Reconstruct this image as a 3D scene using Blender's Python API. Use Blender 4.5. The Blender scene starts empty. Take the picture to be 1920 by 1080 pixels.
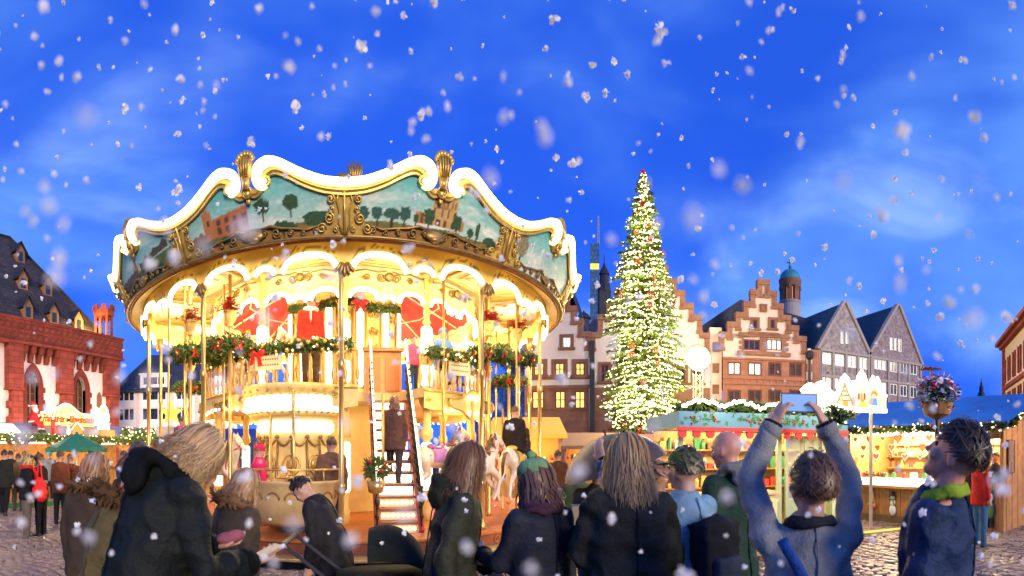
import bpy, bmesh, math, random
from math import sin, cos, pi, radians, sqrt, atan2
from mathutils import Vector, Matrix, Quaternion, noise

random.seed(7)
scene = bpy.context.scene
COL = scene.collection

# ------------------------------------------------------------------ camera
F = 966.0            # pixels per radian in the 1920 px wide panorama
CX, HY = 960.0, 850.0
EYE = 1.65
cam_data = bpy.data.cameras.new("camera")
cam_data.type = 'PANO'
cam_data.panorama_type = 'CENTRAL_CYLINDRICAL'
cam_data.central_cylindrical_range_u_min = -960.0 / F
cam_data.central_cylindrical_range_u_max = 960.0 / F
cam_data.central_cylindrical_range_v_min = -(1080.0 - HY) / F
cam_data.central_cylindrical_range_v_max = HY / F
cam_data.clip_start = 0.02
cam_data.clip_end = 3000.0
cam_data.dof.use_dof = True
cam_data.dof.focus_distance = 9.0
cam_data.dof.aperture_fstop = 8.0
camera = bpy.data.objects.new("camera", cam_data)
COL.objects.link(camera)
camera.location = (0, 0, EYE)
camera.rotation_euler = (radians(90), 0, 0)
scene.camera = camera

# ------------------------------------------------------------------ sky
SUN_EL, SUN_AZ = radians(14), radians(148)      # low afterglow, behind the camera to its right
world = bpy.data.worlds.new("World")
scene.world = world
world.use_nodes = True
nt = world.node_tree
for n in list(nt.nodes):
    nt.nodes.remove(n)
out = nt.nodes.new('ShaderNodeOutputWorld')
bg = nt.nodes.new('ShaderNodeBackground')
sky = nt.nodes.new('ShaderNodeTexSky')
sky.sky_type = 'NISHITA'
sky.sun_disc = False
sky.sun_elevation = SUN_EL
sky.sun_rotation = SUN_AZ
sky.altitude = 100
sky.ozone_density = 6.0
sky.dust_density = 0.3
sky.air_density = 1.0
bg.inputs['Strength'].default_value = 0.092
tc = nt.nodes.new('ShaderNodeTexCoord')
mp = nt.nodes.new('ShaderNodeMapping')
mp.inputs['Scale'].default_value = (1.0, 1.0, 2.2)
mp.inputs['Location'].default_value = (4.7, 1.9, 2.3)
nt.links.new(tc.outputs['Generated'], mp.inputs['Vector'])
def wnoise(scale, detail, rough, dist):
    n = nt.nodes.new('ShaderNodeTexNoise')
    n.inputs['Scale'].default_value = scale
    n.inputs['Detail'].default_value = detail
    n.inputs['Roughness'].default_value = rough
    n.inputs['Distortion'].default_value = dist
    nt.links.new(mp.outputs['Vector'], n.inputs['Vector'])
    return n
def wramp(src, p0, p1):
    r = nt.nodes.new('ShaderNodeMapRange')
    r.interpolation_type = 'SMOOTHSTEP'
    r.inputs['From Min'].default_value = p0
    r.inputs['From Max'].default_value = p1
    nt.links.new(src, r.inputs['Value'])
    return r.outputs['Result']
def wmix(fac, a, b, blend='MIX'):
    m = nt.nodes.new('ShaderNodeMix')
    m.data_type = 'RGBA'
    m.blend_type = blend
    for sock, val in ((m.inputs['Factor'], fac), (m.inputs[6], a), (m.inputs[7], b)):
        if isinstance(val, bpy.types.NodeSocket):
            nt.links.new(val, sock)
        else:
            sock.default_value = val
    return m.outputs[2]
clear = wmix(1.0, sky.outputs['Color'], (0.32, 0.72, 2.55, 1), 'MULTIPLY')   # the deep blue of dusk
clear = wmix(0.72, clear, (0.20, 1.12, 7.6, 1))
n1 = wnoise(1.6, 4, 0.5, 0.3)
n2 = wnoise(2.9, 5, 0.55, 0.5)
f1 = wramp(n1.outputs['Fac'], 0.37, 0.73)
f2 = wramp(n2.outputs['Fac'], 0.46, 0.80)
c1 = wmix(f1, clear, (1.25, 3.3, 9.4, 1))
m2 = nt.nodes.new('ShaderNodeMath'); m2.operation = 'MULTIPLY'
nt.links.new(f1, m2.inputs[0]); nt.links.new(f2, m2.inputs[1])
c2 = wmix(m2.outputs[0], c1, (3.8, 5.8, 9.8, 1))
nt.links.new(c2, bg.inputs['Color'])
nt.links.new(bg.outputs['Background'], out.inputs['Surface'])

# ------------------------------------------------------------------ sun (soft afterglow)
sun_data = bpy.data.lights.new("sun", 'SUN')
sun_data.energy = 2.9
sun_data.angle = radians(22)
sun_data.color = (1.0, 0.80, 0.58)
sun = bpy.data.objects.new("sun", sun_data)
COL.objects.link(sun)
# the Nishita sun sits at azimuth SUN_AZ clockwise from +Y
sdir = Vector((sin(SUN_AZ) * cos(SUN_EL), cos(SUN_AZ) * cos(SUN_EL), sin(SUN_EL)))
sun.rotation_euler = (-sdir).to_track_quat('-Z', 'Y').to_euler()
sun.location = (20, -30, 40)

# ------------------------------------------------------------------ exposure and render
vs = scene.view_settings
scene.display_settings.display_device = 'sRGB'
vs.view_transform = 'Standard'
vs.look = 'None'
vs.exposure = 0.35
vs.gamma = 1.0
vs.use_curve_mapping = False
scene.render.engine = 'CYCLES'
try:
    cy = scene.cycles
    cy.use_denoising = True
    cy.denoiser = 'OPENIMAGEDENOISE'
    cy.max_bounces = 6
    cy.diffuse_bounces = 3
    cy.glossy_bounces = 3
    cy.transmission_bounces = 4
    cy.transparent_max_bounces = 8
    cy.sample_clamp_indirect = 4.0
    cy.sample_clamp_direct = 30.0
    cy.use_light_tree = True
    cy.caustics_reflective = False
    cy.caustics_refractive = False
except Exception:
    pass

# ================================================================== helpers
def at(px, d, z=0.0):
    """a point at picture column px, d metres away on the ground plan, at height z"""
    th = (px - CX) / F
    return Vector((d * sin(th), d * cos(th), z))
def zof(py, d):
    return EYE + (HY - py) / F * d

_M = {}
def mat(name, col, rough=0.75, metal=0.0, var=0.12, vscale=6.0, bump=0.0, bscale=40.0, spec=0.4, wave=None, sheen=0.0, coat=0.0, col2=None):
    if name in _M:
        return _M[name]
    m = bpy.data.materials.new(name)
    m.use_nodes = True
    t = m.node_tree
    b = t.nodes['Principled BSDF']
    b.inputs['Roughness'].default_value = rough
    b.inputs['Metallic'].default_value = metal
    b.inputs['Specular IOR Level'].default_value = spec
    if sheen:
        b.inputs['Sheen Weight'].default_value = sheen
    if coat:
        b.inputs['Coat Weight'].default_value = coat
        b.inputs['Coat Roughness'].default_value = 0.15
    co = t.nodes.new('ShaderNodeTexCoord')
    n = t.nodes.new('ShaderNodeTexNoise')
    n.inputs['Scale'].default_value = vscale
    n.inputs['Detail'].default_value = 6
    n.inputs['Roughness'].default_value = 0.65
    t.links.new(co.outputs['Object'], n.inputs['Vector'])
    r = t.nodes.new('ShaderNodeValToRGB')
    c = Vector(col[:3])
    c2 = Vector(col2[:3]) if col2 else c * (1 + var)
    c1 = c * (1 - var)
    r.color_ramp.elements[0].position = 0.3
    r.color_ramp.elements[1].position = 0.7
    r.color_ramp.elements[0].color = (*c1, 1)
    r.color_ramp.elements[1].color = (*[min(1.0, x) for x in c2], 1)
    t.links.new(n.outputs['Fac'], r.inputs['Fac'])
    src = r.outputs['Color']
    hsrc = None
    if wave:                       # (direction, scale, depth of the dark lines) fine courses, boards, slates
        w = t.nodes.new('ShaderNodeTexBrick')
        w.inputs['Scale'].default_value = 1.0
        w.inputs['Brick Width'].default_value = wave[0]
        w.inputs['Row Height'].default_value = wave[1]
        w.inputs['Mortar Size'].default_value = wave[2]
        w.inputs['Mortar Smooth'].default_value = 0.3
        w.inputs['Bias'].default_value = 0.0
        k = wave[3]
        w.inputs['Color1'].default_value = (1, 1, 1, 1)
        w.inputs['Color2'].default_value = (k + (1 - k) * 0.4, k + (1 - k) * 0.4, k + (1 - k) * 0.4, 1)
        w.inputs['Mortar'].default_value = (k, k, k, 1)
        mpn = t.nodes.new('ShaderNodeMapping')
        t.links.new(co.outputs['UV'], mpn.inputs['Vector'])
        t.links.new(mpn.outputs['Vector'], w.inputs['Vector'])
        mx = t.nodes.new('ShaderNodeMix'); mx.data_type = 'RGBA'; mx.blend_type = 'MULTIPLY'
        mx.inputs['Factor'].default_value = 1.0
        t.links.new(src, mx.inputs[6]); t.links.new(w.outputs['Color'], mx.inputs[7])
        src = mx.outputs[2]
    t.links.new(src, b.inputs['Base Color'])
    if bump:
        n2 = t.nodes.new('ShaderNodeTexNoise')
        n2.inputs['Scale'].default_value = bscale
        n2.inputs['Detail'].default_value = 5
        t.links.new(co.outputs['Object'], n2.inputs['Vector'])
        bp = t.nodes.new('ShaderNodeBump')
        bp.inputs['Strength'].default_value = bump
        bp.inputs['Distance'].default_value = 0.02
        t.links.new(n2.outputs['Fac'], bp.inputs['Height'])
        t.links.new(bp.outputs['Normal'], b.inputs['Normal'])
    _M[name] = m
    return m
def emit(name, col, strength, sample=True):
    if name in _M:
        return _M[name]
    m = bpy.data.materials.new(name)
    m.use_nodes = True
    t = m.node_tree
    b = t.nodes['Principled BSDF']
    b.inputs['Base Color'].default_value = (*[c * 0.8 for c in col], 1)
    b.inputs['Emission Color'].default_value = (*col, 1)
    b.inputs['Emission Strength'].default_value = strength
    if not sample:
        try:
            m.cycles.emission_sampling = 'NONE'
        except Exception:
            pass
    _M[name] = m
    return m
def attr_mat(name, rough=0.6, spec=0.3, bump=0.0):
    """paint carried on the mesh as a colour attribute (flat painted pictures)"""
    if name in _M:
        return _M[name]
    m = bpy.data.materials.new(name)
    m.use_nodes = True
    t = m.node_tree
    b = t.nodes['Principled BSDF']
    b.inputs['Roughness'].default_value = rough
    b.inputs['Specular IOR Level'].default_value = spec
    a = t.nodes.new('ShaderNodeVertexColor')
    a.layer_name = 'paint'
    t.links.new(a.outputs['Color'], b.inputs['Base Color'])
    _M[name] = m
    return m

class MB:
    """collects shapes; build() links them as ONE mesh object"""
    def __init__(self):
        self.v, self.f, self.m, self.cm = [], [], [], 0
    def mi(self, i):
        self.cm = i
        return self
    def add(self, vs_, fs_):
        o = len(self.v)
        self.v.extend([tuple(p) for p in vs_])
        for f in fs_:
            self.f.append(tuple(i + o for i in f))
            self.m.append(self.cm)
    def box(self, c, s, rot=None):
        c = Vector(c)
        hx, hy, hz = s[0] / 2, s[1] / 2, s[2] / 2
        p = [Vector((x, y, z)) for z in (-hz, hz) for y in (-hy, hy) for x in (-hx, hx)]
        if rot is not None:
            p = [rot @ q for q in p]
        self.add([q + c for q in p], [(0, 2, 3, 1), (4, 5, 7, 6), (0, 1, 5, 4), (2, 6, 7, 3), (0, 4, 6, 2), (1, 3, 7, 5)])
        return self
    def hexa(self, p):
        """eight corners: bottom four counter-clockwise, then top four"""
        self.add(p, [(3, 2, 1, 0), (4, 5, 6, 7), (0, 1, 5, 4), (1, 2, 6, 5), (2, 3, 7, 6), (3, 0, 4, 7)])
        return self
    def tube(self, pts, r, n=8, closed=False, caps=True, ratio=1.0, up=None):
        pts = [Vector(p) for p in pts]
        k = len(pts)
        rs = r if isinstance(r, (list, tuple)) else [r] * k
        tans = []
        for i in range(k):
            a = pts[(i - 1) % k] if (closed or i > 0) else pts[i]
            b = pts[(i + 1) % k] if (closed or i < k - 1) else pts[i]
            d = b - a
            tans.append(d.normalized() if d.length > 1e-9 else Vector((0, 0, 1)))
        t0 = tans[0]
        ref = Vector(up) if up is not None else (Vector((0, 0, 1)) if abs(t0.z) < 0.9 else Vector((1, 0, 0)))
        u = (ref - t0 * ref.dot(t0)).normalized()
        vs_, fs_ = [], []
        for i in range(k):
            t = tans[i]
            u = (u - t * u.dot(t))
            u = u.normalized() if u.length > 1e-9 else t.orthogonal().normalized()
            w = t.cross(u)
            for j in range(n):
                a = 2 * pi * j / n
                vs_.append(pts[i] + (u * cos(a) + w * sin(a) * ratio) * rs[i])
        for i in range(k if closed else k - 1):
            for j in range(n):
                a, b = i * n + j, i * n + (j + 1) % n
                c, d = ((i + 1) % k) * n + (j + 1) % n, ((i + 1) % k) * n + j
                fs_.append((a, b, c, d))
        if not closed and caps:
            fs_.append(tuple(range(n - 1, -1, -1)))
            fs_.append(tuple((k - 1) * n + j for j in range(n)))
        self.add(vs_, fs_)
        return self
    def lathe(self, prof, n=24, c=(0, 0, 0), a0=0.0, a1=2 * pi, rot=None, caps=True):
        full = abs(a1 - a0 - 2 * pi) < 1e-6
        c = Vector(c)
        cols = n if full else n + 1
        vs_, fs_ = [], []
        for (r, z) in prof:
            for j in range(cols):
                a = a0 + (a1 - a0) * j / n
                p = Vector((r * cos(a), r * sin(a), z))
                if rot is not None:
                    p = rot @ p
                vs_.append(p + c)
        for i in range(len(prof) - 1):
            for j in range(n):
                a, b = i * cols + j, i * cols + (j + 1) % cols
                fs_.append((a, b, b + cols, a + cols))
        if full and caps:
            if prof[0][0] > 1e-6:
                fs_.append(tuple(range(cols - 1, -1, -1)))
            if prof[-1][0] > 1e-6:
                fs_.append(tuple((len(prof) - 1) * cols + j for j in range(cols)))
        self.add(vs_, fs_)
        return self
    def ball(self, c, r, nu=8, nv=6, rot=None):
        c = Vector(c)
        rx, ry, rz = r if isinstance(r, (list, tuple)) else (r, r, r)
        vs_ = [Vector((0, 0, -rz))]
        for i in range(1, nv):
            ph = -pi / 2 + pi * i / nv
            for j in range(nu):
                a = 2 * pi * j / nu
                vs_.append(Vector((rx * cos(ph) * cos(a), ry * cos(ph) * sin(a), rz * sin(ph))))
        vs_.append(Vector((0, 0, rz)))
        if rot is not None:
            vs_ = [rot @ q for q in vs_]
        fs_ = []
        for j in range(nu):
            fs_.append((0, 1 + (j + 1) % nu, 1 + j))
        for i in range(nv - 2):
            for j in range(nu):
                a, b = 1 + i * nu + j, 1 + i * nu + (j + 1) % nu
                fs_.append((a, b, b + nu, a + nu))
        last = len(vs_) - 1
        o = 1 + (nv - 2) * nu
        for j in range(nu):
            fs_.append((o + j, o + (j + 1) % nu, last))
        self.add([q + c for q in vs_], fs_)
        return self
    def octa(self, c, r):
        c = Vector(c)
        self.add([c + Vector(d) * r for d in ((1, 0, 0), (-1, 0, 0), (0, 1, 0), (0, -1, 0), (0, 0, 1), (0, 0, -1))],
                 [(0, 2, 4), (2, 1, 4), (1, 3, 4), (3, 0, 4), (2, 0, 5), (1, 2, 5), (3, 1, 5), (0, 3, 5)])
        return self
    def prism(self, poly, o, ux, uy, un, d0, d1):
        """polygon in the plane (o, ux, uy), from depth d0 to d1 along un"""
        o, ux, uy, un = Vector(o), Vector(ux), Vector(uy), Vector(un)
        k = len(poly)
        vs_ = [o + ux * a + uy * b + un * d0 for a, b in poly] + [o + ux * a + uy * b + un * d1 for a, b in poly]
        fs_ = [tuple(range(k - 1, -1, -1)), tuple(range(k, 2 * k))]
        for i in range(k):
            j = (i + 1) % k
            fs_.append((i, j, k + j, k + i))
        self.add(vs_, fs_)
        return self
    def quad(self, a, b, c, d):
        self.add([a, b, c, d], [(0, 1, 2, 3)])
        return self
    def mesh(self, name, mats, smooth=False):
        me = bpy.data.meshes.new(name)
        me.from_pydata([tuple(p) for p in self.v], [], self.f)
        mats = mats if isinstance(mats, (list, tuple)) else [mats]
        for m in mats:
            me.materials.append(m)
        if len(mats) > 1:
            me.polygons.foreach_set('material_index', self.m)
        if smooth:
            me.polygons.foreach_set('use_smooth', [True] * len(me.polygons))
        me.update()
        return me
    def build(self, name, mats, parent=None, smooth=False, world=False):
        o = bpy.data.objects.new(name, self.mesh(name, mats, smooth))
        COL.objects.link(o)
        if parent is not None:
            o.parent = parent
            if world:                                   # points were given in world space
                o.matrix_parent_inverse = world_inv(parent)
        return o
def wm(p):
    m = Matrix.LocRotScale(p.location, p.rotation_euler, p.scale)
    return wm(p.parent) @ p.matrix_parent_inverse @ m if p.parent is not None else m
def world_inv(p):
    return wm(p).inverted()
def tag(o, label=None, cat=None, group=None, kind=None):
    for k, val in (('label', label), ('category', cat), ('group', group), ('kind', kind)):
        if val:
            o[k] = val
    return o
def thing(name, label, cat, loc=(0, 0, 0), rz=0.0, group=None, scale=1.0):
    o = bpy.data.objects.new(name, None)
    o.empty_display_size = 0.2
    COL.objects.link(o)
    o.location = loc
    o.rotation_euler = (0, 0, rz)
    o.scale = (scale,) * 3
    return tag(o, label, cat, group, 'thing')
def copy_tree(o, parent=None):
    c = o.copy()
    COL.objects.link(c)
    if parent is not None:
        c.parent = parent
        c.matrix_parent_inverse = o.matrix_parent_inverse
    for ch in list(o.children):
        copy_tree(ch, c)
    return c
def lamp(name, loc, watts, col=(1, 0.8, 0.5), radius=0.08, parent=None, world=True):
    d = bpy.data.lights.new(name, 'POINT')
    d.energy = watts
    d.color = col
    d.shadow_soft_size = radius
    o = bpy.data.objects.new(name, d)
    COL.objects.link(o)
    o.location = loc
    if parent is not None:
        o.parent = parent
        if world:
            o.matrix_parent_inverse = world_inv(parent)
    return o
def uvbox(o, s=1.0):
    """box-projected UVs in metres, for courses and slates"""
    me = o.data
    uv = me.uv_layers.new(name='UVMap')
    for p in me.polygons:
        n = p.normal
        for li in p.loop_indices:
            c = me.vertices[me.loops[li].vertex_index].co
            h = Vector((n.x, n.y, 0))
            if h.length > 0.2:
                t = Vector((-n.y, n.x, 0)).normalized()
                up = n.cross(t)
                uv.data[li].uv = (c.dot(t) * s, c.dot(up) * s * (1 if up.z > 0 else -1))
            else:
                uv.data[li].uv = (c.x * s, c.y * s)
    return o

class Wall:
    """an upright plane through two ground points; u along it, z up, d outwards (towards the square)"""
    def __init__(self, p0, p1, flip=False):
        self.p0 = Vector((p0[0], p0[1], 0)); self.p1 = Vector((p1[0], p1[1], 0))
        self.ux = (self.p1 - self.p0).normalized()
        self.L = (self.p1 - self.p0).length
        self.n = Vector((self.ux.y, -self.ux.x, 0))
        if flip:
            self.n = -self.n
    def P(self, u, z, d=0.0):
        return self.p0 + self.ux * u + Vector((0, 0, z)) + self.n * d
    def pix(self, px, py):
        th = (px - CX) / F
        r = Vector((sin(th), cos(th), 0))
        q = self.p0 + self.n * 0
        den = r.dot(self.n)
        t = q.dot(self.n) / den
        p = r * t
        return (p - self.p0).dot(self.ux), zof(py, t)
    def u(self, px):
        return self.pix(px, 0)[0]
    def box(self, mb, u0, u1, z0, z1, d0, d1):
        P = self.P
        mb.hexa([P(u0, z0, d1), P(u1, z0, d1), P(u1, z0, d0), P(u0, z0, d0), P(u0, z1, d1), P(u1, z1, d1), P(u1, z1, d0), P(u0, z1, d0)])
        return mb
    def prism(self, mb, poly, d0, d1):
        k = len(poly)
        vs_ = [self.P(a, b, d0) for a, b in poly] + [self.P(a, b, d1) for a, b in poly]
        fs_ = [tuple(range(k - 1, -1, -1)), tuple(range(k, 2 * k))]
        for i in range(k):
            j = (i + 1) % k
            fs_.append((i, j, k + j, k + i))
        mb.add(vs_, fs_)
        return mb
    def holes(self, mb, u0, u1, z0, z1, hs, d=0.0, reveal=0.25):
        """front skin with rectangular openings and their reveals"""
        us = sorted(set([u0, u1] + [x for h in hs for x in (h[0], h[1])]))
        zs = sorted(set([z0, z1] + [x for h in hs for x in (h[2], h[3])]))
        us = [x for x in us if u0 - 1e-6 <= x <= u1 + 1e-6]
        zs = [x for x in zs if z0 - 1e-6 <= x <= z1 + 1e-6]
        for i in range(len(us) - 1):
            for j in range(len(zs) - 1):
                cu, cz = (us[i] + us[i + 1]) / 2, (zs[j] + zs[j + 1]) / 2
                if any(h[0] < cu < h[1] and h[2] < cz < h[3] for h in hs):
                    continue
                mb.quad(self.P(us[i], zs[j], d), self.P(us[i + 1], zs[j], d), self.P(us[i + 1], zs[j + 1], d), self.P(us[i], zs[j + 1], d))
        for h in hs:
            a, b, c, e = h
            P = self.P
            mb.quad(P(a, c, d), P(a, c, d - reveal), P(a, e, d - reveal), P(a, e, d))
            mb.quad(P(b, c, d), P(b, e, d), P(b, e, d - reveal), P(b, c, d - reveal))
            mb.quad(P(a, e, d), P(a, e, d - reveal), P(b, e, d - reveal), P(b, e, d))
            mb.quad(P(a, c, d), P(b, c, d), P(b, c, d - reveal), P(a, c, d - reveal))
        return mb
def window(parent, W, h, d, frame_m, pane_m, cols=2, rows=1, bar=0.06, surround=None, sm=None, sill=True):
    """a window in the opening h of wall W: frame and bars; the pane is its sub-part"""
    a, b, c, e = h
    mb = MB()
    x0, x1 = d - 0.16, d - 0.08
    W.box(mb, a, a + bar, c, e, x0, x1); W.box(mb, b - bar, b, c, e, x0, x1)
    W.box(mb, a + bar, b - bar, c, c + bar, x0, x1); W.box(mb, a + bar, b - bar, e - bar, e, x0, x1)
    for i in range(1, cols):
        x = a + (b - a) * i / cols
        W.box(mb, x - bar / 2, x + bar / 2, c + bar, e - bar, x0 + 0.01, x1 + 0.005)
    for i in range(1, rows):
        z = c + (e - c) * i / rows
        W.box(mb, a + bar, b - bar, z - bar * 0.35, z + bar * 0.35, x0 + 0.015, x1 - 0.005)
    o = mb.build('window', frame_m, parent, world=True)
    p = MB()
    W.box(p, a + bar * 0.5, b - bar * 0.5, c + bar * 0.5, e - bar * 0.5, d - 0.15, d - 0.13)
    q = p.build('pane', pane_m, o, world=True)
    return o
# ================================================================== materials of the setting
sandstone = mat('red_sandstone', (0.27, 0.055, 0.034), 0.9, var=0.3, vscale=1.4, bump=0.3, bscale=12, wave=(0.9, 0.36, 0.03, 0.55))
plaster = mat('white_plaster', (0.70, 0.62, 0.58), 0.9, var=0.08, vscale=0.8, bump=0.15, bscale=25)
plaster_pink = mat('pale_pink_plaster', (0.68, 0.53, 0.48), 0.9, var=0.08, vscale=0.7, bump=0.15, bscale=25)
brownstone = mat('brown_sandstone', (0.29, 0.145, 0.095), 0.9, var=0.25, vscale=1.1, bump=0.3, bscale=10, wave=(0.8, 0.4, 0.02, 0.75))
slate = mat('blue_grey_slate', (0.035, 0.045, 0.075), 0.7, var=0.3, vscale=1.5, wave=(0.55, 0.28, 0.03, 0.45), bump=0.2, bscale=8)
slate_warm = mat('brown_grey_slate', (0.060, 0.052, 0.056), 0.75, var=0.3, vscale=1.5, wave=(0.7, 0.32, 0.035, 0.35), bump=0.2, bscale=8)
slate_teal = mat('teal_slate', (0.012, 0.045, 0.065), 0.6, var=0.25, vscale=1.2, wave=(0.5, 0.3, 0.02, 0.65))
concrete = mat('grey_concrete', (0.33, 0.30, 0.30), 0.85, var=0.08, vscale=2)
white_paint = mat('white_paint', (0.74, 0.74, 0.74), 0.6, var=0.04)
dark_glass = mat('dark_glass', (0.022, 0.028, 0.035), 0.08, var=0.4, vscale=0.7, spec=0.8)
brown_glass = mat('leaded_glass', (0.06, 0.045, 0.025), 0.25, var=0.5, vscale=2, spec=0.6)
lit_yellow = emit('lit_window_yellow', (1.0, 0.66, 0.16), 1.35, False)
lit_white = emit('lit_window_white', (0.85, 1.0, 0.86), 1.15, False)
lit_orange = emit('lit_window_orange', (1.0, 0.36, 0.08), 1.0, False)
copper = mat('green_copper', (0.03, 0.23, 0.30), 0.6, var=0.2, vscale=2, wave=(0.5, 3.0, 0.03, 0.8))
gold = mat('gilding', (0.62, 0.40, 0.10), 0.32, 0.75, var=0.22, vscale=9)
dark_metal = mat('dark_metal', (0.05, 0.05, 0.055), 0.5, 0.6)
wood_red = mat('red_brown_wood', (0.16, 0.045, 0.03), 0.6, var=0.25, vscale=3)

# ================================================================== ground
gm = MB()
N = 48
ring = [0.0, 6, 14, 30, 60, 120, 400]
gm.v.append((0, 20, 0))
for r in ring[1:]:
    for j in range(N):
        a = 2 * pi * j / N
        gm.v.append((r * cos(a), 20 + r * sin(a), 0))
for j in range(N):
    gm.f.append((0, 1 + j, 1 + (j + 1) % N)); gm.m.append(0)
for i in range(len(ring) - 2):
    for j in range(N):
        a, b = 1 + i * N + j, 1 + i * N + (j + 1) % N
        gm.f.append((a, a + N, b + N, b)); gm.m.append(0)
joint_sand = mat('sandy_joints', (0.030, 0.024, 0.020), 0.95, var=0.35, vscale=3, bump=0.4, bscale=60)
cobble_m = mat('granite_setts', (0.20, 0.150, 0.122), 0.30, var=0.45, vscale=2.3, bump=0.35, bscale=50, spec=0.6, col2=(0.36, 0.25, 0.19))
ground = gm.build('ground', joint_sand)
tag(ground, kind='structure')

CAR_TH = (646 - CX) / F
CAR_D = 12.4
CAR = Vector((CAR_D * sin(CAR_TH), CAR_D * cos(CAR_TH), 0))

def cobble_verts(w, l, h, seed):
    rr = random.Random(seed)
    j = lambda s: rr.uniform(-s, s)
    b = [(-w / 2, -l / 2), (w / 2, -l / 2), (w / 2, l / 2), (-w / 2, l / 2)]
    vs_ = []
    for z, k in ((-0.03, 1.0), (h * 0.62, 0.98), (h, 0.74)):
        for x, y in b:
            vs_.append(Vector((x * k + j(0.005), y * k + j(0.005), z + (j(0.004) if z > 0 else 0))))
    fs_ = []
    for i in range(2):
        for q in range(4):
            a, c = i * 4 + q, i * 4 + (q + 1) % 4
            fs_.append((a, c, c + 4, a + 4))
    fs_.append((8, 9, 10, 11))
    return vs_, fs_
cob_src = [cobble_verts(0.148 + 0.012 * (s % 3), 0.148 + 0.010 * (s % 2), 0.030 + 0.005 * (s % 4), s) for s in range(8)]
spots = []
rr = random.Random(3)
WID = 1.95
for k in range(-13, 14):
    for row in range(-4, 100):
        y0 = 1.0 + row * 0.185 + (0.09 if k % 2 else 0)
        nst = 13
        for q in range(nst):
            a = radians(-48 + 96 * q / (nst - 1))
            x = k * WID + sin(a) * WID * 0.67
            y = y0 + cos(a) * WID * 0.67
            d = sqrt(x * x + y * y)
            th = atan2(x, y)
            if d < 5.8 or d > 18.5 or abs(th) > 1.04:
                continue
            if (Vector((x, y, 0)) - CAR).length < 5.3:
                continue
            spots.append((d, th, x + rr.uniform(-.008, .008), y + rr.uniform(-.008, .008), -a + rr.uniform(-.09, .09), rr.randrange(8), rr.uniform(.9, 1.06)))
def open_view(d, th):
    px = CX + th * F
    py = HY + EYE / d * F
    return py < 1085 and (px < 140 or 1600 < px < 1690 or px > 1815)
spots.sort(key=lambda s: (not open_view(s[0], s[1]), s[0]))
cob_mesh = []
for s, (vs_, fs_) in enumerate(cob_src):
    m_ = MB(); m_.add(vs_, fs_)
    cob_mesh.append(m_.mesh('cobble', cobble_m))
for d, th, x, y, a, s, k in spots[:300]:
    o = bpy.data.objects.new('cobble', cob_mesh[s])
    COL.objects.link(o)
    o.parent = ground
    o.location = (x, y, 0)
    o.rotation_euler = (0, 0, a)
    o.scale = (k, k, 1)
mass = MB()
for d, th, x, y, a, s, k in spots[300:]:
    vs_, fs_ = cob_src[s]
    ca, sa = cos(a) * k, sin(a) * k
    mass.add([(x + v.x * ca - v.y * sa, y + v.x * sa + v.y * ca, v.z) for v in vs_], fs_)
o = mass.build('cobbles', cobble_m, ground)
tag(o, kind='stuff')

# ================================================================== church on the left
W = Wall((-27.9, 14.0), (-27.9, 28.7))
church = thing('church', 'red sandstone and white plaster church with pointed windows under a steep slate roof', 'church', (-33, 21, 0))
def zw(w, px, py):
    return w.pix(px, py)[1]
ZP0, ZP1 = 8.95, 10.35           # the carved parapet
L = W.L
def gothic_outline(a, b, c, e, n=7):
    """points of a pointed arch from sill left round to sill right"""
    m, w = (a + b) / 2, b - a
    sp = e - w * 1.0
    pts = [(a, c), (a, sp)]
    for i in range(1, n):
        t = i / n
        ang = t * radians(60)
        pts.append((b - w * cos(ang), sp + w * sin(ang) * (e - sp) / (w * 0.866)))
    pts.append((m, e))
    pts += [(2 * m - x, z) for x, z in reversed(pts[:-1])]
    return pts
gw = [(W.u(49), W.u(71), 2.6, zw(W, 60, 694)), (W.u(140), W.u(160), 2.6, zw(W, 150, 704)), (W.u(14) - 3.6, W.u(14) - 2.3, 2.6, zw(W, 60, 694))]
mb = MB()
W.holes(mb, 0, L, 0, ZP0 + 0.05, [(h[0], h[1], h[2], h[3]) for h in gw], 0.0, 0.45)
for h in gw:                       # spandrels that turn the openings into pointed ones
    pts = gothic_outline(*h)
    half = len(pts) // 2
    left = pts[1:half + 1]
    W.prism(mb, [(h[0], h[3])] + left, -0.45, -0.003)
    right = pts[half:-1]
    W.prism(mb, right + [(h[1], h[3])], -0.45, -0.003)
mb.quad(W.P(L, 0), W.P(L, 0, -10.8), W.P(L, ZP0 + 0.05, -10.8), W.P(L, ZP0 + 0.05))
mb.build('wall', plaster, church, world=True)
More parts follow.
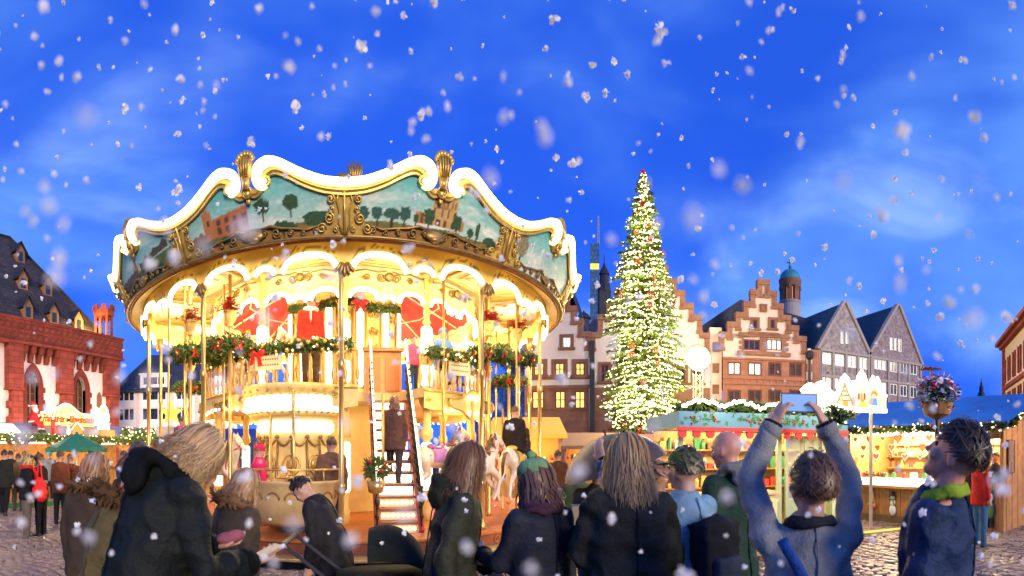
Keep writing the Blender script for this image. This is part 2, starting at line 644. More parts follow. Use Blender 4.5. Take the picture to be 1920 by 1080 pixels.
for h in gw:
    pts = gothic_outline(*h)
    big = gothic_outline(h[0] - 0.32, h[1] + 0.42, h[2] - 0.3, h[3] + 0.5)
    mb = MB()
    for i in range(len(pts) - 1):
        a, b, c, d = pts[i], pts[i + 1], big[i + 1], big[i]
        mb.hexa([W.P(*a, 0.10), W.P(*b, 0.10), W.P(*b, -0.3), W.P(*a, -0.3), W.P(*d, 0.10), W.P(*c, 0.10), W.P(*c, 0.0), W.P(*d, 0.0)])
    for i, z in enumerate([h[2] + 0.25 + 0.42 * q for q in range(8)]):       # toothed stones
        if z < h[3] - 1.2 and i % 2:
            W.box(mb, h[0] - 0.5, h[0] - 0.32, z, z + 0.34, 0.0, 0.09)
            W.box(mb, h[1] + 0.42, h[1] + 0.58, z, z + 0.34, 0.0, 0.09)
    win = mb.build('window', sandstone, church, world=True)
    g = MB()
    W.prism(g, pts, -0.36, -0.33)
    g.build('pane', brown_glass, win, world=True)
    tr = MB()
    m_ = (h[0] + h[1]) / 2
    W.box(tr, m_ - 0.05, m_ + 0.05, h[2], h[3] - 0.5, -0.33, -0.24)
    for q in range(1, 6):
        z = h[2] + (h[3] - h[2]) * q / 6
        W.box(tr, h[0], h[1], z - 0.02, z + 0.02, -0.33, -0.29)
    tr.build('tracery', brownstone, win, world=True)
# small niche
mb = MB()
pts = gothic_outline(W.u(181), W.u(190), zw(W, 185, 772), zw(W, 185, 735))
W.prism(mb, pts, 0.003, 0.05)
mb.build('niche', brownstone, church, world=True)
for (pa, pb, zlow) in ((8, 36, zw(W, 22, 729)), (104, 129, zw(W, 117, 736)), (192, 216, zw(W, 205, 742)), (-140, -100, 4.0)):
    a, b = W.u(pa), min(W.u(pb), L + 0.02)
    mb = MB()
    W.box(mb, a, b, zlow, ZP0 - 0.02, 0.0, 0.55)
    W.prism(mb, [(a - 0.05, zlow - 0.12), (b + 0.05, zlow - 0.12), (b + 0.05, zlow), (a - 0.05, zlow)], 0.0, 0.62)
    c = a + (b - a) * 0.28
    W.box(mb, c, b, 0, zlow - 0.12, 0.0, 0.45)
    for q in range(5):
        W.box(mb, c - 0.22, c, 0.6 + q * 1.0, 1.05 + q * 1.0, 0.0, 0.43)
    uvbox(mb.build('buttress', sandstone, church, world=True))
mb = MB()
W.box(mb, -1, L + 0.3, ZP0, ZP1, -0.35, 0.62)
W.box(mb, -1, L + 0.36, ZP1, ZP1 + 0.14, -0.4, 0.72)
W.box(mb, -1, L + 0.36, ZP0 - 0.16, ZP0, -0.3, 0.72)
par = uvbox(mb.build('parapet', sandstone, church, world=True))
relief = MB()                      # blind tracery carved along the parapet
q = 0.2
while q < L - 0.2:
    for (dx, dz) in ((0.0, 0.36), (0.0, 0.98)):
        pts = [W.P(q + dx + 0.2 * cos(t * pi / 6), ZP0 + dz + 0.2 * sin(t * pi / 6), 0.63) for t in range(12)]
        relief.tube(pts, 0.045, 4, closed=True)
    relief.tube([W.P(q + 0.26, ZP0, 0.63), W.P(q + 0.26, ZP1, 0.63)], 0.04, 4)
    q += 0.52
tag(relief.build('tracery_relief', sandstone, church, world=True), kind='stuff')
for (p0, p1) in ((40, 100), (133, 188)):
    for i in range(5):
        px = p0 + (p1 - p0) * i / 4.0
        u = W.u(px)
        mb = MB()
        pr = [(0.0, ZP0 - 1.25), (0.18, ZP0 - 1.2), (0.28, ZP0 - 0.95), (0.30, ZP0 - 0.75), (0.52, ZP0 - 0.65), (0.6, ZP0 - 0.42), (0.6, ZP0 - 0.17), (0.0, ZP0 - 0.17)]
        mb.prism(pr, W.P(u - 0.17, 0), W.n, (0, 0, 1), W.ux, 0.0, 0.34)
        mb.build('corbel', sandstone, church, world=True)
# roof
e0, e1 = Vector((-28.15, 8, 10.1)), Vector((-28.15, 28.5, 10.1))
r0, r1 = Vector((-33.6, 8, 18.6)), Vector((-33.6, 22.8, 18.6))
b0, b1 = Vector((-39.0, 8, 10.1)), Vector((-39.0, 28.5, 10.1))
mb = MB()
mb.add([e0, e1, r1, r0, b0, b1], [(0, 1, 2, 3), (1, 5, 2), (3, 2, 5, 4)])
roof = uvbox(mb.build('roof', slate_warm, church, world=True))
ridge = MB()
ridge.tube([r0 + Vector((0, 0, .05)), r1 + Vector((0, 0, .05)), e1 + Vector((0.05, 0, .05))], 0.13, 6)
ridge.build('ridge', slate, roof, world=True)
pn = (r1 - e1).cross(e0 - e1).normalized()
if pn.x < 0:
    pn = -pn
def on_plane(px, py, p0, n):
    th = (px - CX) / F
    r = Vector((sin(th), cos(th), (HY - py) / F))
    t = (p0 - Vector((0, 0, EYE))).dot(n) / r.dot(n)
    return Vector((0, 0, EYE)) + r * t
dorm_wood = mat('ochre_dormer', (0.26, 0.14, 0.07), 0.7)
for (px, py) in ((35, 484), (40, 534), (86, 546), (49, 588), (98, 598), (144, 611)):
    p = on_plane(px, py, e0, pn)
    s = 0.42
    mb = MB()
    mb.prism([(-s, -0.5), (s, -0.5), (s, 0.45), (0, 1.05), (-s, 0.45)], p, (0, 1, 0), (0, 0, 1), (1, 0, 0), -1.3, 0.25)
    d = mb.build('dormer', dorm_wood, church, world=True)
    mb = MB()
    mb.prism([(-0.2, -0.3), (0.2, -0.3), (0.2, 0.4), (-0.2, 0.4)], p, (0, 1, 0), (0, 0, 1), (1, 0, 0), 0.25, 0.27)
    mb.build('pane', dark_glass, d, world=True)
    mb = MB()
    for sg in (-1, 1):
        mb.hexa([p + Vector((-1.4, sg * 0.62, 0.30)), p + Vector((0.4, sg * 0.62, 0.30)), p + Vector((0.4, 0, 1.13)), p + Vector((-1.4, 0, 1.13)),
                 p + Vector((-1.4, sg * 0.62, 0.38)), p + Vector((0.4, sg * 0.62, 0.38)), p + Vector((0.4, 0, 1.21)), p + Vector((-1.4, 0, 1.21))])
    mb.build('dormer_roof', slate, d, world=True)
# corner turret: open arcade with a battlemented top
tp = W.P(L - 0.85, 0, -0.35)
mb = MB()
R8 = 0.66
for k in range(8):
    a = pi / 8 + k * pi / 4
    mb.tube([(tp.x + R8 * cos(a), tp.y + R8 * sin(a), 10.3), (tp.x + R8 * cos(a), tp.y + R8 * sin(a), 12.3)], 0.11, 6)
mb.lathe([(0.56, 10.3), (0.80, 10.3), (0.80, 10.62), (0.56, 10.62), (0.56, 10.3)], 8, (tp.x, tp.y, 0), pi / 8, pi / 8 + 2 * pi, caps=False)
mb.lathe([(0.48, 12.1), (0.76, 12.1), (0.86, 12.35), (0.86, 12.62), (0.48, 12.62), (0.48, 12.1)], 8, (tp.x, tp.y, 0), pi / 8, pi / 8 + 2 * pi, caps=False)
for k in range(8):
    a = k * pi / 4
    mb.box((tp.x + 0.78 * cos(a), tp.y + 0.78 * sin(a), 12.78), (0.15, 0.34, 0.34), Matrix.Rotation(a, 3, 'Z'))
    for t in (0, 1):
        p0 = Vector((tp.x + R8 * cos(a - pi / 8), tp.y + R8 * sin(a - pi / 8), 11.75))
        p1 = Vector((tp.x + R8 * cos(a + pi / 8), tp.y + R8 * sin(a + pi / 8), 11.75))
        m_ = (p0 + p1) / 2 + Vector((0, 0, 0.42))
        mb.tube([p0, (p0 + m_) / 2 + Vector((0, 0, .08)), m_, (p1 + m_) / 2 + Vector((0, 0, .08)), p1], 0.07, 5)
uvbox(mb.build('turret', sandstone, church, world=True))
up = lamp('turret_light', (tp.x + 0.1, tp.y - 1.3, 11.0), 110, (1, 0.58, 0.12), 0.1, church)
lamp('roof_floodlight', (-27.6, 26.2, 11.0), 520, (1, 0.55, 0.14), 0.15, church)
for i, y in enumerate((17.0, 21.5, 26.0)):
    lamp('facade_floodlight', (-23.6, y, 3.0), 850, (1, 0.60, 0.42), 0.3, church)

# ================================================================== house behind the carousel, left
W = Wall(at(216, 46)[:2], at(445, 44)[:2])
house = thing('slate_roofed_house', 'pale house with pink panels and a dark slate roof behind the carousel', 'house', W.P(W.L / 2, 0, -5))
zt = zof(730, 45.5)
bays = [(222, 252), (266, 312), (330, 361), (377, 411), (424, 440)]
rows = [(751, 729), (788, 764), (824, 801)]
hs = [(W.u(a), W.u(b), zof(r[0], 45), zof(r[1], 45)) for a, b in bays for r in rows]
mb = MB()
W.holes(mb, 0, W.L, 0, zt, hs, 0, 0.2)
mb.quad(W.P(0, 0), W.P(0, zt), W.P(0, zt, -9), W.P(0, 0, -9))
mb.build('wall', plaster_pink, house, world=True)
mb = MB()
for a, b in bays:
    u0, u1 = W.u(a), W.u(b)
    for r in rows:
        z0, z1 = zof(r[0], 45), zof(r[1], 45)
        W.box(mb, u0 - 0.2, u1 + 0.2, z0 - 0.62, z0 - 0.002, 0.003, 0.10)
        W.box(mb, u0 - 0.2, u0 - 0.003, z0, z1 + 0.1, 0.003, 0.08)
        W.box(mb, u1 + 0.003, u1 + 0.2, z0, z1 + 0.1, 0.003, 0.08)
for py in (758, 795):
    W.box(mb, 0, W.L, zof(py, 45) - 0.06, zof(py, 45), 0.002, 0.05)
mb.build('trim', white_paint, house, world=True)
for h in hs:
    window(house, W, h, 0.05, white_paint, dark_glass, 3 if h[1] - h[0] < 1.6 else 3, 1, 0.09)
u0, u1 = W.u(263), W.u(314)
mb = MB()
hd = (u0 + 0.2, u1 - 0.2, zof(722, 45), zof(705, 45))
W.holes(mb, u0, u1, zt, zof(702, 45), [hd], 0.02, 0.2)
W.box(mb, u0 - 0.1, u1 + 0.1, zof(702, 45), zof(702, 45) + 0.12, -2.5, 0.15)
mb.quad(W.P(u0, zt, 0.02), W.P(u0, zof(702, 45), 0.02), W.P(u0, zof(702, 45), -2), W.P(u0, zt, -2))
mb.quad(W.P(u1, zt, 0.02), W.P(u1, zt, -2), W.P(u1, zof(702, 45), -2), W.P(u1, zof(702, 45), 0.02))
mb.build('dormer', white_paint, house, world=True)
window(house, W, hd, 0.05, white_paint, dark_glass, 3, 1, 0.09)
zr = zof(659, 48)
ur = W.u(258)
mb = MB()
mb.add([W.P(-0.3, zt - 0.15, 0.35), W.P(W.L, zt - 0.15, 0.35), W.P(W.L, zr, -4.6), W.P(ur, zr, -4.6), W.P(-0.3, zt - 0.15, -9.5), W.P(W.L, zt - 0.15, -9.5)],
       [(0, 1, 2, 3), (0, 3, 4), (3, 2, 5, 4)])
W.box(mb, -0.3, W.L, zt - 0.32, zt - 0.152, 0.0, 0.36)
uvbox(mb.build('roof', slate, house, world=True))

# ================================================================== side street right of the carousel
def street_house(name, label, pa, pb, da, db, ztop, col, ridge, ncol, rows, rev=False):
    W = Wall(at(pa, da)[:2], at(pb, db)[:2])
    t = thing(name, label, 'house', W.P(W.L / 2, 0, -4))
    hs = []
    for i in range(ncol):
        c = W.L * (i + 0.5) / ncol
        w = W.L / ncol * 0.28
        for z0, z1 in rows:
            hs.append((c - w, c + w, z0, z1))
    mb = MB()
    W.holes(mb, 0, W.L, 0, ztop, hs, 0, 0.2)
    mb.build('wall', col, t, world=True)
    for h in hs:
        window(t, W, h, 0.05, white_paint, dark_glass, 2, 2, 0.12)
    mb = MB()
    mb.add([W.P(-0.2, ztop - 0.1, 0.5), W.P(W.L + 0.2, ztop - 0.1, 0.5), W.P(W.L + 0.2, ztop + ridge, -4.5), W.P(-0.2, ztop + ridge, -4.5)], [(0, 1, 2, 3)])
    uvbox(mb.build('roof', slate, t, world=True))
    return t
street_house('blue_house', 'blue plastered house far back in the side street', 890, 941, 88, 67, 11.2, mat('blue_plaster', (0.10, 0.30, 0.55), 0.85, var=0.1), 3.8, 5, ((1.0, 3.0), (4.6, 6.4), (8.2, 10.0)))
street_house('brown_framed_house', 'grey upper storeyed house at the corner of the side street', 941.3, 984, 66.5, 53, 11.6, mat('mauve_plaster', (0.22, 0.20, 0.26), 0.85, var=0.1), 4.5, 4, ((0.8, 3.6), (4.6, 6.8), (8.2, 10.2)))

# ================================================================== town hall: three stepped gables
th0 = (1200 - CX) / F
base = at(1200, 38.5)
dr = Vector((cos(th0), -sin(th0), 0))
TH = Wall((base - dr * 12)[:2], (base + dr * 18)[:2])
def step_gable(t, W, uc, ub, zb, steps, wall_m, depth=0.5, cap=0.42):
    """steps: half widths and tops from the bottom up"""
    mb, cp = MB(), MB()
    z = zb
    for i, (hw, top) in enumerate(steps):
        W.box(mb, uc - hw, uc + hw, z, top, -depth, 0.0)
        nxt = steps[i + 1][0] if i + 1 < len(steps) else 0.0
        for s in (-1, 1):
            a, b = uc + s * (nxt - (0.12 if nxt else 0)), uc + s * (hw + 0.12)
            if a > b:
                a, b = b, a
            W.box(cp, a, b, top + 0.002, top + cap, -depth - 0.08, 0.16)
            a, b = uc + s * (hw - 0.28), uc + s * (hw + 0.10)
            if a > b:
                a, b = b, a
            W.box(cp, a, b, top - 0.75, top - 0.001, -depth - 0.05, 0.10)
            W.box(cp, a - 0.06, b + 0.06, top - 1.0, top - 0.752, -depth - 0.05, 0.14)
        z = top
    mb.build('gable', wall_m, t, world=True)
    uvbox(cp.build('gable_steps', brownstone, t, world=True))
def stone_frame(t, W, h, w=0.3):
    mb = MB()
    a, b, c, e = h
    W.box(mb, a - w, a - 0.002, c, e, 0.002, 0.10); W.box(mb, b + 0.002, b + w, c, e, 0.002, 0.10)
    W.box(mb, a - w, b + w, e + 0.002, e + w, 0.002, 0.12); W.box(mb, a - w - 0.1, b + w + 0.1, c - w * 0.8, c - 0.002, 0.002, 0.18)
    mb.build('window_surround', brownstone, t, world=True)
def pw(px0, px1, py0, py1, W=TH):
    u0, z0 = W.pix(px0, py1)
    u1, z1 = W.pix(px1, py0)
    return (u0, u1, z0, z1)
# left house of the three
t = thing('stepped_gable_house', 'cream stepped gable house with glowing yellow windows, just left of the christmas tree', 'house', TH.P(6, 0, -5), group='town hall gables')
U0, U1 = TH.u(984), TH.u(1104.5)
rowa = [pw(1001, 1020, 680, 704), pw(1041, 1058, 680, 704), pw(1079, 1096, 680, 704)]
rowb = [pw(998, 1020, 733, 766), pw(1041, 1060, 733, 766), pw(1078, 1097, 733, 766)]
zc = TH.pix(1050, 728)[1]
ze = TH.pix(1050, 640)[1]
top = pw(1056, 1070, 633, 652)
mb = MB(); TH.holes(mb, U0, U1, zc, top[2] - 0.7, rowa, 0, 0.25)
mb.quad(TH.P(U0, zc), TH.P(U0, top[2] - 0.7), TH.P(U0, top[2] - 0.7, -8), TH.P(U0, zc, -8))
mb.build('wall', plaster, t, world=True)
mb = MB(); TH.holes(mb, U0, U1, 0, zc, rowb, 0.04, 0.25)
TH.box(mb, U0 - 0.05, U1 + 0.05, zc - 0.02, zc + 0.22, -0.2, 0.16)
mb.quad(TH.P(U0, 0), TH.P(U0, zc), TH.P(U0, zc, -8), TH.P(U0, 0, -8))
uvbox(mb.build('ground_storey', brownstone, t, world=True))
mb = MB(); TH.box(mb, U0 - 0.02, U1 + 0.02, TH.pix(1050, 709)[1] - 0.1, TH.pix(1050, 709)[1] + 0.1, 0.003, 0.12)
mb.build('cornice', brownstone, t, world=True)
for h in rowa + rowb:
    stone_frame(t, TH, h, 0.26 if h in rowa else 0.16)
    window(t, TH, h, 0.06, wood_red, lit_yellow, 2, 2, 0.09)
uc = (U0 + U1) / 2
HWL = (U1 - U0) / 2
zs = [TH.pix(1095, 622)[1] - 0.42, TH.pix(1083, 598)[1] - 0.42]
dz, dw = zs[1] - zs[0], 0.53
steps = [(HWL, zs[0])] + [(HWL - dw * k, zs[0] + dz * k) for k in range(1, 8) if HWL - dw * k > 0.35]
step_gable(t, TH, uc, 0, top[2] - 0.7, steps, plaster)
stone_frame(t, TH, top, 0.25)
window(t, TH, top, 0.16, white_paint, lit_white, 2, 1, 0.08)
mb = MB(); TH.box(mb, U1 + 0.05, U1 + 0.42, 0.0, TH.pix(1108, 640)[1], 0.0, 0.3)
mb.build('drainpipe', dark_metal, t, world=True)
mb = MB()
zr0 = zs[0] - 0.6
mb.add([TH.P(U0, zr0, -0.5), TH.P(uc, zr0 + 7.4, -0.5), TH.P(U1, zr0, -0.5), TH.P(U0, zr0, -14), TH.P(uc, zr0 + 7.4, -14), TH.P(U1, zr0, -14)], [(0, 1, 4, 3), (1, 2, 5, 4)])
uvbox(mb.build('roof', slate, t, world=True))
# middle house, mostly behind the tree
t = thing('stepped_gable_house', 'tallest stepped gable house, half hidden behind the lit christmas tree', 'house', TH.P(12, 0, -5), group='town hall gables')
U0, U1 = TH.u(1113), TH.u(1331)
uc = TH.u(1219)
rowa = [pw(1127, 1141, 684, 716), pw(1160, 1175, 684, 716), pw(1270, 1285, 690, 718), pw(1300, 1315, 690, 718)]
mb = MB(); TH.holes(mb, U0, U1, zc, TH.pix(1219, 640)[1], rowa, 0, 0.25); mb.build('wall', plaster, t, world=True)
mb = MB(); TH.holes(mb, U0, U1, 0, zc, [], 0.04, 0.25); uvbox(mb.build('ground_storey', brownstone, t, world=True))
for h in rowa:
    stone_frame(t, TH, h, 0.2)
    window(t, TH, h, 0.06, wood_red, lit_yellow if h[0] < 6 else dark_glass, 2, 2, 0.09)
HWM = (U1 - U0) / 2
z0 = TH.pix(1219, 640)[1]
zs = TH.pix(1322, 612)[1] - 0.42
steps = [(HWM, zs - 0.5)]
for k, (px, py) in enumerate(((1314, 591), (1298, 569), (1282, 545), (1266, 523), (1250, 499), (1236, 476), (1226, 452))):
    u_, z_ = TH.pix(px, py)
    steps.append((u_ - uc, z_ - 0.42))
step_gable(t, TH, uc, 0, z0, steps, plaster)
# right house
t = thing('stepped_gable_house', 'pink stepped gable house with red sandstone lower storeys, right of the floodlight', 'house', TH.P(22, 0, -5), group='town hall gables')
U0, U1 = TH.u(1355), TH.u(1510)
uc = TH.u(1431.5)
zb = TH.pix(1430, 676)[1]
band = pw(1391, 1473, 635, 658)
row1 = [pw(1364, 1389, 679, 703), pw(1402, 1428, 680, 704), pw(1440, 1465, 680, 705), pw(1479, 1504, 681, 706)]
row2 = [pw(1364, 1389, 731, 754), pw(1402, 1428, 731, 754), pw(1440, 1465, 731, 754), pw(1479, 1504, 731, 754)]
w3 = [pw(1394, 1425, 637, 656), pw(1437, 1466, 637, 656)]
w4 = [pw(1411, 1419.5, 600, 616), pw(1444, 1452, 600, 616)]
mb = MB(); TH.holes(mb, U0, U1, 0, zb, row1 + row2, 0.05, 0.25)
TH.box(mb, U0, U1, zb, zb + 0.16, -0.1, 0.14)
for py in (712, 722):
    TH.box(mb, U0, U1, TH.pix(1430, py)[1], TH.pix(1430, py)[1] + 0.12, 0.05, 0.16)
for i in range(13):
    u_ = U0 + (U1 - U0) * (i + 0.5) / 13
    TH.box(mb, u_ - 0.1, u_ + 0.1, TH.pix(1430, 721)[1], TH.pix(1430, 712.5)[1], 0.05, 0.11)
red_ashlar = mat('red_ashlar', (0.37, 0.17, 0.115), 0.9, var=0.2, vscale=1.1, bump=0.3, bscale=10, wave=(0.8, 0.4, 0.02, 0.78))
uvbox(mb.build('ground_storey', red_ashlar, t, world=True))
zg = TH.pix(1431, 628)[1]
mb = MB(); TH.holes(mb, U0, U1, zb + 0.16, zg, w3, 0, 0.25); mb.build('wall', plaster_pink, t, world=True)
mb = MB()
a, b, c, e = band
TH.box(mb, a - 0.25, b + 0.25, e + 0.002, e + 0.3, 0.002, 0.15)
TH.box(mb, a - 0.35, b + 0.35, c - 0.32, c - 0.002, 0.002, 0.2)
TH.box(mb, a, w3[0][0] - 0.01, c, e, 0.002, 0.1); TH.box(mb, w3[0][1] + 0.01, w3[1][0] - 0.01, c, e, 0.002, 0.1); TH.box(mb, w3[1][1] + 0.01, b, c, e, 0.002, 0.1)
for s in range(3):
    TH.box(mb, a - 0.22, a - 0.002, c + 0.15 + s * 0.4, c + 0.38 + s * 0.4, 0.002, 0.08)
    TH.box(mb, b + 0.002, b + 0.22, c + 0.15 + s * 0.4, c + 0.38 + s * 0.4, 0.002, 0.08)
uvbox(mb.build('stone_band', brownstone, t, world=True))
for i, h in enumerate(row1 + row2):
    window(t, TH, h, 0.1, wood_red, lit_white if i in (0, 1) else brown_glass, 2, 1, 0.12)
window(t, TH, w3[0], 0.05, wood_red, dark_glass, 3, 1, 0.1)
window(t, TH, w3[1], 0.05, wood_red, lit_white, 3, 1, 0.1)
steps = []
for (px, py) in ((1509, 631), (1495, 611), (1480, 592), (1466, 570), (1453.5, 546), (1440.5, 525)):
    u_, z_ = TH.pix(px, py)
    steps.append((u_ - uc, z_ - 0.42))
step_gable(t, TH, uc, 0, zg, steps, plaster_pink)
for h in w4:
    stone_frame(t, TH, h, 0.18)
    window(t, TH, h, 0.14, wood_red, dark_glass, 1, 1, 0.07)
mb = MB()
TH.box(mb, w4[0][0] - 0.35, w4[1][1] + 0.35, w4[0][2] - 0.5, w4[0][2] - 0.27, 0.002, 0.2)
h = pw(1424, 1438, 571, 585)
TH.box(mb, h[0], h[1], h[2], h[3], 0.002, 0.12)
pts = [TH.P((h[0] + h[1]) / 2 + 0.22 * cos(k * pi / 5), (h[2] + h[3]) / 2 + 0.22 * sin(k * pi / 5), 0.13) for k in range(10)]
mb.tube(pts, 0.05, 5, closed=True)
tag(mb.build('carved_plaque', brownstone, t, world=True), kind='stuff')
mb = MB()
q0, q1 = TH.u(1511), TH.u(1522)
for k in range(16):
    g = 0.12 if k % 2 else 0.0
    TH.box(mb, q0 + g, q1 - g, k * 0.62, k * 0.62 + 0.6, 0.0, 0.15)
mb.build('quoins', plaster_pink, t, world=True)
mb = MB()
TH.box(mb, U1 + 0.01, TH.u(1537), 0, TH.pix(1520, 655)[1], -4, -0.02)
uvbox(mb.build('side_wall', red_ashlar, t, world=True))
mb = MB(); TH.box(mb, TH.u(1516) - 0.08, TH.u(1516) + 0.08, 0, TH.pix(1516, 668)[1], 0.16, 0.3); mb.ball(TH.P(TH.u(1516), TH.pix(1516, 667)[1], 0.25), (0.35, 0.3, 0.4))
mb.build('drainpipe', dark_metal, t, world=True)
# the big slate roof that joins the three
t = thing('slate_roof_house', 'plain house under a broad slate roof rising between the tall gables', 'house', TH.P(18, 0, -10))
mb = MB()
a0, z0 = TH.pix(1296, 622)
a1, z1 = TH.pix(1412, 548)
a2 = TH.u(1560)
mb.add([TH.P(a0, z0, -0.6), TH.P(a1, z1 + 0.9, -5), TH.P(a2, z1 - 0.4, -5), TH.P(a2, z0 - 2.6, -0.6), TH.P(a0, 6, -0.6)], [(0, 4, 3, 2, 1)])
uvbox(mb.build('roof', slate, t, world=True))
mb = MB()
TH.box(mb, TH.u(1331.5), TH.u(1354.5), 0, TH.pix(1340, 612)[1], -5, -0.3)
mb.build('wall', plaster_pink, t, world=True)
mb = MB()
for py in (640, 680, 720):
    mb = MB(); TH.box(mb, TH.u(1337), TH.u(1349), TH.pix(1340, py + 18)[1], TH.pix(1340, py)[1], -0.3, -0.24); mb.build('blind_window', brownstone, t, world=True)

# ================================================================== domed bell tower
d = 62.0
c = at(1481.5, d)
s = d / F
t = thing('bell_tower', 'round bell tower with a green copper dome, cross and glowing arches', 'tower', c)
mb = MB()
zb0, zb1, zb2, zb3 = zof(600, d), zof(566, d), zof(541, d), zof(530, d)
R = 17.5 * s
mb.lathe([(R * 1.14, 3), (R * 1.14, zb0), (R * 1.12, zb1 - 0.3), (R * 1.18, zb1 - 0.2), (R * 1.18, zb1), (R * 0.6, zb1)], 24)
mb.build('drum', concrete, t, smooth=False)
mb = MB()
for k in range(8):
    a = k * pi / 4 + 0.18
    mb.box((R * 0.92 * cos(a), R * 0.92 * sin(a), (zb1 + zb2) / 2 + 0.15), (0.42, 0.62, zb2 - zb1 + 0.3), Matrix.Rotation(a, 3, 'Z'))
    a2 = a + pi / 8
    for q in range(7):                                   # arch heads
        b_ = pi * q / 6
        off = 0.42 * cos(b_)
        p = Vector((R * 0.92 * cos(a2), R * 0.92 * sin(a2), zb2 - 0.25 + 0.42 * sin(b_))) + Vector((-sin(a2), cos(a2), 0)) * off
        mb.box(p + Vector((0, 0, 0.14)), (0.4, 0.3, 0.3), Matrix.Rotation(a2, 3, 'Z'))
mb.lathe([(R * 0.6, zb2 + 0.1), (R * 1.08, zb2 + 0.1), (R * 1.20, zb3 - 0.1), (R * 1.24, zb3 + 0.25), (R * 0.6, zb3 + 0.25)], 24)
mb.build('arcade', brownstone, t)
mb = MB(); mb.lathe([(R * 0.55, zb1 + 0.02), (R * 0.55, zb2 + 0.3)], 16)
mb.build('lit_core', lit_orange, t)
mb = MB(); mb.lathe([(R * 1.16, zb3 + 0.252)] + [(R * 1.14 * cos(q * pi / 16), zb3 + 0.26 + 1.35 * sin(q * pi / 16)) for q in range(8)] + [(0.12, zb3 + 1.64), (0.1, zb3 + 1.85)], 20)
uvbox(mb.build('dome', copper, t, smooth=True))
zc0 = zb3 + 1.8
zc1 = zof(482, d)
mb = MB()
mb.ball((0, 0, zc0 + 0.05), 0.2)
mb.box((0, 0, (zc0 + zc1) / 2), (0.13, 0.13, zc1 - zc0))
mb.box((0, 0, zc1 - 0.65), (0.85, 0.12, 0.14), Matrix.Rotation(-0.54, 3, 'Z'))
mb.build('cross', copper, t)

# ================================================================== two gabled houses right
GW = Wall((23.5, 34.3), (35.2, 34.3))
mosaic = mat('grey_mosaic', (0.27, 0.25, 0.26), 0.9, var=0.55, vscale=3.2, bump=0.3, bscale=9)
mosaic2 = mat('mauve_mosaic', (0.25, 0.205, 0.225), 0.9, var=0.5, vscale=4.0, bump=0.3, bscale=9)
def gabled(label, pa, pb, pk, pky, ze, wall_m, cols, rowspec, lit, slits, back):
    a, b = GW.u(pa), GW.u(pb)
    up_, zp = GW.pix(pk, pky)
    t = thing('gabled_house', label, 'house', GW.P((a + b) / 2, 0, -6), group='pointed gable houses')
    hs = []
    for (c0, c1) in cols:
        for (y0, y1) in rowspec:
            u0, z1 = GW.pix(c0, y0 + (c0 - pa) * 0.13)
            u1, z0 = GW.pix(c1, y1 + (c0 - pa) * 0.13)
            hs.append((u0, u1, z0, z1))
    mb = MB(); GW.holes(mb, a, b, 0, ze, hs, 0, 0.2)
    mb.quad(GW.P(a, 0), GW.P(a, ze), GW.P(a, ze, -back), GW.P(a, 0, -back))
    mb.quad(GW.P(b, 0), GW.P(b, 0, -back), GW.P(b, ze, -back), GW.P(b, ze))
    mb.build('wall', wall_m, t, world=True)
    mb = MB(); GW.prism(mb, [(a, ze), (b, ze), (up_, zp)], -0.3, -0.02); mb.build('gable', wall_m, t, world=True)
    mb = MB()
    for i, z in enumerate([ze - 0.1] + [min(h[2] for h in hs if abs(h[2] - q[2]) < 0.5) - 0.95 for q in hs[:len(rowspec)]]):
        GW.box(mb, a, b, z - 0.06, z + 0.14, 0.0, 0.14)
    us = sorted(set([a + 0.1] + [h[0] - 0.16 for h in hs] + [b - 0.1]))
    for u in us:
        GW.box(mb, u - 0.09, u + 0.09, 0, ze - 0.17, 0.0, 0.12)
    mb.build('concrete_frame', concrete, t, world=True)
    mb = MB()
    for p, q in (((a - 0.1, ze - 0.05), (up_, zp + 0.1)), ((up_, zp + 0.1), (b + 0.1, ze - 0.05))):
        n_ = Vector((-(q[1] - p[1]), q[0] - p[0])).normalized() * 0.22
        GW.prism(mb, [p, q, (q[0] + n_.x, q[1] + n_.y), (p[0] + n_.x, p[1] + n_.y)], -0.35, 0.12)
    mb.build('verge', concrete, t, world=True)
    mb = MB()
    mb.add([GW.P(a - 0.2, ze - 0.1, -0.25), GW.P(up_, zp + 0.12, -0.25), GW.P(b + 0.2, ze - 0.1, -0.25), GW.P(a - 0.2, ze - 0.1, -back), GW.P(up_, zp + 0.12, -back), GW.P(b + 0.2, ze - 0.1, -back)], [(0, 1, 4, 3), (1, 2, 5, 4)])
    uvbox(mb.build('roof', slate_teal, t, world=True))
    for i, h in enumerate(hs):
        window(t, GW, h, 0.1, white_paint, lit_white if i in lit else dark_glass, 3 if h[1] - h[0] > 1.2 else 2, 1, 0.09)
    for (c0, c1, y0, y1) in slits:
        u0, z0 = GW.pix(c0, y1); u1, z1 = GW.pix(c1, y0)
        mb = MB()
        GW.box(mb, u0 - 0.07, u0, z0, z1, -0.05, 0.04); GW.box(mb, u1, u1 + 0.07, z0, z1, -0.05, 0.04)
        GW.box(mb, u0 - 0.07, u1 + 0.07, z1, z1 + 0.07, -0.05, 0.04); GW.box(mb, u0 - 0.07, u1 + 0.07, z0 - 0.07, z0, -0.05, 0.04)
        w_ = mb.build('window', white_paint, t, world=True)
        mb = MB(); GW.box(mb, u0, u1, z0, z1, -0.05, 0.0); mb.build('pane', dark_glass, w_, world=True)
    return t
gabled('grey gabled house with lit upper windows, second from the right', 1537.5, 1630, 1585, 569, zof(656, 42.0), mosaic,
       ((1540, 1558), (1565, 1582), (1589, 1605), (1611, 1626)), ((660, 684), (703, 727), (744, 766)), (0, 3, 7), ((1577, 1580, 624, 643), (1586, 1589, 624, 643)), 13)
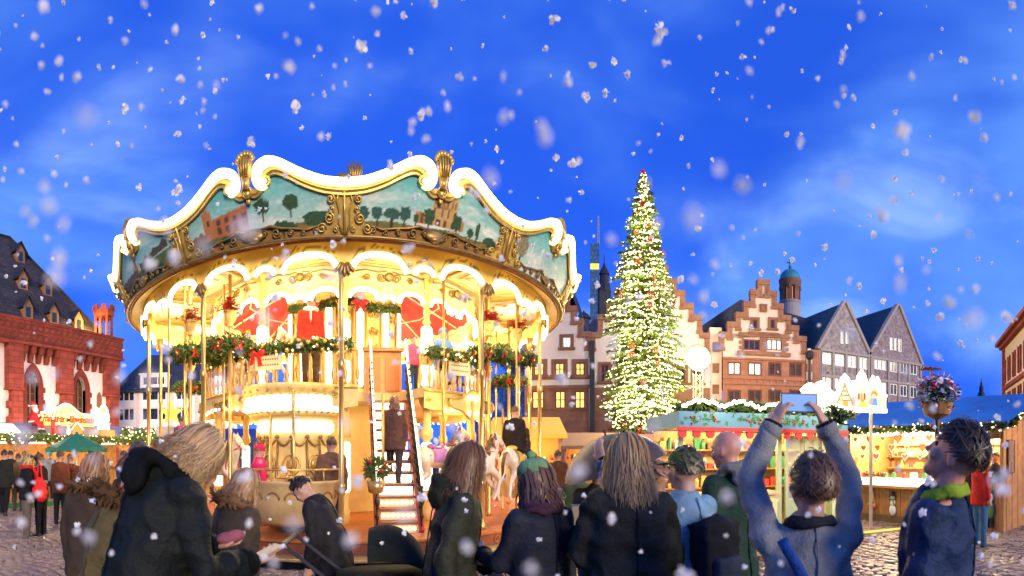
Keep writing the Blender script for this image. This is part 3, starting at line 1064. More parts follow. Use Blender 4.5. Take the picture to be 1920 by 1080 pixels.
gabled('mauve gabled house with three slit windows at the end of the row', 1631.5, 1727, 1685, 574, zof(656, 42.0) - 0.02, mosaic2,
       ((1639, 1661), (1668, 1682), (1687, 1700), (1706, 1719)), ((672, 694), (714, 737), (752, 775)), (1,), ((1669, 1673, 635, 655), (1677, 1680, 636, 656), (1684.5, 1689, 638, 658)), 13)

# ================================================================== building at the right edge
W = Wall(at(1883, 34)[:2], at(1990, 21)[:2])
t = thing('red_trimmed_house', 'cream house with red sandstone trim cut off by the picture edge', 'house', W.P(W.L / 2, 0, -4))
zt = 8.5
hs = []
for i in range(5):
    u = 0.75 + i * 1.6
    for z0, z1 in ((1.2, 3.0), (3.9, 5.5), (6.2, 7.7)):
        hs.append((u, u + 0.8, z0, z1))
mb = MB(); W.holes(mb, 0, W.L, 0, zt, hs, 0, 0.2); mb.build('wall', mat('cream_plaster', (0.55, 0.45, 0.36), 0.9), t, world=True)
mb = MB()
W.box(mb, -0.1, 0.35, 0, zt, 0, 0.15)
for z in (3.4, 5.75):
    W.box(mb, 0.35, W.L, z, z + 0.25, 0, 0.15)
W.box(mb, -0.4, W.L, zt, zt + 0.2, -0.3, 0.3)
W.box(mb, -0.5, W.L, zt + 0.2, zt + 0.42, -0.3, 0.55)
for h in hs:
    W.box(mb, h[0] - 0.2, h[0] - 0.002, h[2], h[3], 0.002, 0.1); W.box(mb, h[1] + 0.002, h[1] + 0.2, h[2], h[3], 0.002, 0.1)
uvbox(mb.build('stone_trim', sandstone, t, world=True))
for h in hs:
    window(t, W, h, 0.05, white_paint, dark_glass, 2, 2, 0.09)
mb = MB(); mb.add([W.P(-0.5, zt + 0.42, 0.5), W.P(W.L, zt + 0.42, 0.5), W.P(W.L, zt + 3.6, -4), W.P(1.5, zt + 3.6, -4), W.P(-0.5, zt + 0.42, -6)], [(0, 1, 2, 3), (0, 3, 4)])
uvbox(mb.build('roof', slate_warm, t, world=True))

# ================================================================== far skyline
d = 420.0; s = d / F
c = at(1115, d)
t = thing('skyscraper', 'far glass office tower with a yellow lit band and rooftop mast', 'skyscraper', c, rz=-0.16)
tower_glass = mat('tower_glass', (0.06, 0.14, 0.26), 0.25, var=0.35, vscale=0.25, wave=(3.0, 3.6, 0.4, 0.55), spec=0.7)
mb = MB()
w = 8.5 * s
z1, z2, z3 = zof(508, d), zof(497, d), zof(460, d)
mb.box((0, 0, z1 / 2), (2 * w, 2 * w, z1)); mb.box((0, 0, (z2 + z3) / 2), (2 * w, 2 * w, z3 - z2))
mb.box((-w * 0.4, 0, z3 + 0.6), (w * 0.9, w, 1.2))
uvbox(mb.build('tower_shaft', tower_glass, t))
mb = MB(); mb.box((0, 0, (z1 + z2) / 2), (2 * w - 0.4, 2 * w - 0.4, z2 - z1 - 0.02)); mb.build('lit_band', emit('tower_yellow', (1.0, 0.62, 0.06), 0.9, False), t)
mb = MB()
zt = zof(405, d)
xm = w * 0.75
for k in range(3):
    a = k * 2 * pi / 3
    mb.tube([(xm + 1.0 * cos(a), 1.0 * sin(a), z3), (xm + 0.4 * cos(a), 0.4 * sin(a), zt)], 0.28, 5)
for q in range(9):
    z = z3 + (zt - z3) * q / 9
    mb.lathe([(0.9, z), (1.05, z + 0.3), (0.9, z + 0.6)], 6, (xm, 0, 0))
mb.build('mast', concrete, t)
# church spire beside the tree
d = 74.0; s = d / F
c = at(1133, d)
t = thing('church_spire', 'dark slate church spire rising beside the christmas tree', 'spire', c)
mb = MB()
w = 11 * s
mb.box((0, 0, zof(548, d) / 2), (2 * w, 2 * w, zof(548, d)))
mb.build('tower_shaft', slate, t)
mb = MB(); z = zof(548, d)
mb.lathe([(w * 1.2, z), (w * 1.15, z + 0.3), (w * 0.8, zof(525, d)), (w * 0.75, zof(517, d)), (w * 0.95, zof(515, d)), (w * 0.7, zof(508, d)), (w * 0.28, zof(499, d)), (0.06, zof(492, d)), (0.05, zof(478, d))], 8)
mb.build('spire_roof', slate, t)
d = 66.0
t = thing('old_town_house', 'steep dark roof with a small round dormer behind the cream gable', 'house', at(1112, d))
W = Wall(at(1088, d)[:2], at(1150, d)[:2])
mb = MB(); W.box(mb, 0, W.L, 0, zof(628, d), -5, 0); mb.build('wall', plaster, t, world=True)
mb = MB()
mb.add([W.P(0, zof(628, d), 0.2), W.P(W.L, zof(628, d), 0.2), W.P(W.L, zof(588, d), -4), W.P(W.L * 0.42, zof(582, d), -4), W.P(0.5, zof(612, d), -2)], [(0, 1, 2, 3, 4)])
uvbox(mb.build('roof', slate, t, world=True))
mb = MB(); u_ = W.u(1095); mb.lathe([(0.75, zof(625, d)), (0.75, zof(602, d)), (0.95, zof(600, d)), (0.7, zof(593, d)), (0.25, zof(589, d)), (0.05, zof(585, d))], 8, W.P(u_, 0, 0.6))
mb.build('dormer', slate, t, world=True)
d = 190.0; s = d / F
t = thing('far_spire', 'tiny far church steeple between the stall roofs and the sky', 'steeple', at(1840, d))
mb = MB()
mb.lathe([(7.5 * s, 1), (7.5 * s, zof(741, d)), (6 * s, zof(737, d)), (4.2 * s, zof(735, d)), (4.2 * s, zof(727, d)), (3.2 * s, zof(724, d)), (2.2 * s, zof(722, d)), (2.2 * s, zof(718, d)), (0.8 * s, zof(716, d)), (0.4 * s, zof(708, d))], 8)
mb.build('steeple', slate, t)
# ================================================================== carousel
brass = mat('brass_pole', (0.62, 0.40, 0.13), 0.3, 0.7, var=0.15, vscale=6)
gilt = mat('gilt_carving', (0.60, 0.40, 0.10), 0.36, 0.55, var=0.25, vscale=7)
bronze = mat('bronze_carving', (0.30, 0.19, 0.06), 0.4, 0.55, var=0.3, vscale=7)
cream = mat('cream_paint', (0.78, 0.64, 0.36), 0.55, var=0.08, vscale=3)
cream_gold = mat('gold_cream_paint', (0.72, 0.50, 0.16), 0.5, var=0.14, vscale=4)
red_fabric = mat('red_tent_fabric', (0.62, 0.035, 0.025), 0.8, var=0.12, vscale=3)
back_pink_lit = mat('pink_lit_board_back', (0.66, 0.28, 0.20), 0.8, var=0.1)  # pink light on the board backs put into their colour
deck_red = mat('orange_deck_boards', (0.50, 0.15, 0.03), 0.45, var=0.25, vscale=3, wave=(2.0, 0.14, 0.01, 0.7))
carved_red = mat('carved_red_apron', (0.26, 0.07, 0.03), 0.5, var=0.3, vscale=5)
tread_plate = mat('brass_tread_plate', (0.50, 0.36, 0.15), 0.4, 0.5, var=0.25, vscale=30, bump=0.5, bscale=60)
bulb_w = emit('warm_bulb', (1.0, 0.88, 0.62), 5.0, False)
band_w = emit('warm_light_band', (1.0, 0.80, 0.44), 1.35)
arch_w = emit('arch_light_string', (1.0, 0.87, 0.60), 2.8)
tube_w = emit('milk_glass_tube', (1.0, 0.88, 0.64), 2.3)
bulb_s = emit('small_warm_bulb', (1.0, 0.80, 0.42), 5.0, False)
paint = attr_mat('painted_picture', 0.5)
green_needles = mat('fir_garland', (0.055, 0.10, 0.018), 0.7, var=0.5, vscale=14)
red_ribbon = mat('red_ribbon', (0.55, 0.012, 0.012), 0.5, var=0.15)
gold_ball = mat('gold_bauble', (0.75, 0.52, 0.16), 0.2, 0.7)

car = thing('carousel', 'double decker carousel with painted crown boards, gilt carvings and rows of warm bulbs', 'carousel', CAR, rz=-CAR_TH)
def pl(r, a, z):
    a = radians(a)
    return Vector((r * sin(a), -r * cos(a), z))
def rrim(z):
    return 5.05 + (z - 4.73) / 0.67 * 0.26
def S(a, z, off=0.0):
    return pl(rrim(z) + off, a, z)

# --- base
def ring_mesh(mb, prof, n=96, a0=0.0, a1=360.0):
    full = abs(a1 - a0 - 360) < 1e-6
    cols = n if full else n + 1
    vs_, fs_ = [], []
    k = len(prof)
    for (r, z) in prof:
        for j in range(cols):
            vs_.append(pl(r, a0 + (a1 - a0) * j / n, z))
    for i in range(k - 1):
        for j in range(n):
            a, b = i * cols + j, i * cols + (j + 1) % cols
            fs_.append((a, b, b + cols, a + cols))
    mb.add(vs_, fs_)
    return mb
mb = MB(); ring_mesh(mb, [(4.6, 0.10), (5.28, 0.12), (5.32, 0.14), (5.32, 0.165), (5.29, 0.175), (4.9, 0.175)], 96); mb.build('step', tread_plate, car)
mb = MB(); ring_mesh(mb, [(5.1, 0.0), (5.2, 0.13)], 96); mb.build('step_riser', dark_metal, car)
mb = MB(); ring_mesh(mb, [(4.93, 0.10), (4.93, 0.33)], 96); mb.build('apron', carved_red, car)
mb = MB()
for k in range(60):
    a = k * 6
    pts = []
    for q in range(13):
        t = q / 12 * 2 * pi * 1.3
        rr_ = 0.075 * (1 - q / 16)
        pts.append(pl(4.94, a + (rr_ * cos(t) / 4.94) * 57.3, 0.235 + rr_ * sin(t)))
    mb.tube(pts, 0.011, 4)
tag(mb.build('apron_carving', mat('carving_wood', (0.36, 0.13, 0.05), 0.5), car), kind='stuff')
mb = MB(); ring_mesh(mb, [(4.95, 0.33), (5.0, 0.345), (5.0, 0.37), (4.97, 0.38), (0.0, 0.38)], 96); uvbox(mb.build('platform', deck_red, car))

# --- outer poles
pole_prof = [(0.075, 0.38), (0.075, 0.44), (0.05, 0.48), (0.042, 0.55), (0.042, 1.10), (0.058, 1.12), (0.058, 1.18), (0.042, 1.20), (0.042, 2.9), (0.06, 2.92), (0.06, 3.06), (0.042, 3.08), (0.042, 4.30), (0.07, 4.36), (0.07, 4.6)]
for k in range(12):
    mb = MB(); mb.lathe(pole_prof, 10, pl(4.64, 30 * k - 0.6, 0)); mb.build('pole', brass, car, smooth=True)

# --- crown boards
border = [(0.0, 5.36), (0.08, 5.33), (0.14, 5.37), (0.20, 5.50), (0.30, 5.56), (0.42, 5.50), (0.60, 5.37), (0.80, 5.28), (1.0, 5.25)]
bandp = [(0.200, 5.45), (0.160, 5.43), (0.125, 5.48), (0.118, 5.57), (0.16, 5.655), (0.25, 5.695), (0.35, 5.66), (0.48, 5.565), (0.62, 5.475), (0.80, 5.395), (1.0, 5.365)]
def interp(tab, s):
    s = abs(s)
    for (x0, y0), (x1, y1) in zip(tab, tab[1:]):
        if x0 <= s <= x1:
            t = (s - x0) / (x1 - x0)
            t = t * t * (3 - 2 * t)
            return y0 + (y1 - y0) * t
    return tab[-1][1]
def smooth_path(tab, sub=4):
    out_ = []
    n = len(tab)
    for i in range(n - 1):
        p0, p1, p2, p3 = tab[max(i - 1, 0)], tab[i], tab[i + 1], tab[min(i + 2, n - 1)]
        for q in range(sub):
            t = q / sub
            out_.append(tuple(0.5 * ((2 * p1[c]) + (-p0[c] + p2[c]) * t + (2 * p0[c] - 5 * p1[c] + 4 * p2[c] - p3[c]) * t * t + (-p0[c] + 3 * p1[c] - 3 * p2[c] + p3[c]) * t ** 3) for c in (0, 1)))
    out_.append(tab[-1])
    return out_
def lerp3(a, b, t):
    t = max(0.0, min(1.0, t))
    return tuple(a[i] + (b[i] - a[i]) * t for i in range(3))
def nz(x, y, s=1.0, seed=0.0):
    return noise.noise(Vector((x * s + seed * 7.3, y * s + seed * 3.1, seed)))
TREE1, TREE2 = (0.018, 0.06, 0.03), (0.05, 0.11, 0.035)
def paint_fn(k):
    rk = random.Random(k * 13 + 5)
    trees = {0: [(-0.80, .22, .06, .08), (-0.66, .23, .06, .075), (-.50, .24, .09, .07), (-.36, .24, .06, .09), (-.24, .24, .035, .05), (-.09, .24, .065, .10), (.25, .22, .06, .11), (.44, .20, .045, .06), (.53, .20, .03, .11), (.72, .16, .09, .06), (.86, .14, .06, .04)],
             11: [(.13, .36, .085, .10), (.44, .36, .085, .095), (.34, .10, .14, .07), (.72, .14, .16, .09), (-.3, 0.08, .16, .06), (-.6, .08, .1, .05)],
             10: [(-.55, 0.0, .3, .12), (.3, .02, .3, .1)], 1: [(-.72, .22, .11, .16), (.35, -.05, .12, .10)]}.get(k, [(rk.uniform(-.8, .8), rk.uniform(.05, .15), rk.uniform(.08, .2), rk.uniform(.1, .2)) for _ in range(7)])
    def fn(s, h):                      # s across, h metres above the lower edge
        base_ = lerp3((0.50, 0.66, 0.52), (0.14, 0.52, 0.50), (h - 0.15) / 0.55)
        c = 0.5 + 0.9 * nz(s * 1.6, h * 5.0, 1.3, k) + 0.3 * nz(s * 5, h * 12, 1.5, k + .5)
        col = lerp3(base_, (0.85, 0.86, 0.72), (c - 0.5) * 1.5)
        g = 0.20 + 0.03 * nz(s * 3, k, 1)
        if k == 10:
            g = 0.20 + 0.16 * (s + 1) / 2
        if k == 1:
            g = -1
        if h < g:
            col = lerp3((0.34, 0.17, 0.04), (0.10, 0.15, 0.03), (h - 0.10) / 0.1 + 0.6 * nz(s * 8, h * 30, 1, k))
        def blob(x, y, w, hh):
            dx, dy = (s - x) / w, (h - y - hh) / hh
            return dx * dx + dy * dy + 0.55 * nz(s * 24, h * 40, 1, k + 1)
        if k == 0:                     # classical theatre with columns and pediment
            if -.24 < s < .34 and .24 < h < .38:
                col = (0.46, 0.22, 0.06) if int((s + 1) * 26) % 3 else (0.14, 0.06, 0.02)
            if -.06 < s < .22 and .24 < h < .60:
                col = (0.55, 0.36, 0.13)
                if .36 < h < .46 and int((s + 1) * 50) % 4 == 0:
                    col = (0.16, 0.07, 0.02)
                if .50 < h < .58 and int((s + 1) * 60) % 3 == 0:
                    col = (0.2, 0.1, 0.04)
                if h < .33 and int((s + 1) * 24) % 2 == 0:
                    col = (0.15, 0.05, 0.015)
            if abs(s - .08) < .17 and .60 <= h < .60 + .08 * (1 - abs(s - .08) / .17):
                col = (0.50, 0.42, 0.24)
            if abs(s - .08) < .12 and .46 <= h < .46 + .06 * (1 - abs(s - .08) / .12):
                col = (0.36, 0.2, 0.07)
        if k == 11:                    # red church with tower
            if -.62 < s < -.50 and .2 < h < .56 + (0.05 if abs(s + .56) < .03 else 0):
                col = (0.50, 0.20, 0.07) if not (abs(s + .56) < .02 and .38 < h < .46) else (0.12, .05, .03)
            top_ = .45 + .08 * (s + .5) / .5
            if -.50 <= s < -.05 and .2 < h < top_:
                col = (0.46, 0.17, 0.06)
                if int((s + 1) * 18) % 2 == 0 and (.24 < h < .33 or .36 < h < .43):
                    col = (0.14, 0.055, 0.03)
            if s < -.6 and h < .3 + .06 * nz(s * 14, 3, 1):
                col = (0.26, 0.15, 0.08)
        if k == 10:                    # river bridge and spire
            if abs(s + .12) < .06 * (1 - (h - .3) / .4) and .25 < h < .66:
                col = (0.50, 0.20, 0.06)
            if .0 < s < .75 and .28 + .12 * s < h < .40 + .16 * s - .05 * abs(sin(s * 14)):
                col = (0.10, 0.085, 0.05)
            if s < -.1 and h < .34 + .08 * nz(s * 12, 1, 1):
                col = (0.13, 0.11, 0.07)
        if k == 1:                     # fountain jets
            for x, w in ((-.52, .03), (-.28, .05)):
                if abs(s - x) < w * (0.5 + nz(h * 20, s * 9, 1)) and .1 < h < .52:
                    col = (0.72, 0.74, 0.68)
        for (x, y, w, hh) in trees:
            q = blob(x, y, w, hh)
            if q < 1.0:
                t = 0.5 + nz(s * 30, h * 50, 1, k + 2)
                dk, lt = (TREE1, TREE2) if k != 1 else ((0.16, .11, .05), (0.35, .34, .2))
                if k == 0 and x < -.3:
                    dk, lt = (0.015, 0.075, 0.06), (0.03, 0.12, 0.075)
                col = lerp3(dk, lt, t)
            elif abs(s - x) < .012 and y - .1 < h < y + hh:
                col = (0.05, 0.03, 0.015)
        v = 0.9 + 0.2 * nz(s * 20, h * 30, 1, k + 3)
        return tuple(max(0.0, x * v) for x in col)
    return fn
def paint_mesh(me, cols):
    at_ = me.color_attributes.new('paint', 'FLOAT_COLOR', 'POINT')
    flat = []
    for c in cols:
        flat.extend((c[0], c[1], c[2], 1.0))
    at_.data.foreach_set('color', flat)
def scroll(mb, ac, zc_, size, turns, r, flip=1, off=0.035, start=0.0, surf=S, tail=None):
    pts = []
    n = int(9 * turns) + 4
    for q in range(n):
        t = q / (n - 1)
        ang = start + flip * t * turns * 2 * pi
        rad = size * (1 - 0.82 * t)
        x, y = rad * cos(ang), rad * sin(ang)
        pts.append(surf(ac + x / 5.15 * 57.3, zc_ + y, off))
    if tail:
        pts = [surf(ac + tail[0] / 5.15 * 57.3, zc_ + tail[1], off)] + pts
    k = len(pts)
    mb.tube(pts, [r * (0.75 + 0.5 * q / k) for q in range(k)], 5)
NX, NZ = 110, 44
finial_me = None
for k in range(12):
    ac = 15 + 30 * k
    near = k in (0, 1, 2, 9, 10, 11)
    fn = paint_fn(k)
    mb, cols = MB(), []
    nx, nzv = (NX, NZ) if near else (24, 8)
    for i in range(nx + 1):
        s = -1 + 2 * i / nx
        zt_ = interp(border, s)
        for j in range(nzv + 1):
            z = 4.74 + (zt_ - 4.74) * j / nzv
            mb.v.append(tuple(S(ac + 15 * s, z)))
            cols.append(fn(s, z - 4.74))
    for i in range(nx):
        for j in range(nzv):
            a = i * (nzv + 1) + j
            mb.f.append((a, a + nzv + 1, a + nzv + 2, a + 1)); mb.m.append(0)
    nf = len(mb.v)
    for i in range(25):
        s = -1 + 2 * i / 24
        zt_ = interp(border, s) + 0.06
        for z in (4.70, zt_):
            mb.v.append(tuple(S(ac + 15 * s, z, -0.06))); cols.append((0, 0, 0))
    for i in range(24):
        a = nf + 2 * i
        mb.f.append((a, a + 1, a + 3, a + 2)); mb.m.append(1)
    board = mb.build('crown_board', [paint, back_pink_lit], car, smooth=True)
    paint_mesh(board.data, cols)
    # gilt moulding along the top, above it a thick tube glowing for the bulbs' halo
    for sg in (-1, 1):
        bp_ = smooth_path(border, 3)
        mb = MB()
        mb.tube([S(ac + sg * 15 * s, z + 0.045, 0.0) for s, z in bp_], 0.062, 6, ratio=0.7)
        mb.tube([S(ac + sg * 15 * s, z - 0.02, 0.03) for s, z in bp_], 0.022, 5)
        if near:
            scroll(mb, ac + sg * 15 * 0.215, 5.455, 0.075, 1.6, 0.020, -sg, 0.05, pi if sg > 0 else 0)
        mb.build('gilt_moulding', gilt, board)
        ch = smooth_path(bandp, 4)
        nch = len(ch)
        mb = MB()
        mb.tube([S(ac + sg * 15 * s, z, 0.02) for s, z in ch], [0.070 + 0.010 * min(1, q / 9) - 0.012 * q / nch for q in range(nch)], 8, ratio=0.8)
        lb = mb.build('bulb_glow_band', band_w, board, smooth=True)
        if near:
            mb = MB()
            for q in range(0, nch - 1):
                for t in (0.0, 0.5):
                    s = ch[q][0] * (1 - t) + ch[q + 1][0] * t
                    z = ch[q][1] * (1 - t) + ch[q + 1][1] * t
                    p = S(ac + sg * 15 * s, z, 0.085)
                    mb.ball(p, 0.040, 7, 5)
            tag(mb.build('bulb_row', bulb_w, lb), kind='stuff')
    # shell finial at the crest
    mb = MB()
    c0 = S(ac, 5.45, 0.06)
    rot = Matrix.Rotation(radians(ac), 3, 'Z')
    mb.ball(c0 + Vector((0, 0, 0.26)), (0.125, 0.07, 0.19), 12, 8, rot)
    for q in range(-3, 4):
        a = q * 0.42
        mb.ball(c0 + rot @ Vector((0.12 * sin(a), -0.035, 0.33 + 0.10 * cos(a))), (0.042, 0.05, 0.055), 7, 5, rot)
    mb.ball(c0 + rot @ Vector((0, -0.01, 0.455)), (0.05, 0.05, 0.04), 7, 5)
    for q in range(-2, 3):
        mb.tube([c0 + rot @ Vector((0.025 * q, -0.07, 0.10)), c0 + rot @ Vector((0.042 * q, -0.085, 0.26)), c0 + rot @ Vector((0.045 * q, -0.06, 0.38))], 0.014, 4)
    mb.tube([c0 + Vector((0, 0, -0.06)), c0 + Vector((0, 0, 0.1))], [0.05, 0.07], 7)
    mb.build('finial', gilt, board, smooth=True)
    if near:
        mb = MB()
        mb.ball(S(ac, 5.36, 0.06), (0.055, 0.03, 0.06), 8, 5, rot)
        mb.tube([S(ac + 0.75 * cos(q * pi / 5), 5.37 + 0.07 * sin(q * pi / 5), 0.07) for q in range(10)], 0.016, 5, closed=True)
        mb.ball(S(ac, 5.27, 0.05), (0.04, 0.02, 0.05), 6, 4, rot)
        mb.build('crest_boss', gilt, board, smooth=True)
        # scrolled lower edge
        mb = MB()
        mb.tube([S(ac + 15 * (-1 + 2 * q / 40), 4.735, 0.02) for q in range(41)], 0.028, 6)
        for sg in (-1, 1):
            for (s, sz, z, t, fl) in ((0.12, .055, 4.84, 1.5, 1), (0.26, .07, 4.83, 1.5, -1), (0.42, .045, 4.81, 1.3, 1), (0.56, .04, 4.80, 1.2, -1), (0.70, .05, 4.82, 1.4, 1)):
                scroll(mb, ac + sg * 15 * s, z, sz, t, 0.014, fl * sg, 0.03, 0 if sg > 0 else pi)
            mb.tube([S(ac + sg * 15 * s, z, 0.03) for s, z in ((0.10, 4.90), (0.2, 4.925), (0.32, 4.88), (0.46, 4.86), (0.60, 4.83), (0.74, 4.88))], [0.02, 0.024, 0.02, 0.016, 0.016, 0.008], 5)
        mb.build('lower_scrollwork', bronze, board, smooth=True)
        mb = MB()
        mb.ball(S(ac, 4.83, 0.03), (0.17, 0.04, 0.085), 10, 6, rot)
        mb.ball(S(ac, 4.78, 0.05), (0.10, 0.05, 0.05), 8, 5, rot)
        mb.build('cartouche', bronze, board, smooth=True)
# gilt pilasters at the joints
for k in range(12):
    a = 30 * k
    mb = MB()
    tab = [(4.75, 0.42), (4.82, 0.40), (4.92, 0.27), (5.05, 0.17), (5.14, 0.15), (5.22, 0.24), (5.25, 0.24)]
    for sg in (-1, 1):
        for (z0, w0), (z1, w1) in zip(tab, tab[1:]):
            p = []
            for off in (0.012,):
                i0, i1 = sg * 0.35, 0
                mb.quad(S(a + sg * 0.1, z0, 0.014), S(a + sg * w0 / 5.2 * 57.3, z0, 0.014), S(a + sg * w1 / 5.2 * 57.3, z1, 0.014), S(a + sg * 0.1, z1, 0.014))
    mb.build('pilaster', gilt, car)
    if k in (0, 1, 2, 10, 11):
        mb = MB()
        for sg in (-1, 1):
            scroll(mb, a + sg * 2.1, 5.18, 0.06, 1.5, 0.016, sg, 0.04, pi / 2)
            scroll(mb, a + sg * 1.9, 5.06, 0.045, 1.3, 0.013, -sg, 0.04, pi / 2)
            scroll(mb, a + sg * 2.4, 4.95, 0.075, 1.7, 0.016, sg, 0.04, pi / 2)
            scroll(mb, a + sg * 3.6, 4.83, 0.07, 1.5, 0.015, -sg, 0.04, 0)
            scroll(mb, a + sg * 1.4, 4.82, 0.045, 1.4, 0.012, sg, 0.04, pi / 2)
            mb.tube([S(a + sg * x, z, 0.035) for x, z in ((0.35, 4.76), (0.9, 4.9), (0.8, 5.05), (1.2, 5.16), (0.9, 5.24))], 0.013, 5)
        mb.tube([S(a, 4.75, 0.04), S(a, 5.26, 0.04)], 0.018, 5)
        mb.build('pilaster_carving', gilt, car, smooth=True)

# --- scalloped valance with bulbs
def arch_bottom(a):
    a = a % 30.0
    if a > 15:
        a = 30 - a
    if a < 1.3:
        return 4.27 + 0.05 * (a / 1.3) ** 2
    if a < 11.2:
        t = (a - 6.3) / 4.9
        return 4.40 + 0.235 * sqrt(max(0.0, 1 - abs(t) ** 2.4))
    if a < 13.0:
        return 4.40 - 0.02 * sin((a - 11.2) / 1.8 * pi)
    t = (a - 15) / 2.0
    return 4.40 + 0.10 * sqrt(max(0.0, 1 - t * t))
def valance(name, r, ztop, dz, shrink, material, npt, paintit, bulbs, flip=False):
    for k in range(12):
        mb, cols = MB(), []
        rows_ = 12
        for i in range(npt + 1):
            a = 30 * k + 30 * i / npt
            zb_ = (arch_bottom(a) - 4.7) * shrink + 4.7 + dz
            for j in range(rows_ + 1):
                z = zb_ + (ztop - zb_) * j / rows_
                mb.v.append(tuple(pl(r, a, z)))
                h = z - zb_
                v = 1 + 0.18 * nz(a * 2, z * 9, 1)
                c = (0.88 * v, 0.60 * v, 0.13 * v)
                if paintit:
                    w = 0.11 + 0.022 * sin(a * 2.6) + 0.02 * nz(a * 3, 0, 1)
                    if abs(h - w) < 0.014 or (abs(h - w) < 0.035 and nz(a * 9, z * 40, 1) > 0.28):
                        c = (0.20, 0.16, 0.04)
                    if h < 0.06:
                        c = (0.80 * v, 0.62 * v, 0.24 * v)
                else:
                    c = (0.80 * v, 0.66 * v, 0.36 * v)
                    if 0.07 < h < 0.09 or 0.2 < h < 0.22:
                        c = (0.6, .36, .08)
                cols.append(c)
        for i in range(npt):
            for j in range(rows_):
                a = i * (rows_ + 1) + j
                mb.f.append((a, a + rows_ + 1, a + rows_ + 2, a + 1)); mb.m.append(0)
        vo = mb.build(name, paint, car, smooth=True)
        paint_mesh(vo.data, cols)
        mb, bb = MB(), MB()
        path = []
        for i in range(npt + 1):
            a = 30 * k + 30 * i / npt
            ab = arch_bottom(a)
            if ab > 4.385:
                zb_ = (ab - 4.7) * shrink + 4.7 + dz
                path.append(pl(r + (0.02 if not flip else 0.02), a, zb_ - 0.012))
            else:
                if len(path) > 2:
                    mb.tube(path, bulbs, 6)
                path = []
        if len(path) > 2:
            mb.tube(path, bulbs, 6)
        mb.build('bulb_glow_tube', arch_w, vo, smooth=True)  # one thick glowing tube shaped after the bulbs' merged glare
        if not flip:
            mb = MB()                    # leaf pendant above each pole
            c0 = pl(r + 0.02, 30 * k, 4.42)
            rot = Matrix.Rotation(radians(30 * k), 3, 'Z')
            for q in range(-2, 3):
                mb.ball(c0 + rot @ Vector((0.045 * q, -0.015, -0.05 + 0.022 * abs(q))), (0.035, 0.025, 0.10), 7, 5, rot @ Matrix.Rotation(-0.3 * q, 3, 'Y'))
            mb.build('pendant', bronze, vo, smooth=True)
valance('valance', 4.72, 5.06, 0.0, 1.0, cream_gold, 60, True, 0.046)
valance('inner_valance', 3.12, 5.06, -0.02, 0.8, cream, 40, False, 0.042, True)

# --- painted ceiling ring
for k in range(12):
    a0, a1 = 30 * k, 30 * k + 30
    mb = MB()
    ring_mesh(mb, [(4.72, 5.03), (4.45, 5.02), (4.43, 4.98), (3.45, 4.97), (3.43, 5.01), (3.12, 5.03)], 8, a0 + 0.15, a1 - 0.15)
    cp = mb.build('ceiling_panel', cream, car)
    mb = MB()
    for (r0_, r1_) in ((4.38, 3.5),):
        c = [pl(r0_, a0 + 2, 4.965), pl(r0_, a1 - 2, 4.965), pl(r1_, a1 - 3, 4.955), pl(r1_, a0 + 3, 4.955)]
        mb.tube(c, 0.022, 4, closed=True)
        c = [pl(r0_ - .12, a0 + 5, 4.965), pl(r0_ - .12, a1 - 5, 4.965), pl(r1_ + .1, a1 - 7, 4.955), pl(r1_ + .1, a0 + 7, 4.955)]
        mb.tube(c, 0.012, 4, closed=True)
    mb.tube([pl(4.7, a0, 4.99), pl(3.15, a0, 4.93)], 0.05, 6)
    mb.build('ceiling_moulding', gilt, cp)
    if k in (0, 1, 10, 11, 9, 2):
        mb = MB()
        rk = random.Random(k)
        for q in range(16):
            p = pl(rk.uniform(3.7, 4.2), rk.uniform(a0 + 9, a1 - 9), 4.955)
            mb.ball(p, (rk.uniform(.05, .13), rk.uniform(.04, .1), 0.012), 7, 4)
        tag(mb.build('ceiling_painting', mat('soft_ceiling_painting', (0.30, 0.34, 0.16), 0.7, var=0.5, vscale=5, col2=(0.55, 0.38, 0.2)), cp), kind='stuff')

# --- red tent roof inside and the outer roof
mb = MB()
for k in range(48):
    a0, a1 = 7.5 * k, 7.5 * k + 7.5
    am = (a0 + a1) / 2
    n_ = 5
    for q in range(n_):
        t0, t1 = q / n_, (q + 1) / n_
        f = lambda t, sag: (3.10 - 2.7 * t, 4.99 + 1.9 * t - sag * sin(pi * t) * 0.12)
        ra, za = f(t0, 1); rb, zb_ = f(t1, 1)
        sg = 0.05
        mb.quad(pl(ra, a0, za), pl(ra, am, za - sg * (1 - t0)), pl(rb, am, zb_ - sg * (1 - t1)), pl(rb, a0, zb_))
        mb.quad(pl(ra, am, za - sg * (1 - t0)), pl(ra, a1, za), pl(rb, a1, zb_), pl(rb, am, zb_ - sg * (1 - t1)))
mb.build('tent_lining', red_fabric, car)
mb = MB()
for k in range(12):
    mb.tube([pl(3.0, 30 * k + 15, 4.93), pl(1.35, 30 * k + 15, 5.72)], 0.022, 5)
    mb.tube([pl(2.3, 30 * k, 5.2), pl(2.3, 30 * k + 30, 5.2)], 0.018, 5)
mb.build('rafters', cream, car)
mb = MB(); ring_mesh(mb, [(5.03, 4.715), (4.735, 4.83), (4.73, 4.86)], 96); mb.build('soffit', cream_gold, car)
mb = MB(); ring_mesh(mb, [(5.2, 5.12), (3.2, 6.2), (0.25, 7.55), (0.0, 7.6)], 48); mb.build('roof', red_fabric, car)
mb = MB()
mb.lathe([(0.22, 7.5), (0.3, 7.7), (0.12, 7.85), (0.2, 8.0), (0.30, 8.15), (0.22, 8.3), (0.05, 8.36)], 10)
for q in range(-2, 3):
    mb.tube([(0.22 + q * 0.03, 0, 8.1), (0.26 + q * 0.06, 0, 8.45), (0.24 + q * 0.09, 0, 8.72 - 0.05 * abs(q))], [0.05, 0.06, 0.015], 5)
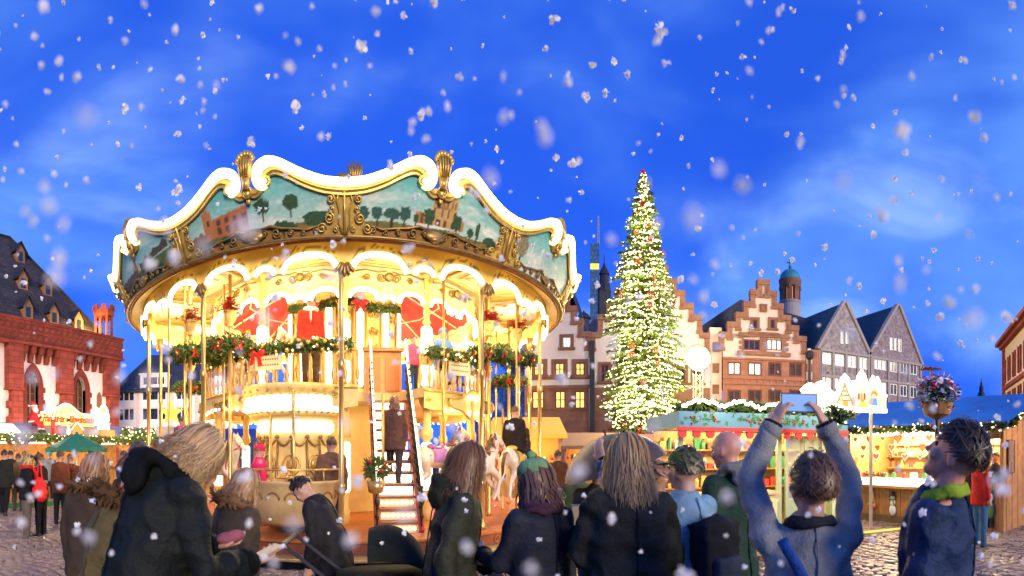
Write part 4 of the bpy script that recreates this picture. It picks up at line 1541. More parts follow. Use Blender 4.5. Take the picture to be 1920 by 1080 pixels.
mb.build('roof_finial', bronze, car, smooth=True)

# --- inner columns with lit glass cylinders
for k in range(12):
    a = 30 * k
    c = pl(3.12, a, 0)
    mb = MB()
    mb.lathe([(0.10, 0.38), (0.10, 0.6), (0.07, 0.66), (0.07, 1.9), (0.12, 1.95), (0.12, 2.1), (0.08, 2.15), (0.08, 2.5), (0.15, 2.62), (0.15, 2.8), (0.08, 2.9), (0.09, 3.34), (0.14, 3.37), (0.14, 3.5), (0.09, 3.53), (0.055, 4.10), (0.09, 4.14), (0.055, 4.2), (0.055, 4.85), (0.13, 4.95), (0.13, 5.05)], 10, c)
    col = mb.build('column', cream_gold, car, smooth=True)
    for z0, z1 in ((0.95, 1.85), (2.93, 3.32), (3.55, 4.06)):
        mb = MB(); mb.lathe([(0.085, z0), (0.11, z0 + 0.04), (0.11, z1 - 0.04), (0.085, z1)], 10, c); mb.build('glass_cylinder', tube_w, col, smooth=True)

# --- centre core
mb = MB(); mb.lathe([(1.55, 2.86), (1.55, 3.0), (1.3, 3.05), (1.3, 5.0), (1.38, 5.05), (1.38, 5.25), (0.6, 5.5), (0.6, 7.3)], 12, a0=radians(15), a1=radians(375)); mb.build('core', cream_gold, car)
for k in range(12):
    a = 30 * k
    mb = MB(); c = pl(1.30, a + 15, 0); mb.lathe([(0.05, 3.1), (0.07, 3.13), (0.07, 4.9), (0.05, 4.93)], 8, c); mb.build('core_light_tube', tube_w, car, smooth=True)
    mb = MB()
    srf = lambda A, z, off: pl(1.285 + off, A, z)
    for q in range(5):
        for sg in (-1, 1):
            scroll(mb, a + sg * 0.75, 3.25 + q * 0.36, 0.085, 1.5, 0.016, sg if q % 2 else -sg, 0.01, pi / 2, lambda A, z, off: pl(1.285 + off, a + (A - a) * 3.6, z))
    for sg in (-1, 1):
        mb.tube([pl(1.29, a + sg * 8.5, 3.08), pl(1.29, a + sg * 8.5, 4.98)], 0.022, 5)
    mb.build('core_carving', gilt, car, smooth=True)
mb = MB(); mb.lathe([(1.25, 0.38), (1.25, 2.7)], 16); mb.build('machinery_drum', cream_gold, car)

# --- upper deck, notched for the stair
G0, G1 = 4.0, 25.0
mb = MB()
ring_mesh(mb, [(1.3, 2.86), (3.36, 2.86), (3.40, 2.84), (3.40, 2.70), (3.36, 2.68), (1.3, 2.68)], 84, G1, 360 + G0)
ring_mesh(mb, [(1.3, 2.86), (2.25, 2.86), (2.25, 2.68), (1.3, 2.68)], 8, G0, G1)
for g in (G0, G1):
    mb.quad(pl(2.25, g, 2.68), pl(3.4, g, 2.68), pl(3.4, g, 2.86), pl(2.25, g, 2.86))
mb.build('upper_deck', mat('deck_cream', (0.62, 0.44, 0.2), 0.5, var=0.15), car)
mb = MB()
for i in range(84):
    a0, a1 = G1 + (360 + G0 - G1) * i / 84, G1 + (360 + G0 - G1) * (i + 1) / 84
    f = lambda a: 2.44 + 0.10 * abs(sin(radians(a * 6)))
    mb.quad(pl(3.42, a0, f(a0)), pl(3.42, a1, f(a1)), pl(3.42, a1, 2.80), pl(3.42, a0, 2.80))
mb.build('fascia', cream_gold, car)
mb = MB()
for i in range(84):
    a0 = G1 + (360 + G0 - G1) * i / 84
    if i % 2 == 0:
        scroll(mb, a0 + 1.5, 2.66, 0.06, 1.4, 0.014, 1 if i % 4 else -1, 0.01, 0, lambda A, z, off: pl(3.425 + off, a0 + 1.5 + (A - a0 - 1.5) * 1.5, z))
mb.tube([pl(3.43, G1 + (360 + G0 - G1) * i / 84, 2.81) for i in range(85)], 0.03, 5)
tag(mb.build('fascia_carving', gilt, car, smooth=True), kind='stuff')
# left round bay under the balcony: gilt lip, band of light, tapering drum
BX = Vector((-0.92, -2.75, 0))
mb = MB(); mb.lathe([(0.9, 2.84), (0.98, 2.86), (1.02, 2.80), (0.98, 2.70), (0.95, 2.66), (0.9, 2.66)], 32, BX); mb.build('bay_lip', cream_gold, car, smooth=True)
mb = MB()
for q in range(30):
    a = q * 12
    scroll(mb, a, 2.75, 0.045, 1.3, 0.012, 1 if q % 2 else -1, 0, 0, lambda A, z, off: Vector((BX.x + 1.0 * sin(radians(a + (A - a) * 5)), BX.y - 1.0 * cos(radians(a + (A - a) * 5)), z)))
tag(mb.build('bay_carving', gilt, car, smooth=True), kind='stuff')
mb = MB(); mb.lathe([(0.93, 2.655), (0.97, 2.62), (0.97, 2.42), (0.90, 2.38)], 32, BX); mb.build('bay_light_band', arch_w, car, smooth=True)
mb = MB(); mb.lathe([(0.90, 2.378), (0.84, 2.30), (0.70, 2.24), (0.66, 2.235)], 32, BX); mb.build('bay_cone', cream_gold, car, smooth=True)
mb = MB(); mb.lathe([(0.66, 2.232), (0.72, 2.20), (0.72, 2.06), (0.66, 2.02)], 32, BX); mb.build('bay_light_ring', arch_w, car, smooth=True)
mb = MB(); mb.lathe([(0.66, 2.018), (0.64, 1.9), (0.70, 1.5), (0.72, 0.9), (0.8, 0.5), (0.82, 0.38)], 32, BX); mb.build('bay_drum', cream_gold, car, smooth=True)
mb = MB()
for q in range(10):
    a = radians(q * 36)
    c = BX + Vector((0.70 * sin(a), -0.70 * cos(a), 1.45))
    rot = Matrix.Rotation(a, 3, 'Z')
    mb.ball(c, (0.10, 0.03, 0.12), 10, 6, rot)
    pts = [c + rot @ Vector((0.15 * cos(t * pi / 6), -0.03, 0.18 * sin(t * pi / 6))) for t in range(12)]
    mb.tube(pts, 0.018, 5, closed=True)
tag(mb.build('bay_medallions', gilt, car, smooth=True), kind='stuff')
# swags, ribs and beads that dress the bay and the drum
mb = MB()
for q in range(16):
    a = radians(q * 22.5)
    rot = Matrix.Rotation(a, 3, 'Z')
    mb.tube([BX + rot @ Vector((0, -0.735, 0.42)), BX + rot @ Vector((0, -0.725, 1.2)), BX + rot @ Vector((0, -0.66, 1.9))], [0.035, 0.028, 0.022], 6)
    pts = [BX + Vector(((0.69 + 0.02) * sin(a + radians(22.5) * t / 8), -(0.71) * cos(a + radians(22.5) * t / 8), 1.93 - 0.14 * sin(pi * t / 8))) for t in range(9)]
    mb.tube(pts, 0.022, 5)
    mb.ball(BX + rot @ Vector((0, -0.70, 1.94)), 0.045, 7, 5)
tag(mb.build('bay_swags', bronze, car, smooth=True), kind='stuff')
mb = MB()
for q in range(40):
    a = radians(q * 9)
    mb.ball(BX + Vector((1.0 * sin(a), -1.0 * cos(a), 2.66)), 0.022, 6, 4)
    mb.ball(BX + Vector((0.90 * sin(a), -0.90 * cos(a), 2.375)), 0.028, 6, 4)
tag(mb.build('bay_beads', gilt, car, smooth=True), kind='stuff')
for k in range(12):
    a = 30 * k + 15
    mb = MB()
    f_ = lambda A, z, off: pl(3.16 + off, a + (A - a) * 1.65, z)
    for sg in (-1, 1):
        scroll(mb, a + sg * 1.6, 4.84, 0.085, 1.6, 0.016, sg, 0.0, 0, f_)
        scroll(mb, a + sg * 4.6, 4.84, 0.065, 1.5, 0.014, -sg, 0.0, pi, f_)
        mb.tube([pl(3.17, a + sg * x, z) for x, z in ((1, 4.96), (4, 4.93), (8, 4.96), (12, 4.92), (14.6, 4.97))], 0.014, 5)
    mb.ball(pl(3.18, a, 4.86), (0.09, 0.04, 0.08), 9, 6, Matrix.Rotation(radians(a), 3, 'Z'))
    tag(mb.build('inner_valance_carving', bronze, car, smooth=True), kind='stuff')
    mb = MB(); mb.lathe([(0.05, 0.38), (0.028, 0.42), (0.028, 2.66)], 8, pl(3.75, 30 * k + 10, 0)); mb.build('inner_pole', brass, car, smooth=True)
    mb = MB()
    f2_ = lambda A, z, off: pl(3.445 + off, a + (A - a) * 1.5, z)
    if not (G0 - 8 < a < G1 + 4) and not (325 < a < 352):
        for sg in (-1, 1):
            scroll(mb, a + sg * 2.2, 2.60, 0.10, 1.7, 0.020, sg, 0.0, 0, f2_)
        mb.ball(pl(3.45, a, 2.58), (0.10, 0.04, 0.11), 9, 6, Matrix.Rotation(radians(a), 3, 'Z'))
        tag(mb.build('fascia_cartouche', bronze, car, smooth=True), kind='stuff')
        mb = MB()
        for q in range(9):
            mb.ball(pl(3.46, a - 12 + 3 * q, 2.43 + 0.10 * abs(sin(radians((a - 12 + 3 * q) * 6)))), 0.034, 7, 5)
        tag(mb.build('fascia_bulbs', bulb_w, car, smooth=True), kind='stuff')
# right cartouche with four bulbs
cc = pl(3.47, 46, 2.60)
rot = Matrix.Rotation(radians(40), 3, 'Z')
mb = MB()
poly = []
for q in range(40):
    t = 2 * pi * q / 40
    poly.append(((0.62 + 0.10 * cos(2 * t)) * cos(t), (0.23 + 0.07 * cos(4 * t)) * sin(t)))
mb.prism(poly, cc, rot @ Vector((1, 0, 0)), (0, 0, 1), rot @ Vector((0, -1, 0)), 0.0, 0.05)
cart = mb.build('cartouche', cream_gold, car)
mb = MB()
mb.tube([cc + rot @ Vector((x, -0.06, z)) for x, z in poly], 0.03, 6, closed=True)
mb.build('cartouche_rim', gilt, cart, smooth=True)
for (x, z) in ((-0.12, 0.14), (0.12, 0.14), (-0.12, -0.16), (0.12, -0.16)):
    mb = MB(); mb.ball(cc + rot @ Vector((x, -0.09, z)), 0.06, 10, 7); mb.build('cartouche_bulb', bulb_w, cart, smooth=True)

# --- stair
SX, SW = 0.86, 0.30
nst = 12
for i in range(nst):
    z = 0.38 + (2.86 - 0.38) * (i + 1) / (nst + 1)
    y = -4.35 + 0.165 * i
    mb = MB(); mb.box((SX, y + 0.10, z - 0.02), (2 * SW, 0.24, 0.035)); tr = mb.build('stair_tread', carved_red, car)
    mb = MB(); mb.box((SX, y + 0.05, z - 0.115), (2 * SW - 0.04, 0.02, 0.13)); rs = mb.build('stair_riser', tube_w if i > 2 else mat('riser_cream', (0.7, 0.55, 0.3), 0.5), tr)  # upper riser boards glow themselves, bulb light put into their material
    mb = MB()
    for q in range(7):
        mb.ball((SX - SW * 0.82 + 2 * SW * 0.82 * q / 6, y + 0.02, z - 0.11), 0.024, 6, 4)
    tag(mb.build('riser_bulbs', bulb_w, tr), kind='stuff')
iron = mat('wrought_iron', (0.07, 0.045, 0.025), 0.4, 0.7)
bal_src = None
for sg in (-1, 1):
    x = SX + sg * (SW + 0.05)
    mb = MB(); mb.tube([(x, -4.40, 0.42), (x, -2.37, 2.80)], 0.05, 6); mb.build('stair_string', mat('red_string', (0.42, 0.06, 0.03), 0.45), car)
    mb = MB()
    pts = [(x, -4.45, 1.15), (x, -4.40, 1.25), (x, -3.4, 2.42), (x, -2.6, 3.35), (x, -2.4, 3.75), (x, -2.28, 3.9), (x, -2.2, 3.85)]
    mb.tube(pts, 0.022, 6); mb.build('stair_handrail', emit('rope_light', (1.0, 0.85, 0.6), 2.0), car, smooth=True)
    for i in range(18):
        y = -4.38 + 2.0 * i / 17
        zb_ = 0.45 + (2.80 - 0.42) * i / 17
        if bal_src is None:
            mb = MB(); mb.lathe([(0.016, 0), (0.016, 0.15), (0.04, 0.2), (0.016, 0.26), (0.016, 0.36), (0.05, 0.44), (0.016, 0.52), (0.016, 0.62), (0.036, 0.67), (0.016, 0.72), (0.016, 0.85)], 6)
            bal_src = mb.mesh('baluster', iron, True)
        o = bpy.data.objects.new('baluster', bal_src); COL.objects.link(o); o.parent = car; o.location = (x, y, zb_)
# wooden gate at the head of the stair
mb = MB(); mb.box((SX - 0.05, -1.50, 3.35), (0.80, 0.06, 0.95)); gate = mb.build('stair_gate', mat('orange_wood', (0.52, 0.23, 0.05), 0.45, var=0.2, vscale=5), car)
mb = MB()
for q in range(2):
    mb.box((SX - 0.25 + 0.4 * q, -1.545, 3.32), (0.30, 0.03, 0.7))
mb.box((SX - 0.05, -1.56, 3.84), (0.88, 0.1, 0.07))
mb.build('gate_panels', mat('dark_orange_wood', (0.36, 0.13, 0.03), 0.45), gate)

# --- railing of the upper deck
gb = mat('gold_baluster', (0.60, 0.36, 0.10), 0.4, 0.4)
mb = MB(); mb.lathe([(0.02, 0), (0.02, 0.08), (0.045, 0.2), (0.02, 0.32), (0.018, 0.5), (0.03, 0.55), (0.02, 0.62)], 7)
rail_src = mb.mesh('rail_baluster', gb, True)
for i in range(92):
    a = G1 + (360 + G0 - G1) * i / 91
    if 110 < a < 250 and i % 2:
        continue
    o = bpy.data.objects.new('rail_baluster', rail_src); COL.objects.link(o); o.parent = car; o.location = pl(3.30, a, 2.86)
mb = MB(); mb.tube([pl(3.30, G1 + (360 + G0 - G1) * i / 91, 3.49) for i in range(92)], 0.035, 6); mb.build('deck_rail', gb, car, smooth=True)
for a in (-24, 41):
    c = pl(3.40, a, 3.30); rot = Matrix.Rotation(radians(a * 0.6), 3, 'Z')
    mb = MB(); mb.box(c, (0.52, 0.03, 0.26), rot); pq = mb.build('name_plate', cream, car)
    mb = MB()
    for z in (0.06, -0.04):
        for q in range(9):
            mb.box(c + rot @ Vector((-0.19 + 0.047 * q, -0.017, z)), (0.03, 0.004, 0.025), rot)
    tag(mb.build('faded_lettering', mat('brown_ink', (0.25, 0.12, 0.04), 0.7), pq), kind='stuff')

# --- garlands on the railing
def garland(name, label, pts, r, dens, group=None, balls=0, ball_m=None, bulbs=0, parent_mat=None, seed=1, needle=0.06):
    """fir garland along world points: needles, baubles, little lamps"""
    rg = random.Random(seed)
    t = thing(name, label, 'garland', pts[0], group=group)
    mb = MB()
    seg = [(Vector(pts[i]), Vector(pts[i + 1])) for i in range(len(pts) - 1)]
    tot = sum((b - a).length for a, b in seg)
    def pick():
        q = rg.uniform(0, tot)
        for a, b in seg:
            l = (b - a).length
            if q <= l:
                return a.lerp(b, q / l)
            q -= l
        return seg[-1][1].copy()
    def shell(k=1.0):
        v = Vector((rg.gauss(0, 1), rg.gauss(0, 1), rg.gauss(0, 1))).normalized()
        return v * r * k
    for _ in range(int(tot * dens)):
        p = pick() + shell(rg.uniform(0.15, 0.85))
        d = Vector((rg.gauss(0, 1), rg.gauss(0, 1), rg.gauss(0, 1) - 0.2)).normalized()
        w = d.orthogonal().normalized() * needle * 0.28
        l = needle * rg.uniform(0.8, 1.7)
        mb.add([p - w, p + w, p + d * l + w * 0.4, p + d * l - w * 0.4], [(0, 1, 2, 3)])
    mb.build('needles', green_needles, t, world=True)
    if balls:
        mb = MB()
        for _ in range(int(tot * balls)):
            mb.ball(pick() + shell(1.0), r * rg.uniform(0.22, 0.4), 7, 5)
        tag(mb.build('baubles', ball_m or gold_ball, t, smooth=True, world=True), kind='stuff')
    if bulbs:
        mb = MB()
        for _ in range(int(tot * bulbs)):
            mb.ball(pick() + shell(1.02), r * rg.uniform(0.10, 0.17), 6, 4)
        tag(mb.build('fairy_lights', bulb_s, t, world=True), kind='stuff')
    return t
MC = wm(car)
def bow(parent, c, rz, s, name='bow'):
    mb = MB()
    rot = Matrix.Rotation(rz, 3, 'Z')
    for sg in (-1, 1):
        mb.ball(c + rot @ Vector((sg * 0.42 * s, 0, 0.12 * s)), (0.42 * s, 0.16 * s, 0.30 * s), 8, 6, rot @ Matrix.Rotation(-sg * 0.35, 3, 'Y'))
        mb.add([c + rot @ Vector((sg * 0.05 * s, -0.1 * s, 0)), c + rot @ Vector((sg * 0.40 * s, -0.1 * s, -0.1 * s)), c + rot @ Vector((sg * 0.62 * s, -0.14 * s, -0.95 * s)), c + rot @ Vector((sg * 0.22 * s, -0.14 * s, -0.85 * s))], [(0, 1, 2, 3)])
    mb.ball(c + rot @ Vector((0, -0.12 * s, 0)), 0.16 * s, 7, 5)
    return mb.build(name, red_ribbon, parent, smooth=True, world=True)
g = garland('fir_garland', 'fir garland with gold baubles along the carousel balcony, red bow at its middle', [MC @ pl(3.38, a, 3.56) for a in range(-62, 3, 4)], 0.13, 1500, balls=26, bulbs=16, seed=2)
bow(g, MC @ pl(3.52, -27, 3.45), -CAR_TH - 0.3, 0.22)
g = garland('fir_garland', 'shorter fir garland right of the carousel stair, red bow at its end', [MC @ pl(3.38, a, 3.54) for a in range(27, 74, 4)], 0.13, 1500, balls=30, bulbs=16, seed=3)
bow(g, MC @ pl(3.52, 55, 3.42), -CAR_TH + 0.6, 0.2)
g = garland('fir_garland', 'fir garland with red bow draped round the top of the carousel core', [MC @ pl(1.42, a, 4.86 + 0.06 * cos(radians(a * 6))) for a in range(-60, 61, 6)], 0.09, 1300, balls=8, seed=4)
bow(g, MC @ pl(1.62, 12, 4.80), -CAR_TH, 0.2)
bow(g, MC @ pl(1.62, -24, 4.78), -CAR_TH - .3, 0.16)

# --- wreath posts standing on the platform
def wreath(label, a, r, z, seed, big=1.0):
    c = MC @ pl(r, a, 0)
    t = thing('wreath_post', label, 'wreath', (c.x, c.y, 0.38), group='wreath posts on the carousel')
    rg = random.Random(seed)
    mb = MB(); mb.lathe([(0.06, 0.38), (0.035, 0.45), (0.035, z + 0.2), (0.06, z + 0.25), (0.035, z + 0.3), (0.035, 4.95)], 8, (c.x, c.y, 0)); mb.build('post', brass, t, smooth=True, world=True)
    mb = MB()
    R = 0.33 * big
    for _ in range(1300):
        b_ = rg.uniform(0, 2 * pi)
        p = Vector((c.x + R * cos(b_), c.y + R * sin(b_), z)) + Vector((rg.gauss(0, .06), rg.gauss(0, .06), rg.gauss(0, .06)))
        d = Vector((rg.gauss(0, 1), rg.gauss(0, 1), rg.gauss(0, .8))).normalized()
        w = d.orthogonal().normalized() * 0.022
        mb.add([p - w, p + w, p + d * 0.10 + w * .3, p + d * 0.10 - w * .3], [(0, 1, 2, 3)])
    mb.build('wreath_needles', green_needles, t, world=True)
    mb = MB()
    for q in range(7):
        b_ = q * 0.9 + seed
        mb.ball((c.x + (R + .05) * cos(b_), c.y + (R + .05) * sin(b_), z + rg.uniform(-.06, .04)), 0.05 * big, 8, 6)
    tag(mb.build('baubles', gold_ball, t, smooth=True, world=True), kind='stuff')
    for q in range(3):
        b_ = -pi / 2 - 0.9 + q * 0.9
        bow(t, Vector((c.x + (R + .06) * cos(b_), c.y + (R + .06) * sin(b_), z - 0.02)), b_ + pi / 2, 0.12 * big)
    mb = MB(); mb.lathe([(0.05, z + 0.36), (0.07, z + 0.38), (0.05, z + 0.42), (0.10, z + 0.47), (0.125, z + 0.56), (0.115, z + 0.60), (0.15, z + 0.63), (0.15, z + 0.65), (0.11, z + 0.66)], 12, (c.x, c.y, 0)); mb.build('urn', cream_gold, t, smooth=True, world=True)
    mb = MB()
    for _ in range(90):
        p = Vector((c.x + rg.gauss(0, .10), c.y + rg.gauss(0, .10), z + 0.74 + rg.gauss(0, .07)))
        for q in range(5):
            b_ = q * 1.257
            d = Vector((cos(b_), sin(b_), rg.uniform(-.2, .4))) * 0.07
            w = Vector((-sin(b_), cos(b_), 0)) * 0.022
            mb.add([p, p + d * .5 + w, p + d, p + d * .5 - w], [(0, 1, 2, 3)])
    tag(mb.build('poinsettias', mat('poinsettia_red', (0.50, 0.02, 0.03), 0.6, var=0.4, vscale=12), t, world=True), kind='stuff')
    return t
wreath('wreath post with red flowers at the left rear of the carousel', -49, 4.0, 3.62, 1)
wreath('wreath post with red flowers next to the balcony, left of the stair', -34, 3.75, 3.62, 2, 1.1)
wreath('low wreath post far back on the left of the carousel', -97, 4.0, 3.35, 3)
wreath('wreath post with red flowers right of the stair', 52, 3.7, 3.68, 4)
wreath('wreath post nearest the right rim of the carousel', 66, 4.1, 3.72, 5)
wreath('low wreath post far back on the right of the carousel', 88, 4.05, 3.45, 6)

# --- the lamps that the bulbs stand for
for k in range(12):
    p = MC @ pl(4.0, 30 * k + 15, 4.72)
    lamp('ceiling_bulbs', p, 88, (1, 0.80, 0.46), 0.12, car)
for k in range(6):
    lamp('inner_bulbs', MC @ pl(2.35, 60 * k + 30, 4.55), 88, (1, 0.82, 0.50), 0.12, car)
    lamp('deck_bulbs', MC @ pl(2.9, 60 * k + 45, 2.25), 42, (1, 0.66, 0.26), 0.12, car)
for k in range(6):
    lamp('platform_bulbs', MC @ pl(4.2, 60 * k + 27, 2.5), 36, (1, 0.62, 0.22), 0.12, car)
# ================================================================== christmas tree
TD = 32.0
tc_ = at(1206, TD)
tree = thing('christmas_tree', 'tall christmas tree covered in strings of warm lights and small red bows', 'tree', tc_)
rt = random.Random(21)
ts = TD / F
prof_t = [(318, 1.5), (345, 10), (380, 19), (410, 26), (450, 38), (500, 50), (560, 60), (620, 70), (700, 76), (760, 79), (790, 70), (803, 52)]
def tree_r(z):
    py = HY - (z - EYE) / TD * F
    for (y0, w0), (y1, w1) in zip(prof_t, prof_t[1:]):
        if y0 <= py <= y1:
            return (w0 + (w1 - w0) * (py - y0) / (y1 - y0)) * ts
    return 0.05
ZT, ZB = zof(322, TD), zof(803, TD)
mb = MB(); mb.tube([(0, 0, 0), (0, 0, ZB), (0.05, 0, (ZT + ZB) / 2), (0, 0, ZT)], [0.32, 0.28, 0.16, 0.02], 8)
mb.build('trunk', mat('bark', (0.09, 0.055, 0.03), 0.9, var=0.3, bump=0.5), tree)
needle_m = mat('fir_needles', (0.045, 0.105, 0.02), 0.65, var=0.6, vscale=1.3, col2=(0.12, 0.21, 0.035))
nm, bl, lim = MB(), MB(), MB()
bows = []
z = ZB
layer = 0
while z < ZT - 0.15:
    R = tree_r(z)
    nb = max(4, int(7 + R * 3.4))
    for i in range(nb):
        a = 2 * pi * (i + rt.random() * 0.8) / nb + layer * 0.7
        zz_ = z
        z = zz_ + rt.uniform(-0.17, 0.17)
        ln = R * rt.choice((rt.uniform(0.62, 0.85), rt.uniform(0.85, 1.16)))
        droop = rt.uniform(0.10, 0.34) * ln
        da = Vector((cos(a), sin(a), 0)); sa = Vector((-sin(a), cos(a), 0))
        tip = da * ln + Vector((0, 0, z - droop + 0.06 * ln))
        if ln > 0.5:
            lim.tube([Vector((0, 0, z)), da * ln * 0.5 + Vector((0, 0, z - droop * 0.35)), tip], [0.035, 0.02, 0.006], 3, caps=False)
        nn = int(10 + ln * 24)
        for q in range(nn):
            t = (q + rt.random()) / nn
            t = t ** 0.75
            wd = 0.10 + 0.30 * ln * (1 - t) * 0.6 * min(1, t * 3)
            p = da * ln * t + Vector((0, 0, z - droop * t * t * 0.95 + 0.06 * ln * t)) + sa * rt.uniform(-wd, wd) + Vector((0, 0, rt.uniform(-0.12, 0.06)))
            d = (da * rt.uniform(0.3, 1.0) + sa * rt.uniform(-0.9, 0.9) + Vector((0, 0, rt.uniform(-0.7, 0.25)))).normalized()
            w = d.cross(Vector((rt.gauss(0, .4), rt.gauss(0, .4), 1))).normalized() * rt.uniform(0.045, 0.08)
            l = rt.uniform(0.14, 0.30)
            nm.add([p - w, p + w, p + d * l + w * 0.25, p + d * l - w * 0.25], [(0, 1, 2, 3)])
        for q in range(int((3 + ln * 6.5) * (0.25 + 1.5 * max(0.0, 0.5 + noise.noise(Vector((cos(a) * 1.6, sin(a) * 1.6, z * 0.55))))))):
            t = rt.uniform(0.35, 1.03)
            p = da * ln * t + Vector((0, 0, z - droop * t * t + 0.10 + 0.06 * ln * t)) + sa * rt.uniform(-0.2, 0.2)
            bl.octa(p, rt.uniform(0.016, 0.042))
        if rt.random() < 0.07:
            bows.append((tip, a))
        z = zz_
    # dense inner strand of lights up the middle
    for q in range(int(3 + R * 4)):
        a = rt.uniform(pi, 2 * pi)
        rr_ = R * rt.uniform(0.1, 0.75)
        bl.octa((rr_ * cos(a), rr_ * sin(a), z + rt.uniform(-.15, .15)), rt.uniform(0.03, 0.07))
    z += 0.22 + 0.13 * (R / 2.6)
    layer += 1
nm.build('crown', needle_m, tree)
tag(lim.build('boughs', _M['bark'], tree), kind='stuff')
tag(bl.build('fairy_lights', emit('tree_bulb', (1.0, 0.82, 0.36), 8.0, False), tree), kind='stuff')
for p, a in bows:
    if sin(a) < 0.35:
        bow(tree, tc_ + p + Vector((0, 0, 0.12)), a + pi / 2, 0.22)
mb = MB()
for q in range(8):
    a = q * pi / 4
    mb.tube([(0, 0, ZT), (0.22 * cos(a), 0.05, ZT + 0.22 * sin(a))], [0.06, 0.01], 4)
mb.build('tree_star', red_ribbon, tree)
for zz, ww in ((5.0, 700), (8.5, 620), (12.0, 430), (15.5, 220)):
    for a in (-2.2, -0.9):
        lamp('tree_bulbs', (tc_.x + tree_r(zz) * 1.25 * cos(a), tc_.y + tree_r(zz) * 1.25 * sin(a), zz), ww, (1, 0.85, 0.4), 0.4, tree)

# ================================================================== floodlight mast
FD = 23.0
fl = thing('floodlight_mast', 'blazing floodlight on a lattice mast between the tree and the pink gable', 'floodlight', at(1309, FD))
steel = mat('galvanised_steel', (0.5, 0.42, 0.3), 0.4, 0.6)
zf = zof(672, FD)
mb = MB()
for sx in (-0.16, 0.16):
    for sy in (-0.16, 0.16):
        mb.tube([(sx, sy, 0), (sx, sy, zf - 0.4)], 0.03, 5)
k = 0.0
while k < zf - 0.8:
    for sy in (-0.16, 0.16):
        mb.tube([(-0.16, sy, k), (0.16, sy, k + 0.4)], 0.015, 4); mb.tube([(0.16, sy, k), (-0.16, sy, k + 0.4)], 0.015, 4)
    k += 0.4
mb.build('lattice_mast', steel, fl)
fr = Matrix.Rotation(pi / 2, 3, 'X')
mb = MB(); mb.lathe([(0.10, -0.42), (0.36, -0.36), (0.56, -0.12), (0.62, 0.10), (0.58, 0.10), (0.50, -0.10), (0.0, -0.16)], 28, (0, 0.05, zf), rot=fr); mb.box((0, 0.3, zf - 0.62), (0.2, 0.2, 0.5)); mb.build('lamp_housing', dark_metal, fl, smooth=True)
mb = MB(); mb.lathe([(0.0, 0.20), (0.25, 0.16), (0.46, 0.06), (0.52, -0.06), (0.0, -0.06)], 28, (0, 0.05, zf), rot=fr); mb.build('lamp_lens', emit('floodlight_lens', (1.0, 0.84, 0.42), 12.0), fl, smooth=True)
lamp('floodlight_glow', at(1309, FD - 1.0, zf), 1300, (1, 0.74, 0.34), 0.35, fl)
fl_back = lamp('floodlight_back', at(1309, FD + 1.2, zf + 0.2), 5200, (1, 0.66, 0.24), 0.5, fl)

# ================================================================== mulled wine stall on the left
wood = mat('honey_wood', (0.36, 0.17, 0.055), 0.55, var=0.3, vscale=4, bump=0.2, bscale=30)
wood_dark = mat('dark_wood', (0.16, 0.075, 0.03), 0.6, var=0.3, vscale=4, bump=0.2, bscale=30)
tin = mat('corrugated_tin', (0.35, 0.32, 0.34), 0.45, 0.3, var=0.15, wave=(3.0, 0.09, 0.015, 0.6))
warm_case = emit('lit_display', (1.0, 0.78, 0.46), 2.6)
hot_white = emit('hot_white_panel', (1.0, 0.90, 0.70), 3.0)
LW = Wall(at(-45, 16.6)[:2], at(288, 21.0)[:2])
ws = thing('mulled_wine_stall', 'long wooden mulled wine stall with a lit red lettered sign along its roof', 'stall', LW.P(LW.L / 2, 0, -1))
L = LW.L
mb = MB(); LW.box(mb, -0.5, L + 0.3, 0.0, 0.17, -2.6, 1.7); mb.build('stall_floor', mat('trodden_boards', (0.30, 0.22, 0.13), 0.6, var=0.2), ws, world=True)
mb = MB(); LW.box(mb, -0.5, L + 0.3, 0.01, 0.174, 1.702, 1.76); mb.build('floor_edge', mat('green_edge', (0.03, 0.14, 0.05), 0.6), ws, world=True)
n = int(L / 0.35)
for i in range(n):
    mb = MB(); LW.box(mb, i * L / n + 0.006, (i + 1) * L / n - 0.006, 0.18, 1.12, -0.04, 0.0 + 0.004 * (i % 3)); mb.build('plank', wood, ws, world=True)
mb = MB(); LW.box(mb, -0.1, L + 0.1, 1.121, 1.19, -0.35, 0.22); mb.build('counter', wood_dark, ws, world=True)
mb = MB(); LW.box(mb, 0, L, 0.18, 2.2, -2.5, -2.4); mb.build('back_wall', wood, ws, world=True)
for i in range(6):
    u = L * i / 5
    mb = MB(); LW.box(mb, u - 0.08, u + 0.08, 1.20, 2.05, -0.12, 0.04)
    LW.prism(mb, [(u - 0.08, 1.7), (u - 0.45, 2.05), (u - 0.30, 2.05), (u - 0.08, 1.85)], -0.10, 0.02)
    LW.prism(mb, [(u + 0.08, 1.7), (u + 0.08, 1.85), (u + 0.30, 2.05), (u + 0.45, 2.05)], -0.10, 0.02)
    mb.build('post', wood, ws, world=True)
mb = MB(); LW.box(mb, -0.2, L + 0.2, 2.051, 2.16, -0.2, 0.2); mb.build('eave_beam', wood, ws, world=True)
mb = MB(); LW.box(mb, 0.1, L - 0.1, 1.99, 2.045, -0.6, -0.15); mb.build('lamp_trough', warm_case, ws, world=True)
mb = MB()
mb.add([LW.P(-0.3, 2.165, 0.35), LW.P(L + 0.3, 2.165, 0.35), LW.P(L + 0.1, 2.72, -0.75), LW.P(0.3, 2.72, -0.75), LW.P(-0.3, 2.165, -2.7), LW.P(L + 0.3, 2.165, -2.7)], [(0, 1, 2, 3), (3, 2, 5, 4), (0, 3, 4), (1, 5, 2)])
uvbox(mb.build('roof', tin, ws, world=True))
